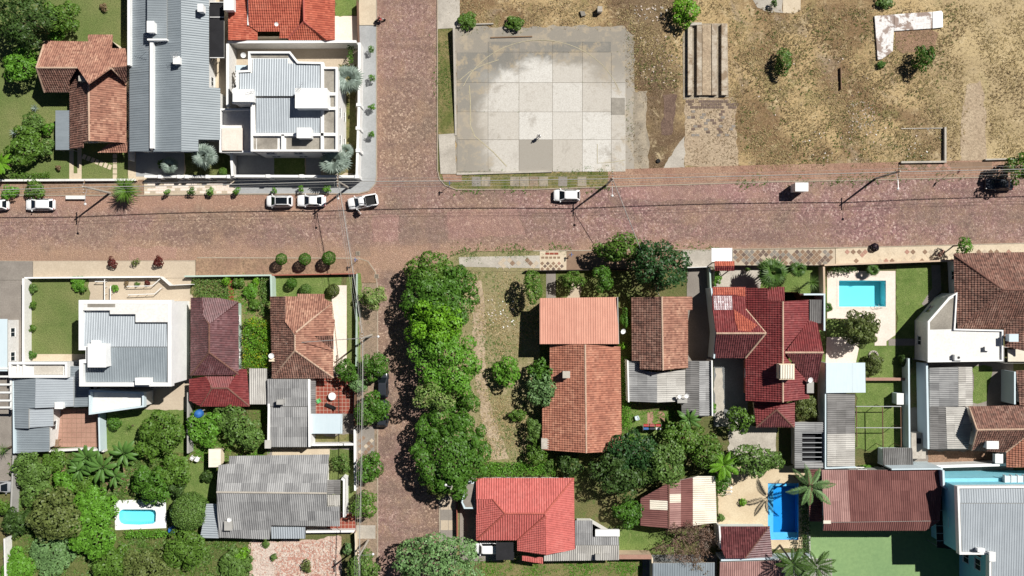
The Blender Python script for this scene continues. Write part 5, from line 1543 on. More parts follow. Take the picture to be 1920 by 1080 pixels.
# --- house F, grey metal roofs, lower
hF = building('house', 'low house with several grey metal roofs and a terracotta terrace', 'house', (90, 760),
    [([(26, 711), (67, 709), (66, 765), (54, 766), (54, 803), (28, 803)], (26, 740, 3.1, 67, 740, 3.9), 'metal', 'metal'),
     ([(67, 709), (138, 706), (138, 762), (66, 765)], (138, 740, 3.2, 67, 740, 3.9), 'metal', 'metalpale'),
     ([(124, 686), (168, 688), (168, 762), (138, 763), (138, 706), (124, 706)], (138, 720, 2.9, 168, 720, 3.1), 'metal', 'metal'),
     ([(54, 766), (100, 766), (100, 799), (54, 802)], (100, 785, 2.9, 54, 785, 3.4), 'metal', 'metalpale'),
     ([(28, 804), (93, 801), (93, 846), (29, 850)], (28, 825, 2.5, 93, 825, 2.8), 'metal', 'metal')],
    [[(30, 712), (166, 712), (166, 758), (98, 762), (90, 843), (32, 846)]], 'white', top=2.9, insetd=.2)
tF = [(18, 681), (124, 681), (124, 706), (18, 706)]
shell(hF, [P(*q, 4.0)[:2] for q in tF], MT['white'], [], 3.7, windows=False)
wallrun(tF, 4.2, .35, MT['whiter'], parent=hF, z0=3.4, closed=True, part='parapet')
slab('terrace_floor', rect(64, 686, 118, 702), 3.5, 3.66, MT['slab'], hF)
wallrun([(33, 683), (33, 704)], 4.1, .25, MT['whiter'], parent=hF, z0=3.4, part='parapet'); wallrun([(44, 683), (44, 704)], 4.1, .25, MT['whiter'], parent=hF, z0=3.4, part='parapet')
tankbox(hF, 103, 755, 117, 766, 3.2, 4.0)
wallrun([(25, 712), (26, 850)], 3.0, .25, MT['bluewhite'], parent=hF, z0=0, part='side_wall')
pgl = thing('pergola', 'white slatted pergola on the western edge beside the grey metal roofs', 'pergola', P(10, 730))
for y in (691, 706, 721, 736, 751, 764): wallrun([(-30, y), (20, y)], 3.4, .28, MT['ironwhite'], parent=pgl, z0=3.15, part='slat')
wallrun([(20, 688), (20, 768)], 3.1, .25, MT['ironwhite'], parent=pgl, z0=2.85, part='beam')
posts(pgl, [(20, 690), (20, 766)], 2.85, 'ironwhite', .1)
hW = building('house', 'white flat roof at the western edge across the driveway', 'house', (0, 645),
    [(rect(-120, 598, 14, 696), (-50, 596, 3.2, -50, 696, 3.3), 'flat', 'bluewhite')], [rect(-118, 600, 13, 694)], 'white', top=3.1, insetd=.1)

# --- house G, plum glazed tiles
hG = building('house', 'house with shiny dark plum hipped tile roof behind the small front garden', 'house', (405, 640),
    [([(358, 558), (378, 558), (380, 590), (392, 608), (392, 661), (357, 704)], (358, 630, 3.1, 392, 630, 5.5), 'finetile', 'plum'),
     ([(378, 558), (412, 559), (447, 566), (392, 608), (380, 590)], (412, 558, 3.1, 412, 608, 5.5), 'finetile', 'plum'),
     ([(392, 608), (447, 566), (448, 703), (392, 661)], (447, 630, 3.1, 392, 630, 5.5), 'finetile', 'plum'),
     ([(392, 661), (448, 703), (357, 704)], (400, 704, 3.1, 400, 661, 5.5), 'finetile', 'plum')],
    [[(360, 561), (444, 566), (444, 700), (360, 700)]], 'palegreen', ridges=[((392, 608, 5.5), (392, 661, 5.5)), ((392, 661, 5.5), (447, 702, 3.1)), ((392, 661, 5.5), (358, 703, 3.1)), ((392, 608, 5.5), (380, 590, 4.4))], ridgemat='ridge_dark', top=3.0, insetd=.3)
hG2 = building('outbuilding', 'small wine red hipped roof joined to the back of the plum roofed house', 'outbuilding', (410, 735),
    [([(355, 711), (385, 706), (397, 728), (374, 761), (355, 751)], (355, 730, 2.5, 397, 730, 3.7), 'finetile', 'wine'),
     ([(385, 706), (441, 705), (427, 728), (397, 728)], (410, 705, 2.7, 410, 728, 3.7), 'finetile', 'wine'),
     ([(441, 705), (449, 692), (463, 692), (468, 761), (427, 728)], (467, 730, 2.6, 427, 730, 3.7), 'finetile', 'wine'),
     ([(397, 728), (427, 728), (468, 762), (374, 762)], (410, 762, 2.6, 410, 728, 3.7), 'finetile', 'wine')],
    [[(360, 712), (462, 708), (462, 758), (360, 754)]], 'cream', ridges=[((397, 728, 3.7), (427, 728, 3.7)), ((397, 728, 3.7), (375, 761, 2.6)), ((427, 728, 3.7), (467, 761, 2.6)), ((385, 706, 2.8), (397, 728, 3.7))], ridgemat='ridge_dark', top=2.6, insetd=.3)
hS1 = building('shed', 'small grey corrugated lean-to between the wine red roof and the annex', 'shed', (484, 725),
    [(rect(467, 691, 500, 758), (484, 758, 2.4, 484, 691, 2.7), 'sheet', 'fibrepale')], [rect(469, 693, 498, 756)], 'greywall', top=2.5, insetd=.1, windows=False)

# --- house H, terracotta hipped roof
hH = building('house', 'house with weathered terracotta hipped roof beside a narrow pink patio', 'house', (565, 630),
    [([(507, 556), (534, 556), (535, 604), (553, 628), (553, 657), (510, 709)], (507, 630, 3.1, 553, 630, 5.8), 'tile', 'terradark'),  # west and south slopes carry their shade in the darker tile
     ([(534, 556), (558, 556), (558, 551), (608, 551), (608, 560), (622, 567), (555, 623), (553, 628), (535, 604)], (580, 556, 3.1, 580, 625, 5.8), 'tile', 'terra'),
     ([(555, 623), (622, 567), (624, 597), (628, 600), (625, 630), (589, 630), (624, 656), (625, 708), (553, 657), (553, 628)], (626, 640, 3.1, 554, 640, 5.8), 'tile', 'terra'),
     ([(589, 630), (625, 630), (625, 656)], (600, 656, 3.0, 600, 630, 4.1), 'tile', 'terradark'),
     ([(553, 657), (625, 709), (510, 709)], (570, 709, 3.1, 570, 657, 5.8), 'tile', 'terradark')],
    [[(510, 560), (618, 564), (622, 600), (621, 704), (513, 704)]], 'cream', ridges=[((553, 628, 5.8), (553, 657, 5.8)), ((553, 657, 5.8), (625, 708, 3.1)), ((553, 657, 5.8), (510, 708, 3.1)), ((555, 623, 5.8), (622, 567, 3.3)), ((553, 628, 5.8), (535, 604, 4.6)), ((535, 604, 4.5), (534, 556, 3.2))], top=3.0, insetd=.35)
dish(hH, 509, 667, 3.9, .42, 10); tankbox(hH, 505, 672, 515, 677, 3.0, 3.5, name='vent_box', mat='cream')
hH2 = building('annex', 'grey fibre cement annex in two levels behind the terracotta house', 'annex', (540, 775),
    [(rect(501, 711, 577, 762), (540, 762, 2.9, 540, 711, 3.3), 'sheet', 'fibre'),
     ([(505, 763), (577, 763), (578, 838), (506, 838)], (540, 838, 2.5, 540, 763, 2.85), 'sheet', 'fibre'),
     ([(582, 714), (592, 714), (592, 779), (583, 779)], (592, 745, 2.4, 582, 745, 2.6), 'sheet', 'fibredark')],
    [rect(504, 713, 576, 836)], 'white', top=2.7, insetd=.15)
wallrun([(504, 757), (503, 836)], 3.0, .3, MT['whiter'], parent=hH2, z0=0, part='parapet'); wallrun([(579, 711), (580, 838)], 3.1, .3, MT['whiter'], parent=hH2, z0=0, part='parapet')
tankbox(hH2, 519, 750, 531, 758, 3.0, 4.1, name='skylight', mat='greywall'); tankbox(hH2, 497, 826, 507, 840, 2.0, 3.0, mat='fibrepale')
cpy = thing('canopy', 'pale blue ribbed canopy roof beside the grey annex', 'canopy', P(612, 795))
roof_plane(cpy, rect(583, 776, 642, 813), (612, 813, 2.5, 612, 776, 2.7), 'flat', MT['bluewhite'])
posts(cpy, [(585, 811), (640, 811), (640, 778)], 2.4, 'steel')

# --- house I, large grey fibre-cement roof
hI = building('house', 'large low house with wide grey fibre cement gable roof south of the annex', 'house', (515, 930),
    [([(430, 855), (617, 852), (615, 870), (613, 924), (406, 922), (410, 872), (429, 870)], (500, 853, 2.8, 500, 923, 4.9), 'sheet', 'fibre'),
     ([(406, 923), (613, 925), (613, 950), (637, 950), (637, 987), (508, 985), (505, 1011), (410, 1008)], (500, 1010, 2.6, 500, 923, 4.9), 'sheet', 'fibre'),
     (rect(614, 900, 638, 926), (638, 912, 2.8, 614, 912, 3.0), 'sheet', 'fibredark'),
     (rect(614, 928, 637, 948), (625, 948, 2.9, 625, 928, 3.1), 'sheet', 'fibrepale'),
     ([(387, 945), (406, 945), (410, 1009), (375, 1009)], (375, 980, 2.3, 408, 980, 2.6), 'rib', 'metalpale'),
     (rect(508, 988, 572, 1010), (540, 1010, 2.2, 540, 988, 2.5), 'rib', 'metalpale')],
    [[(412, 872), (612, 870), (612, 950), (634, 952), (634, 984), (508, 984), (506, 1006), (414, 1004)]], 'white', ridges=[((406, 923, 4.93), (613, 925, 4.93))], ridgemat='concrete', top=2.8, insetd=.25)
wallrun([(640, 898), (645, 900), (645, 970)], 2.6, .3, MT['whiter'], parent=hI, z0=0, part='porch_wall')
dish(hI, 430, 974, 3.9, .36, 20); tankbox(hI, 421, 978, 434, 994, 2.9, 3.8, mat='greywall')
shd = building('shed', 'small cream shed roof standing on grass north-west of the big grey roof', 'shed', (402, 858),
    [(rect(391, 842, 414, 876), (414, 860, 2.3, 391, 860, 2.5), 'flat', 'creamsheet')], [rect(393, 844, 412, 874)], 'cream', top=2.3, insetd=.1, windows=False)

# --- house J
hJ = building('house', 'house with brick orange tiled gable behind a salmon ribbed roof', 'house', (1090, 740),
    [([(1031, 646), (1097, 646), (1099, 849), (1017, 843), (1017, 762), (1030, 762)], (1017, 750, 3.0, 1097, 750, 5.3), 'tile', 'brickt'),
     ([(1097, 646), (1163, 650), (1166, 846), (1099, 849)], (1166, 750, 3.0, 1097, 750, 5.3), 'tile', 'brickt')],
    [[(1034, 640), (1160, 640), (1162, 840), (1022, 838), (1022, 765), (1034, 765)]], 'cream', ridges=[((1097, 646, 5.3), (1099, 849, 5.3))], top=3.0, insetd=.3)
hJ2 = building('house', 'salmon ribbed sheet roof on the front wing facing the street', 'house', (1086, 600),
    [([(1012, 559), (1158, 557), (1160, 645), (1012, 645)], (1085, 557, 4.2, 1085, 645, 4.7), 'metal', 'salmon')], [[(1014, 562), (1156, 561), (1158, 642), (1014, 642)]], 'beige', top=4.2, insetd=.3)
wallrun([(1158, 557), (1160, 645)], 4.5, .15, MT['greywall'], parent=hJ2, z0=4.0, part='gutter')
chimney(hJ, 1056, 697, 1068, 708, 3.4, 5.4, 'concrete'); pxbox(hJ, 'roof_slab', 1015, 822, 1036, 842, 2.4, 3.35, MT['concrete']); dish(hJ, 1168, 621, 3.6, .4, 25)

# --- house K
hK = building('house', 'narrow house with brown weathered tile gable beside a concrete drive', 'house', (1240, 620),
    [([(1184, 558), (1241, 556), (1243, 694), (1200, 692), (1200, 676), (1185, 676)], (1185, 620, 3.0, 1242, 620, 5.1), 'tile', 'terradark'),  # shade of the west slope is painted with the darker tile
     ([(1241, 556), (1298, 556), (1298, 581), (1290, 582), (1290, 690), (1243, 694)], (1290, 620, 3.0, 1242, 620, 5.1), 'tile', 'terra')],
    [[(1187, 560), (1288, 560), (1287, 688), (1203, 688), (1203, 672), (1188, 672)]], 'beige', ridges=[((1241, 556, 5.1), (1243, 694, 5.1))], top=3.0, insetd=.3)
hK2 = building('annex', 'grey fibre cement annex in two gables behind the brown tiled house', 'annex', (1255, 730),
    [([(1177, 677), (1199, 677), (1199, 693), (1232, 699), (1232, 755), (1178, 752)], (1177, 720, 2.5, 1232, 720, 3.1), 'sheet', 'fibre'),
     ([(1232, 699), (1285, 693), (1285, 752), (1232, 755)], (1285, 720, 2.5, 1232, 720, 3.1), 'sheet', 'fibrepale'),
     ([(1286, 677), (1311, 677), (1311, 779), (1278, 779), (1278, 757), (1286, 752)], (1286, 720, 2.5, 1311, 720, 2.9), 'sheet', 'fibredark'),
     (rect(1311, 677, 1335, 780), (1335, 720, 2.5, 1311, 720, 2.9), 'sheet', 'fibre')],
    [[(1180, 697), (1283, 697), (1333, 680), (1333, 776), (1282, 776), (1280, 750), (1180, 750)]], 'white', top=2.6, insetd=.2)
wallrun([(1177, 676), (1179, 754)], 3.0, .2, MT['whiter'], parent=hK2, z0=0, part='parapet'); wallrun([(1335, 676), (1336, 780)], 3.0, .2, MT['whiter'], parent=hK2, z0=0, part='parapet')
dish(hK2, 1274, 743, 3.6, .34, 15); dish(hK2, 1287, 742, 3.7, .36, 15); tankbox(hK2, 1271, 748, 1288, 755, 2.5, 3.1, mat='greywall')

# --- house L, big maroon roof
def pL(x, y): return None
hL = building('house', 'large house with wine red tile roofs crossing at right angles beside the pool', 'house', (1440, 640),
    [([(1335, 538), (1398, 538), (1398, 580), (1436, 625), (1343, 625), (1336, 580)], (1370, 538, 3.2, 1370, 625, 5.2), 'tile', 'wine'),
     ([(1343, 625), (1436, 625), (1398, 671), (1339, 671)], (1370, 671, 3.2, 1370, 625, 5.2), 'tile', 'maroon'),  # south slopes in the darker tile: their shade is in the colour
     ([(1397, 540), (1439, 540), (1439, 565), (1468, 565), (1468, 754), (1398, 751), (1398, 671), (1436, 625), (1398, 580)], (1397, 700, 3.3, 1468, 700, 5.8), 'tile', 'wine'),
     ([(1468, 565), (1517, 562), (1517, 600), (1472, 657), (1472, 668), (1511, 712), (1518, 747), (1468, 754)], (1518, 650, 3.3, 1468, 650, 5.8), 'tile', 'wine'),
     ([(1517, 600), (1533, 606), (1544, 661), (1472, 661)], (1510, 598, 3.4, 1510, 661, 5.4), 'tile', 'wine'),
     ([(1472, 661), (1544, 661), (1532, 717), (1511, 713)], (1510, 717, 3.4, 1510, 661, 5.4), 'tile', 'maroon'),
     (rect(1439, 538, 1471, 564), (1455, 538, 3.2, 1455, 564, 3.9), 'tile', 'wine')],
    [[(1345, 544), (1500, 544), (1512, 566), (1514, 604), (1538, 640), (1534, 700), (1514, 714), (1512, 745), (1402, 745), (1402, 668), (1345, 668)]], 'brickwall', ridges=[((1343, 625, 5.2), (1436, 625, 5.2)), ((1468, 565, 5.8), (1468, 754, 5.8)), ((1472, 661, 5.4), (1544, 661, 5.4)), ((1398, 580, 3.5), (1436, 625, 5.2)), ((1436, 625, 5.2), (1398, 671, 3.4))], top=3.2, insetd=.3)
# repaired patches of new and pale tiles on the front slope
roof_plane(hL, [(1337, 539), (1397, 539), (1397, 556), (1374, 553), (1376, 580), (1420, 610), (1406, 622), (1384, 620), (1378, 600), (1374, 553), (1337, 553)], (1370, 538, 3.26, 1370, 625, 5.26), 'tile', MT['orange'], name='new_tile_patch')
roof_plane(hL, [(1338, 555), (1372, 555), (1373, 581), (1339, 581)], (1370, 538, 3.28, 1370, 625, 5.28), 'tile', m_tile('lime_washed_tile', srgb(150, 110, 112), srgb(214, 204, 206), srgb(232, 228, 228), srgb(120, 76, 78), .6, .5), name='pale_tile_patch')
wallrun([(1334, 540), (1343, 625), (1339, 672)], 3.5, .22, MT['bluewhite'], parent=hL, z0=0, part='side_wall')
tankbox(hL, 1462, 683, 1489, 711, 4.6, 6.9, name='roof_room', mat='cream')
roof_plane(hL, rect(1463, 684, 1488, 710), (1475, 710, 7.12, 1475, 684, 7.2), 'rib', MT['creamsheet'])
pxbox(hL, 'water_tank', 1513, 716, 1526, 737, 2.8, 4.2, MT['greywall']); dish(hL, 1519, 712, 4.7, .4, 15)
roof_plane(hL, rect(1518, 562, 1541, 606), (1530, 606, 3.5, 1530, 562, 3.6), 'sheet', MT['fibredark'])
wallrun([(1507, 552), (1546, 552), (1546, 620)], 3.9, .25, MT['bluewhite'], parent=hL, z0=0, part='parapet')
hL2 = building('outbuilding', 'small wine red hipped roof south of the large wine red house', 'outbuilding', (1452, 780),
    [([(1413, 752), (1468, 756), (1456, 768), (1418, 801)], (1414, 780, 2.4, 1456, 780, 3.4), 'tile', 'wine'),
     ([(1456, 768), (1488, 801), (1418, 801)], (1456, 801, 2.5, 1456, 768, 3.4), 'tile', 'maroon'),  # south hip's shade painted in with the darker tile
     ([(1456, 768), (1468, 756), (1490, 754), (1490, 800)], (1490, 780, 2.5, 1456, 780, 3.4), 'tile', 'wine')],
    [[(1418, 756), (1488, 758), (1487, 798), (1421, 798)]], 'beige', ridges=[((1456, 768, 3.4), (1418, 801, 2.5)), ((1456, 768, 3.4), (1488, 801, 2.5))], ridgemat='ridge_dark', top=2.5, insetd=.2, windows=False)
hL3 = building('shed', 'grey corrugated shed roof with a dark slatted opening beside the long grey roof', 'shed', (1518, 835),
    [([(1490, 792), (1547, 792), (1547, 811), (1504, 811), (1504, 866), (1547, 868), (1547, 878), (1490, 878)], (1490, 835, 2.4, 1547, 835, 2.7), 'sheet', 'fibre')], [rect(1492, 794, 1545, 876)], 'greywall', top=2.4, insetd=.1, windows=False)
pxbox(hL3, 'dark_sheet', 1504, 811, 1547, 866, 1.5, 1.55, MT['netting'])  # black sheet hung under the slats, fills the opening
for y in (812, 821, 830, 839, 848, 857, 865): wallrun([(1504, y), (1547, y)], 2.5, .1, MT['steel'], parent=hL3, z0=2.4, part='slat')
gt = thing('entrance_canopy', 'little red tiled roof over the garden gate on the street', 'canopy', P(1358, 500))
roof_plane(gt, rect(1340, 490, 1377, 499), (1358, 490, 2.4, 1358, 499, 2.85), 'tile', MT['orange'])
roof_plane(gt, rect(1340, 499, 1377, 508), (1358, 508, 2.4, 1358, 499, 2.85), 'tile', MT['wine'])
posts(gt, [(1342, 492), (1375, 492), (1342, 506), (1375, 506)], 2.35, 'wood', .09)

# --- pool side light blue roof and long grey roof
hQ = building('house', 'flat pale blue metal roof south of the rectangular pool', 'house', (1586, 710),
    [([(1549, 680), (1622, 680), (1623, 736), (1549, 737)], (1586, 680, 3.2, 1586, 737, 3.3), 'flat', 'bluewhite')], [rect(1551, 683, 1620, 734)], 'white', top=3.2, insetd=.2)
hQ2 = building('outbuilding', 'long narrow weathered grey corrugated roof beside the pale blue roof', 'outbuilding', (1577, 810),
    [(rect(1551, 738, 1603, 874), (1603, 800, 2.5, 1551, 800, 2.9), 'sheet', 'fibredark', lambda x, y: MT['fibrepale'] if y > 812 else None)], [rect(1553, 740, 1601, 872)], 'white', top=2.6, insetd=.15)
wallrun([(1548, 680), (1548, 878), (1605, 876)], 2.95, .2, MT['bluewhite'], parent=hQ2, z0=0, part='side_wall')
hR = building('outbuilding', 'grey corrugated double-pitched roof between the white flat roof and a brown gable', 'outbuilding', (1783, 765),
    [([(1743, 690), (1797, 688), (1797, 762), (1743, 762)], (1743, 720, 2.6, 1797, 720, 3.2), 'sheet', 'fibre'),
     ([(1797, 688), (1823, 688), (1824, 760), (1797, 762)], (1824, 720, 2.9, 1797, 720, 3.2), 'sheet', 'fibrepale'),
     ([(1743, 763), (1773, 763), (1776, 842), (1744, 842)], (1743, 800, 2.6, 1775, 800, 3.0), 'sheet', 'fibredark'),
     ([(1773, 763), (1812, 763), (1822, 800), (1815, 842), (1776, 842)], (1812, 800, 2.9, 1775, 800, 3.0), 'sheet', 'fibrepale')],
    [rect(1745, 692, 1812, 840)], 'white', top=2.8, insetd=.15)
wallrun([(1738, 682), (1741, 842)], 3.0, .3, MT['bluewhite'], parent=hR, z0=0, part='side_wall')
hR2 = building('shed', 'tiny grey corrugated shed roof near the concrete water box', 'shed', (1684, 860),
    [([(1655, 840), (1710, 840), (1713, 877), (1657, 877)], (1684, 877, 2.3, 1684, 840, 2.6), 'sheet', 'fibredark')], [rect(1658, 843, 1709, 875)], 'bluewhite', top=2.4, insetd=.1, windows=False)
cb = thing('concrete_box', 'square grey concrete water box with a hatch between two sheds', 'water box', P(1722, 835))
pxbox(cb, 'box_body', 1709, 812, 1736, 860, 0, 1.6, MT['concrete']); pxbox(cb, 'hatch', 1719, 822, 1727, 832, 1.604, 1.66, MT['black'])

# --- house M, east edge
hM = building('house', 'large house with dark weathered brown tile hipped roof at the eastern edge', 'house', (1850, 545),
    [([(1789, 475), (2080, 470), (2080, 548), (1882, 543)], (1850, 475, 3.3, 1850, 544, 6.5), 'tile', 'terradark'),
     ([(1788, 477), (1881, 544), (1796, 616), (1790, 560)], (1789, 545, 3.3, 1881, 545, 6.5), 'tile', 'terradark'),
     ([(1881, 544), (2080, 549), (2080, 616), (1796, 616)], (1850, 616, 3.3, 1850, 544, 6.5), 'tile', 'terradark'),
     ([(1882, 616), (1905, 592), (1930, 575), (1930, 660), (1884, 650)], (1882, 620, 3.5, 1930, 620, 4.9), 'tile', 'terradark')],
    [[(1794, 482), (2070, 482), (2070, 610), (1800, 610)]], 'white', ridges=[((1882, 543, 6.5), (2080, 548, 6.5)), ((1788, 477, 3.35), (1882, 544, 6.5)), ((1796, 616, 3.35), (1882, 544, 6.5))], ridgemat='ridge_dark', top=3.2, insetd=.3)
mM = [(1741, 603), (1780, 558), (1794, 550), (1790, 618), (1880, 620), (1880, 676), (1741, 678)]
fM = thing('flat_roof_wing', 'white flat roofed wing with slanted corner joined to the brown tiled house', 'house wing', P(1800, 640))
shell(fM, [P(*q, 4.2)[:2] for q in mM], MT['white'], [], 4.1)
wallrun(mM, 4.25, .22, MT['whiter'], parent=fM, z0=3.8, closed=True, part='parapet')
slab('stained_roof', [(1744, 604), (1781, 562), (1791, 556), (1786, 617), (1744, 618)], 3.85, 3.97, MT['slabdark'], fM)
acunit(fM, 1790, 665, 1805, 676, 4.0, 4.6); tankbox(fM, 1848, 650, 1858, 657, 4.0, 4.4, name='vent_box')
tankbox(hM, 1893, 627, 1909, 640, 4.4, 5.4, name='vent_box', mat='bluewhite')
hM2 = building('outbuilding', 'salmon floored roof terrace with white parapet at the eastern edge', 'outbuilding', (1900, 668),
    [(rect(1890, 655, 1990, 678), (1890, 665, 3.2, 1990, 665, 3.22), 'flat', 'creamsheet')], [rect(1884, 652, 1990, 682)], 'white', top=3.3, insetd=.05, windows=False)
hN = building('house', 'brown tiled gable house with white gable wall near the eastern edge', 'house', (1870, 815),
    [([(1817, 762), (1910, 760), (2050, 770), (2050, 804), (1832, 806)], (1860, 760, 3.2, 1860, 806, 5.4), 'tile', 'terradark'),
     ([(1832, 806), (2050, 804), (1930, 812), (1886, 848), (1822, 844)], (1860, 846, 3.2, 1860, 806, 5.4), 'tile', 'terradark'),
     ([(1887, 849), (1930, 812), (2050, 804), (2050, 876), (1887, 876)], (1887, 850, 3.0, 1960, 850, 5.0), 'tile', 'brickt'),
     ([(1905, 695), (2050, 690), (2050, 768), (1912, 760)], (1905, 730, 3.2, 2000, 730, 5.5), 'tile', 'terradark')],
    [[(1826, 766), (2040, 766), (2040, 870), (1892, 870), (1890, 842), (1828, 840)], [(1912, 698), (2040, 698), (2040, 760), (1914, 758)]], 'white', ridges=[((1832, 806, 5.4), (2000, 804, 5.4)), ((1817, 762, 3.2), (1832, 806, 5.45)), ((1832, 806, 5.45), (1822, 844, 3.2)), ((1886, 848, 3.3), (1930, 812, 4.7))], top=3.1, insetd=.25)
tankbox(hN, 1851, 828, 1872, 841, 3.6, 4.8, name='vent_box'); tankbox(hN, 1867, 852, 1880, 868, 1.8, 2.6)
wallrun([(1903, 697), (1903, 758)], 3.3, .25, MT['bluewhite'], parent=hN, z0=0, part='side_wall')

# --- maroon corrugated hall, court and turquoise building
hT = building('sports_hall', 'wide maroon corrugated roof of a hall beside the green court', 'hall', (1655, 935),
    [([(1541, 881), (1768, 881), (1762, 976), (1545, 979)], (1650, 881, 4.2, 1650, 978, 5.2), 'sheet', 'rustsheet', lambda x, y: MT['pinksheet'] if x < 1597 else None),
     ([(1545, 980), (1762, 977), (1735, 995), (1543, 995)], (1650, 995, 4.8, 1650, 979, 5.2), 'sheet', 'rustsheet'),
     ([(1515, 880), (1540, 880), (1542, 978), (1518, 978)], (1515, 930, 3.0, 1541, 930, 3.4), 'sheet', 'rustsheet')],
    [[(1546, 884), (1764, 884), (1758, 974), (1549, 976)]], 'greywall', top=4.2, insetd=.2)
pxbox(hT, 'pale_sheet', 1544, 976, 1558, 982, 5.18, 5.29, MT['creamsheet'])
hU = thing('building', 'tall turquoise building with pale ribbed roof in the south-east corner', 'building', P(1850, 980))
bU = [(1797, 914), (2060, 912), (2060, 1200), (1857, 1200), (1857, 1038), (1801, 1038)]
shell(hU, [P(*q, 8.2)[:2] for q in bU], MT['teal'], [], 7.9, windows=False)
wallrun(bU, 8.5, .3, MT['whiter'], parent=hU, z0=7.6, closed=True, part='parapet')
roof_plane(hU, [(1800, 944), (2055, 944), (2055, 1190), (1860, 1190), (1860, 1034), (1804, 1034)], (1850, 1100, 7.9, 1850, 944, 8.4), 'metal', MT['metalpale'])
roof_plane(hU, [(1800, 916), (2055, 915), (2055, 943), (1800, 943)], (1850, 915, 8.2, 1850, 944, 8.4), 'metal', MT['metalpale'])
wU = P(1857, 1060, 8.2)
for (yy, zz) in ((1046, 4.6), (1072, 4.4), (1072, 1.3)):
    q = P(1857, yy, 8.2); window(hU, (q[0], q[1]), (0, -1.0), 1.7, 1.4, zz, 'ironwhite')
q = P(1801, 990, 8.2); window(hU, (q[0], q[1]), (0, -1.0), 1.5, 1.2, 5.2)
tankbox(hU, 1834, 1029, 1846, 1034, 8.3, 9.0, name='vent_box'); tankbox(hU, 1856, 1036, 1866, 1052, 8.3, 9.0, name='vent_box')
# lower turquoise wing and rubble along the top
hU2 = thing('annex', 'low turquoise roof terrace along the north side of the tall turquoise building', 'annex', P(1840, 900))
bU2 = [(1770, 898), (2060, 896), (2060, 913), (1800, 914), (1770, 912)]
shell(hU2, [P(*q, 5.2)[:2] for q in bU2], MT['teal'], [], 5.0, windows=False)
wallrun([(1769, 882), (1770, 912), (1797, 930)], 5.3, .3, MT['bluewhite'], parent=hU2, z0=0, part='parapet')
shU = thing('shade_roof', 'dark grey shade canopy on posts against the turquoise wall', 'shade roof', P(1770, 980))
roof_plane(shU, [(1753, 930), (1786, 930), (1787, 1030), (1757, 1027)], (1753, 980, 3.3, 1787, 980, 4.0), 'flat', MT['netting'])
for y in (930, 957, 986, 1000, 1014): wallrun([(1756, y), (1787, y)], 4.05, .06, MT['steel'], parent=shU, z0=3.98, part='beam')
posts(shU, [(1755, 932), (1758, 1024)], 3.2, 'steel')
glr = thing('glass_roof', 'small glazed lean-to roof at the eastern edge above the turquoise terrace', 'glass roof', P(1903, 902))
for i in range(4): pxbox(glr, 'glass_pane', 1886 + i * 12, 892, 1896 + i * 12, 911, 5.45, 5.5, MT['bluewhite'])
for i in range(5): wallrun([(1885 + i * 12, 891), (1885 + i * 12, 912)], 5.6, .12, MT['ironwhite'], parent=glr, z0=5.0, part='glazing_bar')

# --- house with red ribbed roof (bottom centre)
hV = building('house', 'house with red ribbed hipped roof at the bottom of the side street', 'house', (985, 970),
    [([(893, 896), (1076, 896), (1021, 963), (947, 963), (924, 936), (893, 936)], (980, 896, 3.2, 980, 963, 5.0), 'rib', 'red'),
     ([(1076, 896), (1078, 1030), (1024, 1041), (1023, 968), (1021, 963)], (1077, 970, 3.2, 1021, 970, 5.0), 'finetile', 'red'),
     ([(947, 963), (1021, 963), (1023, 967), (970, 1013), (893, 1013)], (950, 1013, 3.2, 950, 963, 5.0), 'rib', 'red'),
     ([(924, 936), (947, 963), (893, 1013), (893, 965)], (893, 980, 3.1, 947, 980, 5.0), 'finetile', 'red'),
     ([(893, 936), (924, 936), (893, 966)], (905, 966, 3.1, 905, 936, 4.2), 'rib', 'red'),
     ([(1023, 967), (1024, 1041), (970, 1033), (970, 1013)], (970, 1020, 3.3, 1023, 1020, 5.0), 'finetile', 'red')],
    [[(897, 900), (1073, 900), (1074, 1026), (1020, 1034), (974, 1028), (970, 1009), (897, 1009)]], 'white', ridges=[((947, 963, 5.0), (1021, 963, 5.0)), ((1021, 963, 5.0), (1076, 897, 3.2)), ((947, 963, 5.0), (894, 1012, 3.2)), ((947, 963, 5.0), (924, 936, 4.2)), ((1023, 967, 5.0), (1024, 1040, 3.5)), ((1023, 967, 5.0), (971, 1013, 3.3))], ridgemat='ridge_red', top=3.1, insetd=.3)
slab('porch_roof', [(868, 903), (890, 901), (890, 954), (870, 954), (865, 942), (868, 930)], 2.6, 2.85, MT['bluewhite'], hV)
slab('porch_deck', [(871, 907), (889, 907), (889, 951), (873, 951), (868, 941), (871, 930)], 2.85, 2.88, MT['pave_dim'], hV)
posts(hV, [(870, 905), (870, 950)], 2.6, 'ironwhite')
pxbox(hV, 'carport_roof', 930, 1017, 964, 1050, 2.4, 2.5, MT['netting']); posts(hV, [(931, 1049), (963, 1049), (931, 1018)], 2.4, 'steel')
roof_plane(hV, [(979, 1043), (1018, 1046), (1018, 1057), (979, 1051)], (1000, 1057, 2.4, 1000, 1043, 2.7), 'finetile', MT['red'])
hV2 = building('annex', 'grey ribbed corrugated roof attached east of the red ribbed house', 'annex', (1110, 1010),
    [([(1079, 976), (1111, 976), (1111, 1005), (1160, 1006), (1161, 1022), (1079, 1022)], (1120, 976, 2.7, 1120, 1022, 3.2), 'sheet', 'fibre'),
     ([(1020, 1042), (1079, 1028), (1079, 1023), (1161, 1023), (1161, 1050), (1020, 1052)], (1120, 1051, 2.7, 1120, 1022, 3.2), 'sheet', 'fibrepale')],
    [[(1082, 980), (1110, 980), (1158, 1008), (1158, 1048), (1082, 1048)]], 'white', top=2.8, insetd=.15, windows=False)
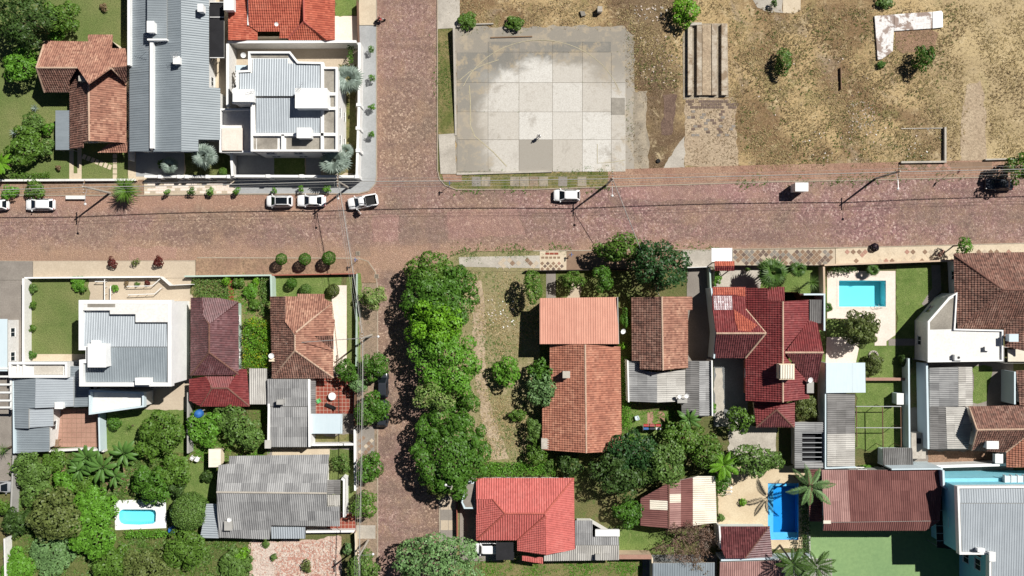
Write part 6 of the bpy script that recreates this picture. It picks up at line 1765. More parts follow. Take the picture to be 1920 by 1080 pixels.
tankbox(hV2, 1117, 994, 1161, 1005, 2.8, 3.4, name='vent_box'); tankbox(hV2, 1117, 1040, 1125, 1049, 2.9, 3.5, name='vent_box', mat='greywall')
# --- patchwork roof
def pickP(x, y):
    if x > 1308 and y < 955 or x > 1296 and y >= 955: return MT['creamsheet']
    if 1227 < x < 1252 and 935 < y < 962: return MT['creamsheet']
    if 1258 < x < 1284 and 922 < y < 940: return MT['creamsheet']
    if 1254 < x < 1284: return MT['pinksheet']
    return None
hX = building('house', 'low house with patchwork maroon and cream corrugated roof under the trees', 'house', (1270, 945),
    [([(1201, 985), (1201, 935), (1254, 905), (1254, 991)], (1201, 950, 2.6, 1254, 950, 3.4), 'sheet', 'rustsheet', pickP),
     ([(1254, 905), (1308, 893), (1341, 893), (1344, 980), (1254, 991)], (1342, 950, 2.6, 1254, 950, 3.4), 'sheet', 'rustsheet', pickP)],
    [[(1205, 938), (1338, 898), (1340, 976), (1206, 982)]], 'beige', ridges=[((1254, 905, 3.4), (1254, 991, 3.4))], ridgemat='ridge_dark', top=2.7, insetd=.2, windows=False)
hY = building('outbuilding', 'wine red ribbed hipped roof beside the deep blue pool', 'outbuilding', (1398, 1015),
    [([(1351, 987), (1443, 987), (1397, 1047), (1360, 1047), (1353, 1030)], (1390, 987, 3.0, 1390, 1047, 3.9), 'tile', 'maroon'),
     ([(1443, 987), (1448, 1044), (1397, 1047)], (1448, 1020, 3.0, 1400, 1020, 3.9), 'tile', 'plum')],
    [[(1354, 990), (1442, 990), (1445, 1042), (1360, 1044)]], 'bluewhite', ridges=[((1443, 987, 3.0), (1397, 1047, 3.9))], ridgemat='ridge_dark', top=2.9, insetd=.2, windows=False)
wallrun([(1349, 986), (1352, 1028), (1358, 1030)], 3.3, .25, MT['whiter'], parent=hY, z0=0, part='parapet')
wallrun([(1352, 1050), (1448, 1047)], 3.2, .35, MT['bluewhite'], parent=hY, z0=0, part='parapet')
hZ = building('outbuilding', 'faded brown corrugated roof at the bottom edge south of the wine red outbuilding', 'outbuilding', (1400, 1075),
    [([(1350, 1054), (1560, 1048), (1560, 1190), (1345, 1190)], (1400, 1190, 2.4, 1400, 1054, 3.0), 'sheet', 'pinksheet', lambda x, y: MT['fibrepale'] if x > 1470 else None)], [[(1355, 1058), (1555, 1054), (1555, 1180), (1350, 1180)]], 'white', top=2.4, insetd=.2, windows=False)
hZ2 = building('outbuilding', 'grey metal roof at the bottom edge shaded by the bare tree', 'outbuilding', (1280, 1085),
    [([(1224, 1056), (1340, 1055), (1340, 1190), (1224, 1190)], (1280, 1190, 2.3, 1280, 1055, 2.8), 'metal', 'metal')], [rect(1228, 1060, 1336, 1180)], 'greywall', top=2.4, insetd=.15, windows=False)
# ruin in the field: raised peeling white floor
ru = thing('ruined_floor', 'peeling white L-shaped floor slab of a demolished building in the dry field', 'ruin', P(1700, 60))
slab('floor_slab', [(1640, 30), (1676, 27), (1676, 58), (1674, 96), (1655, 110), (1646, 112)], 0, .32, MT['ruin'], ru)
slab('floor_slab', [(1677, 27), (1700, 25), (1748, 22), (1748, 53), (1677, 58)], 0, .29, MT['ruin'], ru)
slab('floor_slab', [(1679, 59), (1745, 55), (1760, 62), (1752, 92), (1692, 100), (1679, 90)], 0, .08, MT['soil'], ru)
slab('floor_slab', [(1749, 22), (1765, 20), (1768, 24), (1768, 51), (1749, 53)], 0, .34, MT['whiter'], ru)
rp = thing('service_ramp', 'pair of broken concrete inspection ramps with long trenches in the dry field', 'ramp', P(1325, 110))
slab('ramp_base', [(1280, 66), (1292, 44), (1364, 44), (1366, 182), (1281, 186)], 0, .06, MT['slabgold'], rp)
for x0, x1, y0 in ((1290, 1298, 50), (1307, 1316, 46), (1335, 1344, 44), (1353, 1364, 44)): slab('ramp_kerb', rect(x0, y0, x1, 178), .06, .62, MT['rampconc'], rp)
slab('ramp_fill', rect(1317, 46, 1334, 178), .06, .5, MT['soil2'], rp)
slab('ramp_kerb', [(1292, 42), (1316, 42), (1316, 46), (1292, 48)], .06, .66, MT['concrete'], rp)
# ------------------------------------------------------------------ trees, palms, bushes
G1 = 'trees and bushes in the big lawn garden'
tree(40, 34, 64, 8, 'dark', 'large dark green tree in the top left corner of the lawn', group=G1, rypx=50)
tree(112, 28, 32, 5.5, 'mid', 'lighter green tree between the big dark tree and the open lawn', group=G1)
tree(104, 62, 18, 2.2, 'bright', 'low bright bush tucked under the lighter tree north of the terracotta house', 'bush', 'bush', G1)
tree(38, 122, 36, 4.6, 'bright', 'bright feathery tree standing west of the weathered terracotta house', group=G1)
tree(60, 234, 23, 2.6, 'oliveb', 'olive green bush nearest the flat grey carport', 'bush', 'bush', G1)
tree(88, 240, 13, 2.0, 'bright', 'small bright bush touching the corner of the flat grey carport', 'bush', 'bush', G1)
tree(42, 274, 38, 3.6, 'mid', 'widest bush in the lower corner of the big lawn', 'bush', 'bush', G1)
tree(82, 276, 18, 2.6, 'oliveb', 'olive bush east of the widest bush by the low front wall', 'bush', 'bush', G1)
palm(2, 306, 22, 2.4, 'lime', 'yellowish feather palm at the left edge by the low front wall', n=12)
hedge([(18, 325), (92, 323), (92, 334), (18, 335)], 1.0, 'mid', 'low hedge inside the front wall of the big lawn')
palm(66, 203, 9, .35, 'agave', 'silver agave alone on the lawn beside the flat grey carport', cat='agave', name='agave')
palm(28, 249, 11, .4, 'agave', 'silver agave beside the bushes near the left edge', cat='agave', name='agave')
tree(194, 13, 8, .9, 'dry', 'withered brown shrub on the open lawn near the top edge', 'bush', 'bush', G1, leaf=.2)
tree(109, 316, 6, .8, 'dry', 'tiny dry brown shrub on the lawn beside the pale path', 'bush', 'bush', G1, leaf=.2)
G2 = 'shrubs on the verge of the main street'
tree(16, 360, 15, 2.2, 'bright', 'leftmost bright shrub on the verge, above a half hidden white car', 'bush', 'bush', G2)
tree(62, 355, 20, 2.4, 'mid', 'bright shrub on the verge just above the white coupe', 'bush', 'bush', G2)
palm(237, 357, 27, 2.3, 'strap', 'big strappy leaved plant on the verge beside the striped pavement', cat='plant', name='strap_plant', n=150)
palm(320, 311, 18, 2.2, 'silver', 'smaller silver fan palm in the garden below the grey metal roof')
palm(384, 294, 27, 3.2, 'silver', 'larger silver fan palm in the garden below the grey metal roof')
palm(654, 150, 31, 3.6, 'silver', 'silver fan palm against the east wall of the white corner house')
palm(628, 304, 32, 3.6, 'silver', 'silver fan palm in the street corner of the white house garden')
palm(648, 285, 18, 2.4, 'silver', 'small silver fan palm behind the one in the street corner')
ball(418, 322, 8, 1.1, 'mid', 'round green bush in the dark garden below the grey metal roof')
tree(303, 306, 9, 1.4, 'mid', 'small leafy bush beside the smaller silver palm', 'bush', 'bush')
hedge([(653, 80), (661, 80), (661, 116), (653, 116)], 2.0, 'green', 'tall narrow hedge in the back corner of the white house yard')
GS = 'little street shrubs in the blue grey pavement'
ORD = ['first', 'second', 'third', 'fourth']
for i, (x, y) in enumerate(((696, 92), (697, 146), (697, 200), (697, 252))):
    tree(x, y, 7, 1.9, 'bright', ORD[i] + ' little street shrub from the top along the side street kerb', 'street_shrub', 'shrub', GS, leaf=.17, z0=.12)
NM = ['beside the strappy plant', 'dark and round, second along the striped pavement', 'third along the striped pavement', 'at the end of the striped pavement', 'above the car with the black roof', 'above the plain white sedan', 'near the street corner lamp pole']
for i, (x, y, r) in enumerate(((313, 359, 6), (359, 358, 8), (394, 358, 8), (443, 358, 8), (515, 357, 6), (564, 354, 7), (613, 354, 8))):
    tree(x, y, r, 1.8, 'bright' if i != 1 else 'green', 'little street shrub ' + NM[i], 'street_shrub', 'shrub', GS, leaf=.17, z0=.12)
# field
G3 = 'bushes scattered over the dry field'
tree(1286, 20, 27, 3.2, 'lime', 'bright lime bush above the concrete inspection ramps', 'bush', 'bush', G3)
tree(1472, 114, 17, 2.8, 'oliveb', 'grey green bush alone in the middle of the dry field', 'bush', 'bush', G3, rypx=27)
tree(1735, 107, 19, 3.8, 'green', 'dense green bush below the peeling white floor slab', 'bush', 'bush', G3, rypx=25)
tree(878, 38, 18, 1.3, 'mid', 'low weed bush at the top left corner of the old court', 'bush', 'bush', G3)
tree(968, 42, 20, 1.3, 'mid', 'low weed bush on the top border of the old court', 'bush', 'bush', G3, rypx=14)
tree(1653, 121, 8, .8, 'green', 'tiny green bush under the tip of the peeling floor slab', 'bush', 'bush', G3, leaf=.2)
tree(1452, 6, 7, 1.6, 'green', 'tiny round tree on the concrete at the top edge', 'bush', 'bush', G3, leaf=.2)
tree(1660, 2, 20, 1.0, 'oliveb', 'patchy weed bush at the top edge above the peeling slab', 'bush', 'bush', G3, rypx=12)
tree(1920, 314, 32, 5.8, 'mid', 'green street tree at the right edge shading a dark car')
tree(1810, 459, 17, 4.4, 'bright', 'small round street tree on the pavement by the dark brown roof', leaf=.26)
# south-west pavement plants
tree(210, 491, 10, 1.5, 'redleaf', 'dark red leaved plant, leftmost of three on the beige pavement', 'plant', 'plant', leaf=.22, z0=.12)
tree(254, 491, 8, 1.3, 'olive', 'thin olive plant between the two red leaved plants on the beige pavement', 'plant', 'plant', leaf=.18, z0=.12, dens=.5)
tree(296, 489, 11, 1.5, 'redleaf', 'bright red leaved plant, rightmost of three on the beige pavement', 'plant', 'plant', leaf=.22, z0=.12)
for i, (x, y, r) in enumerate(((528, 486, 11), (572, 486, 11.5), (617, 484, 13))):
    ball(x, y, r, 3.0, 'green', ['first clipped ball tree from the west on the verge', 'middle of the three clipped ball trees on the verge', 'largest clipped ball tree on the verge, nearest the crossing'][i], 'clipped ball trees on the verge', 'tree', 'clipped_tree', z0=.1)
G4 = 'shrubs round the square lawn'
for i, (x, y, r, k) in enumerate(((61, 540, 9, 'oliveb'), (60, 571, 8, 'mid'), (60, 615, 7, 'mid'), (58, 666, 9, 'green'), (147, 531, 15, 'bright'), (152, 540, 9, 'green'))):
    tree(x, y, r, 1.1, k, 'shrub ' + ['in the top corner of the square lawn', 'second from the top along the white wall of the square lawn', 'third from the top along the white wall of the square lawn', 'in the bottom corner of the square lawn', 'bright and widest, in the street corner of the square lawn', 'dark, under the widest shrub of the square lawn'][i], 'shrub', 'shrub', G4, leaf=.22)
for i, (x, y, r) in enumerate(((217, 541, 8), (237, 533, 5), (257, 532, 5), (275, 531, 6))):
    tree(x, y, r, .8, ['bright', 'dry', 'oliveb', 'redleaf'][i], ['bright round shrub in the ramp bed of the white modern house', 'dry tuft in the ramp bed, nearest the bright round shrub', 'olive tuft in the ramp bed of the white modern house', 'reddish tuft at the far end of the ramp bed'][i], 'shrub', 'shrub', leaf=.16)
# small gardens
hedge([(363, 523), (428, 523), (430, 556), (400, 560), (364, 556)], .7, 'oliveb', 'weedy low planting in front of the plum roofed house', dens=.55, leaf=.22, cat='planting', name='garden_planting')
hedge([(486, 522), (506, 522), (506, 590), (486, 590)], .8, 'oliveb', 'narrow weedy bed along the pale green wall', dens=.6, leaf=.22, cat='planting', name='garden_planting')
G5 = 'bushes in the small garden of the plum roofed house'
for i, (x, y, r, k) in enumerate(((448, 530, 11, 'mid'), (470, 545, 15, 'bright'), (478, 527, 9, 'lime'), (476, 568, 13, 'mid'), (424, 528, 9, 'lime'))):
    tree(x, y, r, 1.3, k, 'garden bush ' + ['just right of the red brick path', 'largest in the small garden right of the brick path', 'lime green by the white street fence', 'nearest the yellow flowering hedge', 'lime green just left of the red brick path'][i], 'bush', 'bush', G5, leaf=.22)
hedge([(456, 600), (472, 594), (498, 600), (503, 640), (500, 690), (455, 690), (454, 640)], 2.8, 'flower', 'tall bright hedge with yellow flowers between the plum and terracotta houses', dens=1.2, ragged=.45)
for i, (x, y, r) in enumerate(((547, 531, 10), (573, 543, 11), (625, 544, 12))):
    ball(x, y, r, 1.9 if i == 0 else 1.6, ['green', 'oliveb', 'olive'][i], ['clipped ball bush with the longest shadow on the small front lawn', 'clipped ball bush touching the edge of the terracotta roof', 'olive clipped ball bush beside the pale pink patio'][i], 'ball bushes on the front lawn')
G6 = 'street trees on the side street pavement'
tree(697, 557, 25, 4.5, 'pale', 'cream tipped street tree nearest the crossing', group=G6)
tree(650, 694, 24, 3.8, 'green', 'round garden tree below the pale pink patio', group=G6)
tree(704, 688, 29, 4.8, 'green', 'street tree on the kerb next to the garden tree by the patio', group=G6)
tree(672, 722, 17, 3.0, 'grey', 'soft grey green shrub between the street trees by the red patio', 'shrub', 'shrub', G6)
tree(698, 768, 35, 4.8, 'green', 'wide street tree hanging over the dark parked car', group=G6)
tree(690, 878, 28, 4.4, 'green', 'round street tree beside the big grey fibre cement roof, upper of two', group=G6)
tree(683, 946, 26, 4.4, 'mid', 'round street tree beside the big grey fibre cement roof, lower of two', group=G6)
tree(640, 868, 18, 2.4, 'oliveb', 'feathery green bush at the corner of the big grey roof', 'bush', 'bush', dens=.7)
tree(652, 1030, 11, 1.8, 'grey', 'pale grey bush beside the leaning shadow of the lowest lamp pole', 'bush', 'bush')
tree(682, 1066, 32, 4.2, 'oliveb', 'leafy street tree at the bottom edge beside the brick rubble', group=G6)
G7 = 'trees in the back gardens of the south-west block'
tree(384, 802, 33, 3.6, 'bright', 'bright tree south of the wine red outbuilding', group=G7)
tree(428, 778, 30, 3.2, 'oliveb', 'scrubby tree directly behind the wine red outbuilding', group=G7, dens=.8)
tree(456, 816, 34, 4.4, 'oliveb', 'olive tree beside the white wall of the grey annex', group=G7)
tree(452, 784, 15, 2.6, 'brownleaf', 'half withered greyish bush beside the grey annex', 'bush', 'bush', G7)
tree(300, 806, 40, 4.6, 'mid', 'broad tree at the end of the lawn behind the white modern house', group=G7)
tree(278, 842, 26, 3.2, 'mid', 'tree filling the corner below the broad tree on the back lawn', group=G7)
tree(215, 792, 13, 1.8, 'green', 'small shrub beside the terracotta terrace', 'shrub', 'shrub', G7)
palm(244, 800, 9, .9, 'strap', 'small dark spiky plant in the middle of the back lawn', cat='plant', name='spiky_plant', n=24)
palm(8, 842, 15, 1.9, 'yucca', 'spiky plant beside the drive at the left edge', cat='plant', name='spiky_plant')
GB = 'banana plants behind the terrace'
for i, (x, y, r, h) in enumerate(((163, 858, 34, 2.8), (192, 876, 36, 3.2), (233, 850, 32, 3.0), (150, 880, 28, 2.4), (215, 892, 26, 2.2))):
    palm(x, y, r, h, 'banana', 'banana plant ' + ['nearest the terracotta terrace', 'largest, in the middle of the clump', 'easternmost, by the broad back lawn tree', 'on the west side of the clump', 'lowest, over the bare soil'][i], GB, cat='banana plant', name='banana_plant', n=12, seed=i + 3, tr=.1)
J = [(52, 880, 35, 4.0, 'oliveb', 'just below the white rim of the lowest grey metal roof'), (100, 866, 22, 2.6, 'mid', 'west of the banana clump by bare soil'), (64, 926, 30, 3.4, 'oliveb', 'beside the narrow pale path at the west wall'),
     (122, 908, 26, 3.0, 'bright', 'bright, north of the dark rounded crown'), (156, 912, 24, 2.8, 'mid', 'north-east of the dark rounded crown'), (98, 970, 50, 6.5, 'olive', 'with the large dark rounded crown in the garden jungle'),
     (30, 980, 28, 3.6, 'dark', 'dark, squeezed between west wall and the rounded crown'), (178, 948, 38, 3.6, 'bright', 'bright, directly west of the small pool'), (172, 1000, 50, 4.4, 'bright', 'wide and vivid green, south-west of the small pool'),
     (282, 912, 38, 4.4, 'green', 'overhanging the top of the small pool terrace'), (322, 882, 34, 3.8, 'mid', 'north-east of the small pool, by the strip of lawn'), (332, 918, 18, 2.8, 'dark', 'dark and narrow beside the strip of lawn'),
     (342, 1030, 40, 4.0, 'mid', 'south of the blue drum'), (205, 1054, 38, 3.4, 'mid', 'at the bottom edge below the vivid green tree'), (95, 1040, 40, 2.2, 'grey', 'low and greyish in the bottom left garden'), (272, 1066, 44, 4.0, 'olive', 'olive crown at the bottom edge below the pool'),
     (35, 1062, 34, 1.8, 'bright', 'low bright in the bottom left corner'), (440, 1058, 30, 1.6, 'oliveb', 'low and weedy beside the brick rubble'), (452, 1040, 14, 1.4, 'lime', 'small lime green one at the edge of the brick rubble'), (5, 950, 16, 2.4, 'mid', 'at the left edge outside the west wall'), (385, 892, 13, 1.6, 'dark', 'small dark one on the strip of lawn by the big grey roof')]
for x, y, r, h, k, s in J:
    tree(x, y, r, h, k, ('tree ' if h > 2.9 else 'bush ') + s, 'tree' if h > 2.9 else 'bush', 'tree' if h > 2.9 else 'bush', G7)
ball(357, 958, 35, 4.4, 'oliveb', 'dense rounded tree between the small pool and the big grey roof', None, 'tree', 'clipped_tree', leaf=.24, dens=1.1)
hedge([(232, 996), (300, 994), (330, 1002), (300, 1008), (235, 1008)], .9, 'bright', 'row of lush leafy plants below the small pool terrace', cat='planting', name='garden_planting')
tree(572, 1062, 13, 1.2, 'olive', 'brownish weed bush in the middle of the brick rubble', 'bush', 'bush', dens=.7)
tree(513, 1044, 8, .8, 'oliveb', 'small weed on the pale path through the brick rubble', 'bush', 'bush', dens=.6, leaf=.2)
tree(498, 1020, 9, .8, 'oliveb', 'small weed at the corner of the big grey roof and rubble', 'bush', 'bush', dens=.6, leaf=.2)
# big street trees
G8 = 'big trees along the side street'
tree(802, 512, 46, 6.2, 'mid', 'northernmost big street tree, nearest the crossing', group=G8)
tree(860, 530, 33, 5.0, 'green', 'smaller crown on the dry lot side of the northernmost big street tree', group=G8)
tree(820, 562, 74, 7.4, 'green', 'wide dark green street tree between the northernmost and the lime tree', group=G8, rypx=62, flat=.25, dens=1.2)
tree(815, 610, 60, 8.8, 'lime', 'vivid lime green street tree in the middle of the row', group=G8, rypx=52, dens=1.2)
tree(832, 684, 66, 8.2, 'bright', 'broad mid green street tree just south of the lime tree', group=G8, rypx=66)
tree(818, 745, 44, 8.4, 'pale', 'cream flowering street tree in the middle of the row', group=G8, rypx=32)
tree(876, 752, 27, 4.0, 'green', 'small green tree at the edge of the dry lot below the cream tree', group=G8)
tree(843, 850, 70, 7.6, 'green', 'large flat topped dark street tree south of the cream tree', group=G8, rypx=82, flat=.4, lobe=.24, dens=1.3)
tree(822, 916, 24, 5.0, 'olive', 'olive branch tip at the south end of the flat topped tree', group=G8)
tree(822, 1062, 90, 8.5, 'grey', 'huge grey green tree at the bottom edge of the side street', group=G8, rypx=58)
# dry lot and front gardens
G9 = 'trees of the dry lot and front gardens'
L9 = [(1001, 534, 20, 5.0, 'mid', 'narrow, at the street corner of the dry lot', 34), (955, 698, 29, 3.8, 'bright', 'bright and open, alone in the dry lot', 27), (1014, 700, 27, 4.4, 'green', 'dark, against the brick orange roof', None), (1019, 730, 31, 5.2, 'grey', 'grey green, overlapping the brick orange roof', None),
      (970, 778, 16, 1.8, 'mid', 'low one in the dry lot below the bright tree', 13), (1000, 806, 20, 3.4, 'oliveb', 'upper of three below the grey green tree', 22), (1006, 850, 21, 3.6, 'mid', 'middle of three by the grey roof slab', 24), (1030, 872, 12, 2.4, 'oliveb', 'lowest and smallest of three by the grey roof slab', None),
      (1068, 868, 27, 3.4, 'dark', 'dark, directly below the brick orange roof', None), (1073, 524, 24, 4.2, 'mid', 'with two lobes in front of the salmon roof', 17), (1132, 524, 20, 4.6, 'green', 'upright oval in front of the salmon roof', 28), (1146, 468, 32, 5.2, 'mid', 'leaning over the main street at the west of the darkest crown', 22),
      (1172, 466, 40, 6.4, 'mid', 'middle crown of the group over the main street', 30), (1238, 502, 58, 8.0, 'deep', 'largest and darkest over the main street', 52), (1172, 600, 9, 2.6, 'green', 'slim one squeezed between salmon and brown roofs', 24), (1168, 650, 7, 2.0, 'lime', 'lime sprig beside the satellite dish', 9)]
for x, y, r, h, k, s, ry in L9:
    t_ = h > 2.5
    tree(x, y, r, h, k, ('tree ' if t_ else 'bush ') + s, 'tree' if t_ else 'bush', 'tree' if t_ else 'bush', G9, rypx=ry)
hedge([(898, 868), (1040, 866), (1042, 892), (905, 894)], 1.9, 'bright', 'bright leafy hedge along the north wall of the red ribbed house', dens=.9, ragged=.4)
hedge([(1164, 668), (1180, 668), (1182, 800), (1168, 800)], 1.1, 'bright', 'strip of bright plants between the brick orange house and the grey annex', dens=.6, cat='planting', name='garden_planting')
G10 = 'trees in the gardens behind the brown tiled house'
L10 = [(1284, 818, 38, 4.8, 'mid', 'beside the clothes line south of the grey annex', 30), (1190, 846, 50, 6.2, 'deep', 'dark, covering the corner of the brick orange roof', 42), (1160, 892, 56, 6.2, 'dark', 'wide, beside the red ribbed roof', 44), (1248, 872, 50, 6.2, 'oliveb', 'olive, above the patchwork roof', 46),
       (1176, 962, 32, 3.8, 'green', 'low vivid one west of the patchwork roof', 28), (1326, 850, 36, 4.8, 'mid', 'west of the spiky palm by the sandy yard', 32), (1412, 864, 50, 5.2, 'oliveb', 'grey green, north of the sandy yard', 32), (1450, 862, 24, 4.0, 'oliveb', 'at the east end of the grey green crown by the shed', 18),
       (1390, 787, 26, 4.4, 'mid', 'round, on the concrete yard by the little hipped roof', 27), (1338, 767, 7, 1.6, 'bright', 'small bright one at the edge of the grey annex', 12), (1514, 766, 22, 2.4, 'olive', 'olive, beside the wine red house and the shed', 24), (1350, 905, 22, 2.6, 'green', 'green, at the top of the sandy yard', 24),
       (1394, 942, 7, .8, 'lime', 'tiny lime tuft on the sand', None), (1352, 973, 8, .9, 'oliveb', 'tiny tuft at the corner of the patchwork roof', None), (1346, 522, 7, 1.4, 'bright', 'slim one beside the little gate roof', 16), (1402, 505, 5, 1.2, 'oliveb', 'tiny one on the concrete front yard', None)]
for x, y, r, h, k, s, ry in L10:
    t_ = h > 2.9
    tree(x, y, r, h, k, ('tree ' if t_ else 'bush ') + s, 'tree' if t_ else 'bush', 'tree' if t_ else 'bush', G10, rypx=ry)
palm(1291, 786, 27, 3.2, 'banana', 'banana plant against the south wall of the grey annex', cat='banana plant', name='banana_plant', n=10)
palm(1356, 872, 30, 3.4, 'lime', 'spiky bright palm between two garden trees by the sandy yard', n=18)
palm(1447, 512, 31, 4.2, 'fan', 'big fan palm in front of the wine red house', n=34)
palm(1496, 505, 18, 3.0, 'fan', 'smaller yellowish fan palm east of the big fan palm')
palm(1523, 530, 17, 2.0, 'yucca', 'dark round yucca in front of the wine red house', cat='plant', name='yucca')
palm(1635, 506, 14, 1.3, 'fan', 'little fan palm on the north edge of the pool terrace', n=14)
palm(1551, 576, 11, 1.4, 'fan', 'little fan palm at the west edge of the pool terrace', n=14)
hedge([(1556, 498), (1604, 498), (1606, 510), (1556, 512)], 1.4, 'dark', 'dark hedge between the street wall and the pool terrace')
tree(1617, 617, 34, 5.6, 'olive', 'round olive tree at the corner of the pool terrace', lobe=.20, lobes=90, dens=1.6, leaf=.28, hh=2.6)
tree(1638, 684, 22, 2.0, 'olive', 'olive bush on the lawn beside the pale blue roof', 'bush', 'bush')
tree(1700, 678, 15, 1.6, 'dark', 'dark bush in the shade beside the round lawn ring', 'bush', 'bush')
palm(1519, 912, 46, 6.4, 'greyfeather', 'tall palm with grey drooping fronds over the blue pool', tr=.16)
palm(1487, 1058, 34, 5.4, 'palm', 'dark feather palm at the bottom edge below the blue pool', base=(1462, 1022), n=14)
palm(1530, 1062, 37, 5.6, 'palm', 'dark feather palm at the bottom edge beside the green court', base=(1500, 1030), n=14)
hedge([(1503, 905), (1518, 905), (1518, 1035), (1505, 1035)], 2.2, 'dark', 'tall dark hedge between the blue pool and the green court')
tree(1625, 876, 14, .9, 'bright', 'low bright weeds beside the maroon hall roof', 'bush', 'bush', rypx=5, leaf=.22)
ball(1639, 464, 8, .9, 'purple', 'dark purple clipped ball bush on the tan diamond pavement', z0=.12)

def bare_tree(px, py, rpx, h, mat, label, seed, lean=0.0, leafkind=None, n0=9, base=None):
    """leafless branching tree"""
    rn = random.Random(seed); m = MB(); tips = []
    R = rpx / PXM
    def grow(p, d, L, r, lev):
        q = p + d * L; m.tube([p, p + d * L * .5 + np.array((rn.uniform(-.05, .05), rn.uniform(-.05, .05), 0)) * L, q], [r, r * .8, r * .6], 4 if lev < 2 else 3, cap=False)
        if lev >= 4: tips.append(q); return
        for _ in range(3 if lev < 3 else 3):
            e = d + np.array((rn.gauss(0, .55), rn.gauss(0, .55), rn.gauss(.0, .3))); e /= np.linalg.norm(e)
            grow(p + d * L * rn.uniform(.55, 1.0), e, L * rn.uniform(.55, .8), r * .55, lev + 1)
    loc = P(px, py, h * .6); loc[2] = 0
    root = thing('bare_tree', label, 'tree', loc)
    m.tube([(0, 0, -.05), (0, 0, h * .3)], [.16, .12], 7)
    for i in range(n0):
        a = i * 2.4 + rn.uniform(-.3, .3); d = np.array((math.cos(a), math.sin(a), rn.uniform(.35, 1.0))); d /= np.linalg.norm(d)
        grow(np.array((0, 0, h * rn.uniform(.2, .3))), d, R * .42, .085, 0)
    V = np.array(m.V); k = 12 * 0
    put('branches', mesh_of('branches', V, m.F, MT[mat]), root)
    if leafkind:
        rng = np.random.default_rng(seed); T = np.array(tips); T = T[rng.integers(len(T), size=min(7000, len(T) * 3))] + rng.normal(size=(min(7000, len(T) * 3), 3)) * .2
        Vv, F = leaves_mesh(rng, T, np.tile((0, 0, 1.0), (len(T), 1)), .26, .12, .8)
        put('dry_leaves', mesh_of('dry_leaves', Vv, F, LF[leafkind]), root)
    return root
bare_tree(1282, 1012, 58, 4.6, 'twig', 'withered brown tree south of the patchwork roof', 4, leafkind='brownleaf', n0=9)
bare_tree(1328, 1016, 27, 3.8, 'barkpale', 'pale leafless tree beside the wine red outbuilding', 8, n0=6)
bare_tree(1312, 1066, 30, 3.6, 'twig', 'dry twiggy tree at the bottom edge over the grey metal roof', 9, leafkind='dry', n0=6)

# ------------------------------------------------------------------ grass, weeds and rubble nobody could count
FIELD = [[(1180, 40), (1280, 60), (1280, 170), (1180, 165)], [(1366, 20), (1810, 12), (1808, 160), (1796, 304), (1400, 318), (1370, 180)], [(1812, 12), (1930, 10), (1930, 300), (1858, 300), (1848, 150)], [(850, 4), (1400, 4), (1280, 44), (1170, 46), (860, 48)]]
scatter('dry_grass', FIELD, 24000, .24, None, 5, .14, 3, leafmat=LF['straw'])
scatter('dry_grass', FIELD, 11000, .24, None, 6, .16, 3, leafmat=LF['dry'])
scatter('weeds', [[(1180, 40), (1280, 60), (1280, 170), (1180, 165)], [(1480, 250), (1760, 250), (1760, 312), (1480, 318)], [(1366, 20), (1800, 10), (1760, 240), (1400, 300)]], 2600, .26, None, 7, .2, 4, leafmat=LF['olive'])
LOT = [[(870, 512), (1010, 510), (1008, 640), (960, 680), (930, 860), (905, 860), (890, 700)], [(930, 690), (1012, 760), (1010, 866), (930, 866)]]
scatter('dry_grass', LOT, 7000, .26, None, 8, .15, 3, leafmat=LF['straw'])
scatter('weeds', LOT, 3600, .22, None, 9, .15, 4, leafmat=LF['oliveb'])
scatter('weeds', [[(822, 60), (842, 60), (850, 245), (822, 248)], [(870, 326), (1140, 322), (1140, 330), (870, 332)], [(846, 350), (1140, 345), (1140, 352), (856, 357)], [(1380, 336), (1800, 326), (1800, 336), (1380, 346)], [(840, 470), (1010, 466), (1010, 480), (850, 486)], [(1010, 466), (1340, 464), (1340, 470), (1010, 472)]], 4200, .24, None, 10, .2, 4, leafmat=LF['oliveb'])
JT = [rect(860, y - 1.2, 1172, y + 1.2) for y in (98, 155, 210, 262)] + [rect(x - 1.2, 80, x + 1.2, 320) for x in (915, 973, 1036, 1092, 1146)] + [rect(856, 312, 1180, 324), rect(856, 52, 1000, 72), rect(1172, 60, 1190, 316)]
scatter('weeds', JT, 800, .17, None, 21, .1, 4, leafmat=LF['olive'], soft=.08, clump=.5)
scatter('dry_grass', [[(1172, 60), (1240, 60), (1240, 318), (1180, 318)], rect(1284, 186, 1384, 312), rect(1290, 44, 1362, 180)], 2600, .2, None, 22, .12, 3, leafmat=LF['dry'])
JN = [[(28, 855), (330, 855), (330, 935), (215, 935), (212, 1000), (330, 1010), (468, 1015), (466, 1080), (20, 1080)]]
scatter('undergrowth', JN, 9000, .42, None, 11, .35, 4, leafmat=LF['oliveb'])
scatter('undergrowth', JN, 5000, .36, None, 12, .3, 4, leafmat=LF['mid'])
scatter('grass', [[(905, 1050), (1200, 1052), (1200, 1080), (905, 1080)], [(362, 520), (506, 520), (506, 596), (362, 556)], [(352, 765), (500, 765), (500, 865), (352, 865)], [(1165, 770), (1260, 770), (1260, 830), (1165, 830)]], 7000, .24, None, 13, .2, 4, leafmat=LF['bright'])
chunks('rubble', [(556, 1018), (630, 1012), (636, 1078), (560, 1080), (520, 1078), (505, 1030)], 1500, .26, [MT['rubblebrick'], MT['rubblepale'], MT['rubblebrick'], MT['rubblepale']])
chunks('rubble', [(474, 1018), (520, 1018), (505, 1078), (474, 1078)], 220, .16, [MT['rubblepale'], MT['rubblebrick']], 10)
chunks('debris', [(1200, 60), (1280, 60), (1280, 160), (1200, 160)], 90, .2, [MT['rubblepale'], MT['stoneblock']], 11)
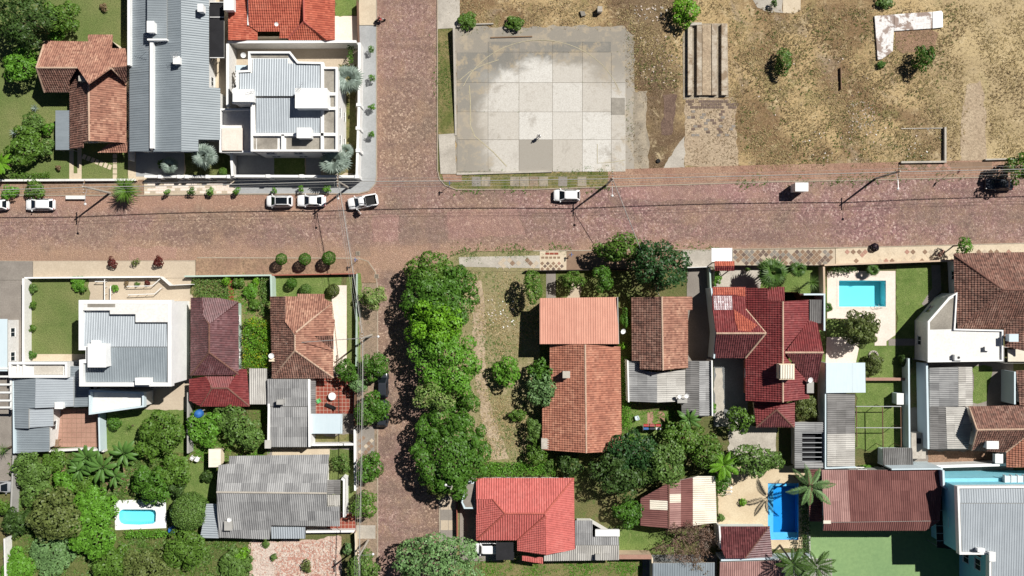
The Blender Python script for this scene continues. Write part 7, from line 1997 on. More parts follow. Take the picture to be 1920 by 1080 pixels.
chunks('debris', [(1590, 190), (1640, 190), (1640, 250), (1590, 250)], 130, .17, [MT['rubblepale'], MT['concrete']], 12)
chunks('debris', [(1190, 10), (1250, 10), (1250, 40), (1190, 40)], 40, .26, [MT['rubblepale'], MT['concrete']], 13)
chunks('debris', [(1480, 240), (1790, 240), (1790, 300), (1480, 310)], 60, .2, [MT['rubblepale'], MT['whiter']], 14)
chunks('debris', [(915, 560), (965, 560), (965, 620), (915, 620)], 60, .2, [MT['rubblepale'], MT['whiter']], 15)
chunks('debris', [(1380, 60), (1640, 20), (1640, 230), (1380, 230)], 70, .18, [MT['rubblepale'], MT['stoneblock']], 16)
# ------------------------------------------------------------------ walls and fences
def WR(px, h, t, mat, label, cope=None, name='boundary_wall', cat='wall', **k): return wallrun(px, h, t, MT[mat], name, label, cat, cope=MT[cope] if cope else None, **k)
WR([(-150, 339), (255, 337)], .7, .25, 'cream', 'low cream wall along the street front of the big lawn', 'white')
w = WR([(271, 331), (438, 331)], 1.5, .28, 'white', 'white front wall with square pillars below the grey metal roof', 'whiter')
for x in (299, 335, 349, 388, 428): pxbox(w, 'pillar', x - 3, 328, x + 3, 334, 0, 1.9, MT['whiter'])
w = WR([(440, 330), (669, 331), (673, 205), (674, 80)], 2.5, .3, 'white', 'white street wall around the corner garden of the white modern house', 'whiter')
for x, y in ((502, 330), (565, 330), (669, 331), (671, 282), (671, 240), (672, 196)): pxbox(w, 'pillar', x - 4, y - 3, x + 4, y + 3, 0, 2.75, MT['whiter'])
WR([(426, 79), (668, 78)], 3.0, .3, 'white', 'high white wall between the orange-red roof and the white modern house', 'whiter')
WR([(427, 82), (427, 200)], 3.4, .35, 'white', 'white side wall between grey metal roof and white modern house', 'whiter')
WR([(428, 200), (436, 330)], 2.0, .28, 'white', 'white garden wall below the small white terrace', 'whiter')
WR([(240, 124), (242, 300)], 1.8, .2, 'white', 'thin white wall between the terracotta house and the grey metal roof')
f = WR([(669, 0), (671, 78)], 1.6, .06, 'rust', 'thin iron gate fence on the side street near the top edge', name='iron_fence', cat='fence')
WR([(44, 522), (44, 690)], 1.9, .25, 'white', 'tall white wall on the west side of the square lawn', 'whiter')
WR([(46, 521), (300, 519)], 1.1, .16, 'white', 'white front railing wall of the square lawn', 'whiter')
w = WR([(300, 519), (318, 535), (360, 533)], 1.3, .1, 'ironwhite', 'white gate railing turned in beside the white modern house', name='gate_railing', cat='gate')
WR([(346, 518), (508, 516)], 1.1, .16, 'white', 'white fence with green posts in front of the plum roofed house', 'palegreen', name='street_fence', cat='fence')
WR([(510, 516), (668, 513)], .9, .14, 'brickwall', 'low brick fence in front of the small lawn with ball bushes', name='street_fence', cat='fence')
WR([(668, 513), (667, 690)], 1.3, .07, 'palegreen', 'thin pale green fence along the side street beside the pink patio', name='street_fence', cat='fence')
WR([(666, 700), (664, 800)], 1.5, .12, 'rust', 'rusty street fence beside the red patio', name='street_fence', cat='fence')
WR([(665, 805), (666, 920)], 1.5, .22, 'white', 'white street wall in front of the narrow lawn by the big grey roof', 'whiter')
WR([(666, 1000), (668, 1052)], 1.4, .2, 'cream', 'pale street wall beside the brick rubble')
WR([(585, 834), (664, 833)], 1.5, .25, 'white', 'white wall south of the pale blue canopy', 'whiter')
WR([(574, 997), (664, 996)], 1.2, .25, 'white', 'white wall along the red tiled strip of the big grey roof', 'whiter')
WR([(508, 517), (509, 556)], 2.0, .3, 'palegreen', 'pale green wall dividing the two small front gardens')
WR([(352, 736), (352, 850)], 2.0, .25, 'greywall', 'grey wall on the east side of the back lawn')
WR([(185, 770), (187, 846)], 2.0, .25, 'bluewhite', 'pale wall between the terracotta terrace and the back lawn')
WR([(92, 846), (160, 842), (195, 846)], 1.1, .3, 'white', 'low white wall below the terracotta terrace')
WR([(25, 852), (20, 965)], 1.9, .25, 'greywall', 'grey west wall of the overgrown garden')
WR([(8, 1010), (10, 1100)], 1.7, .25, 'white', 'white wall corner at the lower left edge')
for i, q in enumerate(([(196, 524), (196, 564)], [(207, 536), (207, 565)], [(178, 528), (196, 528)], [(238, 537), (285, 536), (300, 523)], [(240, 553), (290, 551), (302, 540)])):
    p = [P(*z, .95) for z in q]; L_ = ['upper railing west of the ramp', 'inner railing west of the ramp', 'short railing at the lawn corner', 'upper handrail of the entrance ramp', 'lower handrail of the entrance ramp']
    r = thing('handrail', 'white metal ' + L_[i] + ' of the white modern house', 'handrail', (p[0][0], p[0][1], 0), 'white handrails of the modern house')
    MB().tube(p, .07, 6).build('rail', MT['ironwhite'], r)
    for a, b in zip(p[:-1], p[1:]):
        n = max(1, int(np.linalg.norm(b - a) / 1.1))
        for j in range(n + 1):
            c = a + (b - a) * j / n; MB().tube([(c[0], c[1], .02), (c[0], c[1], .93)], .035, 5).build('baluster', MT['ironwhite'], r)
WR([(851, 50), (854, 252)], 1.1, .3, 'concrete', 'tapering concrete retaining wall on the west side of the old court', taper=[1.4, .2])
WR([(856, 326), (1035, 321)], .3, .3, 'concrete', 'low concrete kerb wall along the bottom of the old court')
WR([(1773, 238), (1773, 303), (1690, 304)], .5, .3, 'concrete', 'broken low concrete wall corner beside the sandy track')
WR([(1690, 241), (1768, 240)], .15, .12, 'concrete', 'thin buried wall line above the broken wall corner')
WR([(1577, 126), (1578, 167)], .45, .14, 'wood', 'short dark wall stub standing in the dry grass')
WR([(1848, 299), (1925, 297)], .5, .22, 'concrete', 'low wall beside the tree at the right edge')
WR([(860, 46), (925, 44)], .3, .2, 'concrete', 'low kerb along the top left of the old court')
WR([(920, 70), (998, 68)], .22, .14, 'wood', 'dark timber beam lying across the top of the old court')
WR([(985, 508), (1180, 505)], .9, .14, 'dark', 'low dark street fence in front of the salmon roof', name='street_fence', cat='fence')
WR([(1285, 502), (1334, 500)], 1.3, .1, 'ironwhite', 'white metal drive gate beside the darkest tree', name='drive_gate', cat='gate')
WR([(1378, 498), (1540, 498)], 1.3, .1, 'dark', 'dark iron street fence in front of the wine red house', name='street_fence', cat='fence')
WR([(1546, 497), (1790, 488)], 1.8, .25, 'beige', 'pinkish street wall beside the rectangular pool')
WR([(1545, 500), (1546, 552)], 1.9, .3, 'beige', 'beige wall between the fan palms and the pool terrace')
WR([(1331, 502), (1333, 545)], 1.8, .22, 'palegreen', 'greenish drive wall beside the little gate roof')
WR([(1704, 672), (1706, 880)], 2.0, .25, 'bluewhite', 'long pale wall between the lawn with a frame and the concrete box')  # shade on its west face is put into the bluish colour
WR([(1623, 711), (1696, 711)], .95, .35, 'beige', 'low salmon wall across the lawn beside the pale blue roof', 'terracotta')
WR([(856, 898), (857, 1010)], 1.2, .1, 'brickwall', 'thin reddish fence in front of the red ribbed house', name='street_fence', cat='fence')
WR([(1161, 1044), (1221, 1044)], 2.3, .6, 'beige', 'thick wall with terracotta coping at the bottom edge', 'terracotta')
WR([(1223, 1046), (1224, 1100)], 2.3, .2, 'cream', 'pale thin wall running down from the terracotta coping')
WR([(1716, 876), (1886, 871)], 2.2, .35, 'white', 'white capped wall above the turquoise roof terrace', 'whiter')
WR([(1518, 1000), (1520, 1100)], 1.0, .2, 'greywall', 'grey low wall on the west edge of the green court')
WR([(1672, 880), (1768, 879)], 4.75, .2, 'bluewhite', 'pale gutter wall along the top of the maroon hall', name='gutter_wall')
WR([(1450, 1050), (1525, 1046)], 2.4, .3, 'bluewhite', 'white wall below the blue pool beside the palms', 'whiter')

# ------------------------------------------------------------------ light poles and cables
def pole(px, py, h, label, arm=(0, -2.4), cross=True, lamp=True):
    b = P(px, py); root = thing('light_pole', label, 'light pole', (b[0], b[1], 0), 'concrete light poles along the streets')
    lb = lambda nm, m, mat: put(nm, mesh_of(nm, np.array(m.V), m.F, MT[mat]), root)
    lb('shaft', MB().tube([(0, 0, -.1), (0, 0, h * .5), (0, 0, h)], [.19, .155, .12], 8), 'concrete')
    if cross:
        m = MB().box(-1.0 if arm[0] == 0 else -.06, -.06 if arm[0] == 0 else -1.0, h - .5, 1.0 if arm[0] == 0 else .06, .06 if arm[0] == 0 else 1.0, h - .38)
        lb('crossarm', MB().box(-.06, -.95, h - .5, .06, .95, h - .38), 'wood')
        for y in (-.85, -.4, .4, .85): put('insulator', mesh_of('insulator', np.array(MB().lathe((0, 0, 0), [(.03, 0), (.06, .05), (.03, .12), (.05, .16), (.02, .2)], 8).V), MB().lathe((0, 0, 0), [(.03, 0), (.06, .05), (.03, .12), (.05, .16), (.02, .2)], 8).F, MT['whiter']), root, (0, y, h - .38))
    if lamp:
        ax, ay = arm
        la = lb('lamp_arm', MB().tube([(0, 0, h - 1.3), (ax * .5, ay * .5, h - .75), (ax, ay, h - .6)], .035, 6), 'steel')
        hd = MB().lathe((ax * 1.04, ay * 1.04, h - .72), [(.06, .14), (.16, .08), (.2, 0.0), (.16, -.05)], 12)
        put('lamp_head', mesh_of('lamp_head', np.array(hd.V), hd.F, MT['ironwhite']), la)
    return root
pole(207, 362, 8.1, 'westernmost light pole on the main street, beside the strappy plant')
pole(653, 352, 8.0, 'light pole at the corner of the blue grey pavement')
pole(1137, 347, 8.0, 'light pole just right of the lone white hatchback')
pole(1641, 335, 8.1, 'light pole on the field verge at the eastern end of the main street')
pole(697, 628, 8.4, 'light pole on the side street beside the pink patio', (2.2, .2))
pole(853, 893, 8.0, 'light pole on the east side of the side street under the flat topped tree', (-.8, .4), False, True)
pole(690, 1013, 8.2, 'light pole at the bottom of the side street beside the rubble', (2.0, .3))
def cable(a, b, sag, r, label, offs=((0, 0),), mat='greywall', n=14):
    A, B = np.array(a), np.array(b)
    root = thing('overhead_cable', label, 'cable', tuple((A + B) / 2 - np.array((0, 0, sag))), 'overhead cables between the poles')
    d = (B - A)[:2]; d /= np.linalg.norm(d); s = np.array((-d[1], d[0], 0))
    for o, z in offs:
        pts = [A + (B - A) * t + s * o + np.array((0, 0, z - sag * 4 * t * (1 - t))) for t in np.linspace(0, 1, n)]
        MB().tube(pts, r if (o, z) != offs[0] else r * 3.6, 4).build('wire', MT[mat], root)
T = lambda x, y, h: tuple(P(x, y)[:2]) + (h - .3,)
K = [(-330, 376, 8), (207, 362, 8.1), (653, 352, 8.0), (1137, 347, 8.0), (1641, 335, 8.1), (2150, 322, 8.1)]
KL = ['overhead cables entering from the left edge over the big lawn front wall', 'overhead cables from the westernmost pole to the pavement corner', 'overhead cables across the crossing', 'overhead cables along the old field', 'overhead cables leaving at the right edge']
OF = ((0, -.5), (-.85, .1), (-.4, .1), (.4, .1))
for i in range(5): cable(T(*K[i]), T(*K[i + 1]), .5, .016, KL[i], OF)
V_ = [(653, 352, 8.0), (697, 628, 8.4), (690, 1013, 8.2), (688, 1330, 8.2)]
VL = ['overhead cables running down from the crossing to the pink patio', 'overhead cables above the street trees of the side street', 'overhead cables leaving at the bottom of the side street']
for i in range(3): cable(T(*V_[i]), T(*V_[i + 1]), .4, .016, VL[i], ((0, -.5), (-.5, .1), (-.2, .1), (.3, .1)))
cable(T(697, 628, 8.4), (P(553, 640)[0], P(553, 640)[1], 4.9), .2, .014, 'thin service cable from the side street pole to the terracotta house')
cable(T(1137, 347, 8.0), (P(1241, 590)[0], P(1241, 590)[1], 4.3), .2, .014, 'thin service cable from the main street pole to the brown tiled house')

# ------------------------------------------------------------------ vehicles
GV = 'white cars parked on the main street'
car(73, 383, 180, 'hatch', 'carwhite', 'white coupe parked below the verge shrubs near the left edge', GV, L=4.4, Wd=1.85, Hh=1.35)
car(-12, 383, 180, 'hatch', 'carwhite', 'white car cut off by the left edge of the street', GV, L=4.1)
car(523, 377, 180, 'suv', 'carwhite', 'white car with a black glass roof by the blue grey pavement', GV, L=4.0, Wd=1.85, Hh=1.6, roofmat='carglass')
car(583, 376, 180, 'sedan', 'carwhite', 'plain white sedan between the black roofed car and the pickup', GV, L=4.4, Wd=1.85)
car(680, 378, 190, 'pickup', 'carwhite', 'white pickup with its driver door open at the crossing', GV, L=4.7, Wd=1.9, Hh=1.65)
car(1063, 366, 180, 'hatch', 'carwhite', 'lone white hatchback below the old court', GV, L=4.1, Wd=1.85)
car(1876, 345, 178, 'sedan', 'carblack', 'dark car in the shade of the tree at the right edge', L=4.3, Wd=1.85)
car(717, 722, 90, 'hatch', 'carblack', 'black car half under the street trees, upper of two', L=4.1)
car(716, 776, 90, 'suv', 'carblack', 'black car under the wide street tree, lower of two', L=4.2, Wd=1.85, Hh=1.6)
car(912, 1029, 180, 'van', 'carwhite', 'white van parked below the corner of the red ribbed roof', L=3.6, Wd=1.75, Hh=1.7)
car(0, 914, 0, 'hatch', 'carsilver', 'silver car on the drive at the left edge', L=3.9)

# box stall
bs = thing('box_kiosk', 'tall white box kiosk standing alone on the main street', 'kiosk', P(1503, 360))
a, b = P(1492, 358, 2.5), P(1515, 343, 2.5)
MB().box(a[0], a[1], .25, b[0], b[1], 2.4).build('body', MT['ironwhite'], bs)
MB().box(a[0] - .06, a[1] - .06, 2.404, b[0] + .06, b[1] + .06, 2.5).build('roof', MT['whiter'], bs)
MB().box(a[0] + .3, a[1] - .03, .35, a[0] + 1.0, a[1] - .004, 2.1).build('door', MT['greywall'], bs)
MB().box(a[0] + .1, a[1] + .1, .02, b[0] - .1, b[1] - .1, .25).build('skid', MT['rust'], bs)

# ------------------------------------------------------------------ people
def skinned(name, J, E, mat, parent, root_key):
    ids = list(J); me = bpy.data.meshes.new(name)
    me.from_pydata([J[i][0] for i in ids], [(ids.index(a), ids.index(b)) for a, b in E], []); me.materials.append(mat)
    o = bpy.data.objects.new(name, me); o.parent = parent; COL.objects.link(o)
    o.modifiers.new('skin', 'SKIN').use_smooth_shade = True
    for i, k in enumerate(ids):
        r = J[k][1]; me.skin_vertices[0].data[i].radius = (r, r) if not hasattr(r, '__len__') else r
        me.skin_vertices[0].data[i].use_root = (k == root_key)
    s = o.modifiers.new('sub', 'SUBSURF'); s.levels = 1; s.render_levels = 1
    return o
def person(px, py, rz, label, J, top, legs, group=None, z0=.1, dx=(0, 0)):
    b = P(px, py); root = thing('person', label, 'person', (b[0], b[1], z0), group, rz)
    E = [('pelvis', 'chest'), ('chest', 'neck'), ('neck', 'head'), ('head', 'crownpt')]
    for s in 'lr':
        E += [('chest', s + 'sh'), (s + 'sh', s + 'el'), (s + 'el', s + 'wr'), (s + 'wr', s + 'palm'), ('pelvis', s + 'hip'), (s + 'hip', s + 'kn'), (s + 'kn', s + 'an'), (s + 'an', s + 'toe')]
        w, p = np.array(J[s + 'wr'][0]), np.array(J[s + 'palm'][0]); d = (p - w) / np.linalg.norm(p - w)
        side = np.cross(d, (0, 0, 1.0)); side = side / (np.linalg.norm(side) + 1e-6) if np.linalg.norm(side) > .1 else np.array((1.0, 0, 0))
        for k, (o, l) in enumerate(((-.035, .075), (-.012, .085), (.012, .08), (.035, .065))):
            J[s + 'f%d' % k] = (tuple(p + side * o * .6), .011); J[s + 'g%d' % k] = (tuple(p + side * o + d * l), .008)
            E += [(s + 'palm', s + 'f%d' % k), (s + 'f%d' % k, s + 'g%d' % k)]
        J[s + 'th'] = (tuple(w + d * .04 - side * .07), .010); E.append((s + 'wr', s + 'th'))
    skinned('body', J, E, MT['skin'], root, 'pelvis')
    k = lambda n, f: (J[n][0], J[n][1] * f if not hasattr(J[n][1], '__len__') else tuple(q * f for q in J[n][1]))
    sh = {n: k(n, 1.16) for n in ('pelvis', 'chest', 'neck', 'lsh', 'rsh')}; sh['neck'] = (tuple((np.array(J['neck'][0]) + np.array(J['chest'][0])) / 2), .09)
    es = [('pelvis', 'chest'), ('chest', 'neck')]
    for s in 'lr':
        sh[s + 'el'] = (tuple(np.array(J[s + 'sh'][0]) * .25 + np.array(J[s + 'el'][0]) * .75), .062); es += [('chest', s + 'sh'), (s + 'sh', s + 'el')]
    skinned('shirt', sh, es, MT[top], root, 'pelvis')
    tr = {'pelvis': k('pelvis', 1.18)}; et = []
    for s in 'lr':
        for n in ('hip', 'kn'): tr[s + n] = k(s + n, 1.2)
        tr[s + 'an'] = (tuple(np.array(J[s + 'an'][0]) + np.array((0, 0, .05))), .06); et += [('pelvis', s + 'hip'), (s + 'hip', s + 'kn'), (s + 'kn', s + 'an')]
    skinned('trousers', tr, et, MT[legs], root, 'pelvis')
    h = np.array(J['head'][0]); m = MB().lathe((h[0], h[1] - .015, h[2] + .0), [(.06, -.06), (.105, .0), (.11, .07), (.075, .13), (.01, .15)], 12)
    put('hair', mesh_of('hair', np.array(m.V), m.F, MT['hair'], smooth=True), root)
    m = MB().lathe((h[0], h[1] + .105, h[2] - .01), [(.012, -.03), (.02, -.015), (.008, .03)], 6)
    put('nose', mesh_of('nose', np.array(m.V), m.F, MT['skin']), root)
    for s in (-1, 1):
        m = MB().lathe((h[0] + s * .035, h[1] + .092, h[2] + .025), [(.004, -.01), (.013, 0), (.004, .01)], 6); put('eye', mesh_of('eye', np.array(m.V), m.F, MT['black']), root)
    return root
walk = dict(pelvis=((0, 0, .95), .14), chest=((0, .03, 1.32), (.16, .12)), neck=((0, .04, 1.5), .055), head=((0, .06, 1.64), .095), crownpt=((0, .05, 1.74), .07),
    lsh=((-.2, .03, 1.42), .06), lel=((-.26, -.08, 1.14), .045), lwr=((-.25, .04, .92), .034), lpalm=((-.25, .08, .84), .035), rsh=((.2, .03, 1.42), .06), rel=((.27, .1, 1.15), .045), rwr=((.25, .28, 1.0), .034), rpalm=((.24, .35, .97), .035),
    lhip=((-.1, 0, .86), .095), lkn=((-.11, .16, .5), .065), lan=((-.1, .18, .1), .045), ltoe=((-.1, .34, .04), .035), rhip=((.1, 0, .86), .095), rkn=((.11, -.06, .48), .065), ran=((.1, -.28, .14), .045), rtoe=((.1, -.16, .04), .035))
person(1011, 257, 2.4, 'person in white walking alone across the old court', dict(walk), 'shirtwhite', 'shirtwhite', z0=.12)
ride = dict(pelvis=((0, -.1, .86), .14), chest=((0, .02, 1.2), (.16, .12)), neck=((0, .08, 1.38), .055), head=((0, .12, 1.52), .095), crownpt=((0, .1, 1.62), .07),
    lsh=((-.2, .04, 1.3), .06), lel=((-.3, .28, 1.12), .045), lwr=((-.3, .5, 1.06), .034), lpalm=((-.3, .57, 1.06), .035), rsh=((.2, .04, 1.3), .06), rel=((.3, .28, 1.12), .045), rwr=((.3, .5, 1.06), .034), rpalm=((.3, .57, 1.06), .035),
    lhip=((-.12, -.05, .82), .095), lkn=((-.22, .3, .68), .065), lan=((-.2, .12, .3), .045), ltoe=((-.2, .28, .24), .035), rhip=((.12, -.05, .82), .095), rkn=((.22, .3, .68), .065), ran=((.2, .12, .3), .045), rtoe=((.2, .28, .24), .035))
person(713, 40, math.radians(-80), 'motorcyclist in a reddish shirt riding on the side street', dict(ride), 'shirtred', 'denim', z0=.03)
mb_ = P(713, 40); mo = thing('motorcycle', 'black motorcycle under the rider on the side street', 'motorcycle', (mb_[0], mb_[1], .03), None, math.radians(-80))
for y in (.66, -.62):
    m = MB().lathe((0, 0, -.05), [(.2, 0), (.28, .0), (.3, .03), (.3, .07), (.28, .1), (.2, .1)], 16)
    w_ = put('wheel', mesh_of('wheel', np.array(m.V), m.F, MT['rubber']), mo, (0, y, .3), (0, math.pi / 2, 0))
    m = MB().lathe((0, 0, -.04), [(.03, 0), (.2, .02), (.2, .06), (.03, .08)], 10); put('rim', mesh_of('rim', np.array(m.V), m.F, MT['steel']), w_)
for nm, m, mt in (('frame', MB().tube([(0, .62, .35), (0, .42, .85), (0, -.1, .6), (0, -.62, .32)], .04, 6), 'steel'), ('tank', MB().lathe((0, .2, .7), [(.05, 0), (.15, .05), (.16, .12), (.06, .18)], 10), 'redp'), ('seat', MB().box(-.12, -.6, .70, .12, .05, .78), 'black'), ('handlebar', MB().tube([(-.34, .5, 1.02), (-.1, .45, .98), (.1, .45, .98), (.34, .5, 1.02)], .02, 6), 'steel'), ('engine', MB().box(-.12, -.15, .32, .12, .25, .6), 'black'), ('headlight', MB().lathe((0, .58, .85), [(.04, -.06), (.09, 0), (.05, .06)], 10), 'lampclear')):
    put(nm, mesh_of(nm, np.array(m.V), m.F, MT[mt]), mo)

# ------------------------------------------------------------------ small things
def sign(px, py, h, label, kind):
    b = P(px, py); r = thing('street_sign', label, 'sign', (b[0], b[1], .05))
    lb = lambda nm, m, mat: put(nm, mesh_of(nm, np.array(m.V), m.F, MT[mat]), r)
    lb('post', MB().tube([(0, 0, 0), (0, 0, h)], .035, 6), 'steel')
    if kind == 'name': lb('sign_plate', MB().box(-.03, -.32, h - .25, .03, .32, h), 'bluep'); lb('sign_plate', MB().box(-.32, -.03, h - .52, .32, .03, h - .28), 'bluep')
    else:
        o = lb('sign_plate', MB().lathe((0, 0, 0), [(.05, 0), (.36, .0), (.36, .02), (.05, .02)], 16), 'redp'); o.rotation_euler = (math.pi / 2, 0, 1.2); o.location = (0, 0, h - .2)
sign(845, 347, 2.7, 'street name sign post at the corner of the old court', 'name')
sign(672, 488, 2.7, 'street name sign post at the corner opposite the old court', 'name')
sign(1777, 327, 3.2, 'round road sign post on the field verge near the dark car', 'round')
sign(1070, 478, 1.5, 'short post on the pavement beside the white tiled entrance', 'name')
def lathe_thing(name, label, cat, px, py, h, prof, mat, z0=0.0, part='body'):
    b = P(px, py, h); r = thing(name, label, cat, (b[0], b[1], z0)); m = MB().lathe((0, 0, 0), prof, 18)
    put(part, mesh_of(part, np.array(m.V), m.F, MT[mat], smooth=False), r); return r
r = lathe_thing('water_tank', 'blue round water tank on a stand behind the wine red outbuilding', 'water tank', 370, 777, 3.0, [(.62, 2.0), (.66, 2.1), (.62, 2.7), (.5, 2.9), (.2, 3.0), (.05, 3.02)], 'bluep')
for s, t in ((-.45, -.45), (.45, -.45), (.45, .45), (-.45, .45)): put('stand_leg', mesh_of('stand_leg', np.array(MB().box(-.06, -.06, 0, .06, .06, 2.0).V), MB().box(0, 0, 0, 1, 1, 1).F, MT['concrete']), r, (s, t, 0))
put('lid', mesh_of('lid', np.array(MB().lathe((0, 0, 3.02), [(.22, 0), (.24, .04), (.1, .08)], 12).V), MB().lathe((0, 0, 0), [(.22, 0), (.24, .04), (.1, .08)], 12).F, MT['bluep']), r)
r = lathe_thing('plastic_drum', 'blue plastic drum beside the rounded tree and small pool', 'drum', 321, 995, 1.0, [(.5, 0), (.56, .1), (.54, .5), (.56, .9), (.5, 1.0)], 'bluep')
put('lid', mesh_of('lid', np.array(MB().lathe((0, 0, 1.0), [(.46, .004), (.48, .04), (.2, .06)], 14).V), MB().lathe((0, 0, 0), [(.46, 0), (.48, .04), (.2, .06)], 14).F, MT['bluep']), r)
r = lathe_thing('round_table', 'round white table on the red tiled patio', 'table', 623, 743, .75, [(.56, .70), (.6, .72), (.6, .75), (.3, .76)], 'whiter', .05, 'table_top')
put('pedestal', mesh_of('pedestal', np.array(MB().lathe((0, 0, 0), [(.3, 0), (.06, .06), (.06, .69)], 10).V), MB().lathe((0, 0, 0), [(.3, 0), (.06, .06), (.06, .69)], 10).F, MT['whiter']), r)
def chair(px, py, rz, mat, label):
    b = P(px, py, .4); r = thing('garden_chair', label, 'chair', (b[0], b[1], .06), None, rz)
    lb = lambda nm, m: put(nm, mesh_of(nm, np.array(m.V), m.F, MT[mat]), r)
    lb('seat', MB().box(-.27, -.27, .4, .27, .27, .45)); lb('backrest', MB().box(-.27, -.33, .45, .27, -.27, .95))
    for s in (-1, 1):
        lb('armrest', MB().box(s * .27, -.28, .62, s * .33, .22, .67))
        for t in (-.24, .24): lb('leg', MB().box(s * .24 - .03, t - .03, 0, s * .24 + .03, t + .03, .4))
chair(598, 751, .5, 'greenp', 'green plastic chair on the red tiled patio')
chair(361, 858, 1.0, 'whiter', 'white plastic chair on the grass west of the cream shed')
chair(371, 860, -.4, 'whiter', 'white plastic chair on the grass nearest the cream shed')
chair(1194, 783, .3, 'bluewhite', 'pale blue chair on the small lawn behind the grey annex')
r = thing('lounge', 'dark reclining lounger on the red tiled patio', 'lounger', P(620, 761), None, -.4)
put('seat', mesh_of('seat', np.array(MB().box(-.8, -.25, .28, .5, .25, .35).V), MB().box(0, 0, 0, 1, 1, 1).F, MT['black']), r, (0, 0, .05))
for s in (-.7, .4): put('leg', mesh_of('leg', np.array(MB().box(-.03, -.25, 0, .03, .25, .28).V), MB().box(0, 0, 0, 1, 1, 1).F, MT['steel']), r, (s, 0, .05))
put('backrest', mesh_of('backrest', np.array(MB().box(0, -.25, 0, .6, .25, .06).V), MB().box(0, 0, 0, 1, 1, 1).F, MT['black']), r, (.5, 0, .34), (0, -.5, 0))
ball(651, 727, 5, .9, 'redleaf', 'red flowering pot bush at the edge of the red tiled patio', leaf=.14)
r = thing('wooden_table', 'slatted orange wood table beside the terracotta terrace', 'table', P(102, 830))
for i in range(6): pxbox(r, 'slat', 94, 824 + i * 2.4, 111, 825.8 + i * 2.4, .7, .75, MT['wood'])
posts(r, [(95, 825), (110, 825), (95, 837), (110, 837)], .7, 'wood', .05, 'leg')
# pergola frame over the lawn
r = thing('pergola', 'thin steel pergola frame over the lawn beside the long grey roof', 'pergola', P(1648, 800))
for x in (1606, 1655, 1689): wallrun([(x, 762), (x + 1, 838)], 2.5, .1, MT['rust'], parent=r, z0=2.38, part='beam')
for y in (762, 802): wallrun([(1605, y), (1690, y)], 2.62, .1, MT['steel'], parent=r, z0=2.51, part='beam')
posts(r, [(1606, 763), (1655, 763), (1689, 763), (1606, 837), (1655, 837), (1689, 837), (1606, 802), (1689, 802)], 2.38, 'rust', .05)
r = thing('clothes_line', 'clothes line with red and blue washing behind the grey annex', 'clothes line', P(1222, 800))
for x in (1206, 1240):
    p = P(x, 801, 1.7); MB().tube([(p[0], p[1], 0), (p[0], p[1], 1.75)], .04, 6).build('post', MT['steel'], r); MB().tube([(p[0], p[1] - .5, 1.7), (p[0], p[1] + .5, 1.7)], .03, 5).build('crossbar', MT['steel'], r)
for y, cols in ((798, ('redp', 'shirtred', 'redp')), (804, ('bluep', 'denim', 'whiter'))):
    a, b = P(1206, y, 1.7), P(1240, y, 1.7); MB().tube([a, b], .012, 4).build('line', MT['steel'], r)
    for i, c in enumerate(cols):
        x = a[0] + (b[0] - a[0]) * (i + .5) / 3; MB().box(x - .38, a[1] - .14, 1.0, x + .38, a[1] + .16, 1.68).build('garment', MT[c], r)
r = thing('metal_rack', 'metal shelf rack with white pots at the edge of the sandy yard', 'rack', P(1360, 915))
for y in (905, 912, 919, 926): pxbox(r, 'shelf_bar', 1350, y, 1371, y + 1, .86, .9, MT['steel'])
posts(r, [(1351, 906), (1370, 906), (1351, 926), (1370, 926)], .86, 'steel', .03)
for y in (914, 921):
    p = P(1371, y, 1.0); MB().lathe((p[0], p[1], .9), [(.12, 0), (.17, .22), (.15, .22)], 12).build('pot', MT['whiter'], r)
r = thing('fridge_box', 'pale blue white cabinet against the long pale wall on the lawn', 'cabinet', P(1690, 748))
pxbox(r, 'cabinet_body', 1682, 738, 1694, 758, .03, 1.7, MT['bluewhite']); pxbox(r, 'cabinet_top', 1681.5, 737.5, 1694.5, 758.5, 1.703, 1.78, MT['whiter'])
r = thing('fire_ring', 'round stone ring on the lawn below the olive tree', 'stone ring', P(1637, 666))
for i in range(12):
    t = i * math.pi / 6; p = P(1637, 666); MB().box(-.2, -.13, .02, .2, .13, .2).build('stone', MT['concrete'], r); o = bpy.context.scene.objects[-1] if False else None
for i, o in enumerate([c for c in r.children]):
    t = i * math.pi / 6; o.data = o.data.copy() if False else o.data
    p = P(1637, 666); me = MB().box(-.2, -.13, .02, .2, .13, .2); o.data = mesh_of('stone', np.array(me.V), me.F, MT['concrete']); o.location = (.62 * math.cos(t), .62 * math.sin(t), 0); o.rotation_euler = (0, 0, t + math.pi / 2)
r = thing('bench', 'long white slatted bench on the verge beside the westernmost pole', 'bench', P(142, 370))
for y in (367, 369.2, 371.4): pxbox(r, 'slat', 123, y, 160, y + 1.8, .5, .56, MT['whiter'])
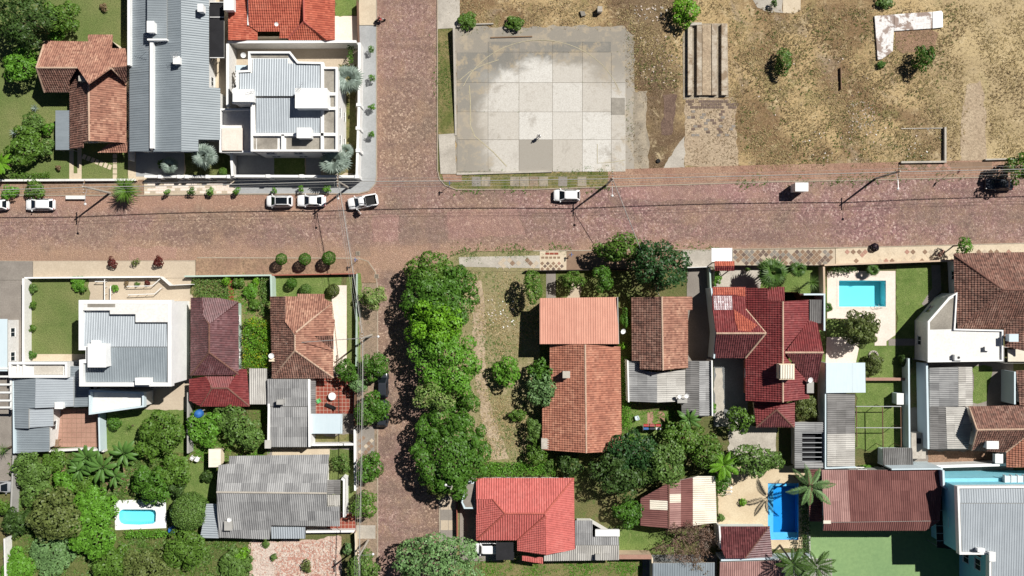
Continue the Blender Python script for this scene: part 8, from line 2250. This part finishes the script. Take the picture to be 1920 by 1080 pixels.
for x in (126, 157): pxbox(r, 'leg', x - 1, 367, x + 1, 373, .1, .49, MT['concrete'])
r = thing('white_block', 'white painted cube standing in the dry grass above the old court', 'block', P(1125, 18)); pxbox(r, 'block_body', 1121, 12, 1129, 21, 0, 1.0, MT['whiter']); pxbox(r, 'block_cap', 1120.5, 11.5, 1129.5, 21.5, 1.004, 1.08, MT['concrete'])
r = thing('rock', 'grey concrete lump lying above the old court', 'rock', P(1093, 27)); MB().prism([P(1087, 22)[:2], P(1096, 23)[:2], P(1098, 30)[:2], P(1090, 32)[:2]], 0, .4).build('lump', MT['slabdark'], r)
for i, (x, y) in enumerate(((671, 475), (706, 518))):
    r = thing('street_drain', ['square iron drain grate beside the street name sign', 'square iron drain grate above the cream tipped tree'][i], 'drain', P(x, y)); pxbox(r, 'frame', x - 4, y - 4, x + 4, y + 4, .02, .13, MT['kerb']); 
    for k in range(4): pxbox(r, 'bar', x - 3, y - 3 + k * 1.7, x + 3, y - 2.2 + k * 1.7, .131, .15, MT['black'])
r = thing('tile_pile', 'long pile of old bricks and roof tiles beside the turquoise terrace', 'tile pile', P(1820, 890))
rn_ = random.Random(2)
mt_ = mesh_of('brick', np.array(MB().box(-.18, -.09, 0, .18, .09, .1).V), MB().box(0, 0, 0, 1, 1, 1).F, MT['brickwall']); mt2_ = mesh_of('brick', mt_.vertices and np.array([v.co[:] for v in mt_.vertices]), MB().box(0, 0, 0, 1, 1, 1).F, MT['rubblepale'])
for i in range(120):
    p = P(rn_.uniform(1778, 1852), rn_.uniform(886, 896), 0) - np.array(r.location); put('brick', rn_.choice((mt_, mt_, mt2_)), r, (p[0], p[1], .03 + rn_.choice((0, .1, .2, .3))), (0, 0, rn_.uniform(-.5, 2)))
r = thing('tyre', 'old car tyre lying on the concrete apron beside the block paving', 'tyre', P(1234, 302)); m = MB().lathe((0, 0, 0), [(.17, .03), (.3, .02), (.34, .1), (.3, .19), (.17, .18)], 16); put('tread', mesh_of('tread', np.array(m.V), m.F, MT['rubber']), r, (0, 0, .05))
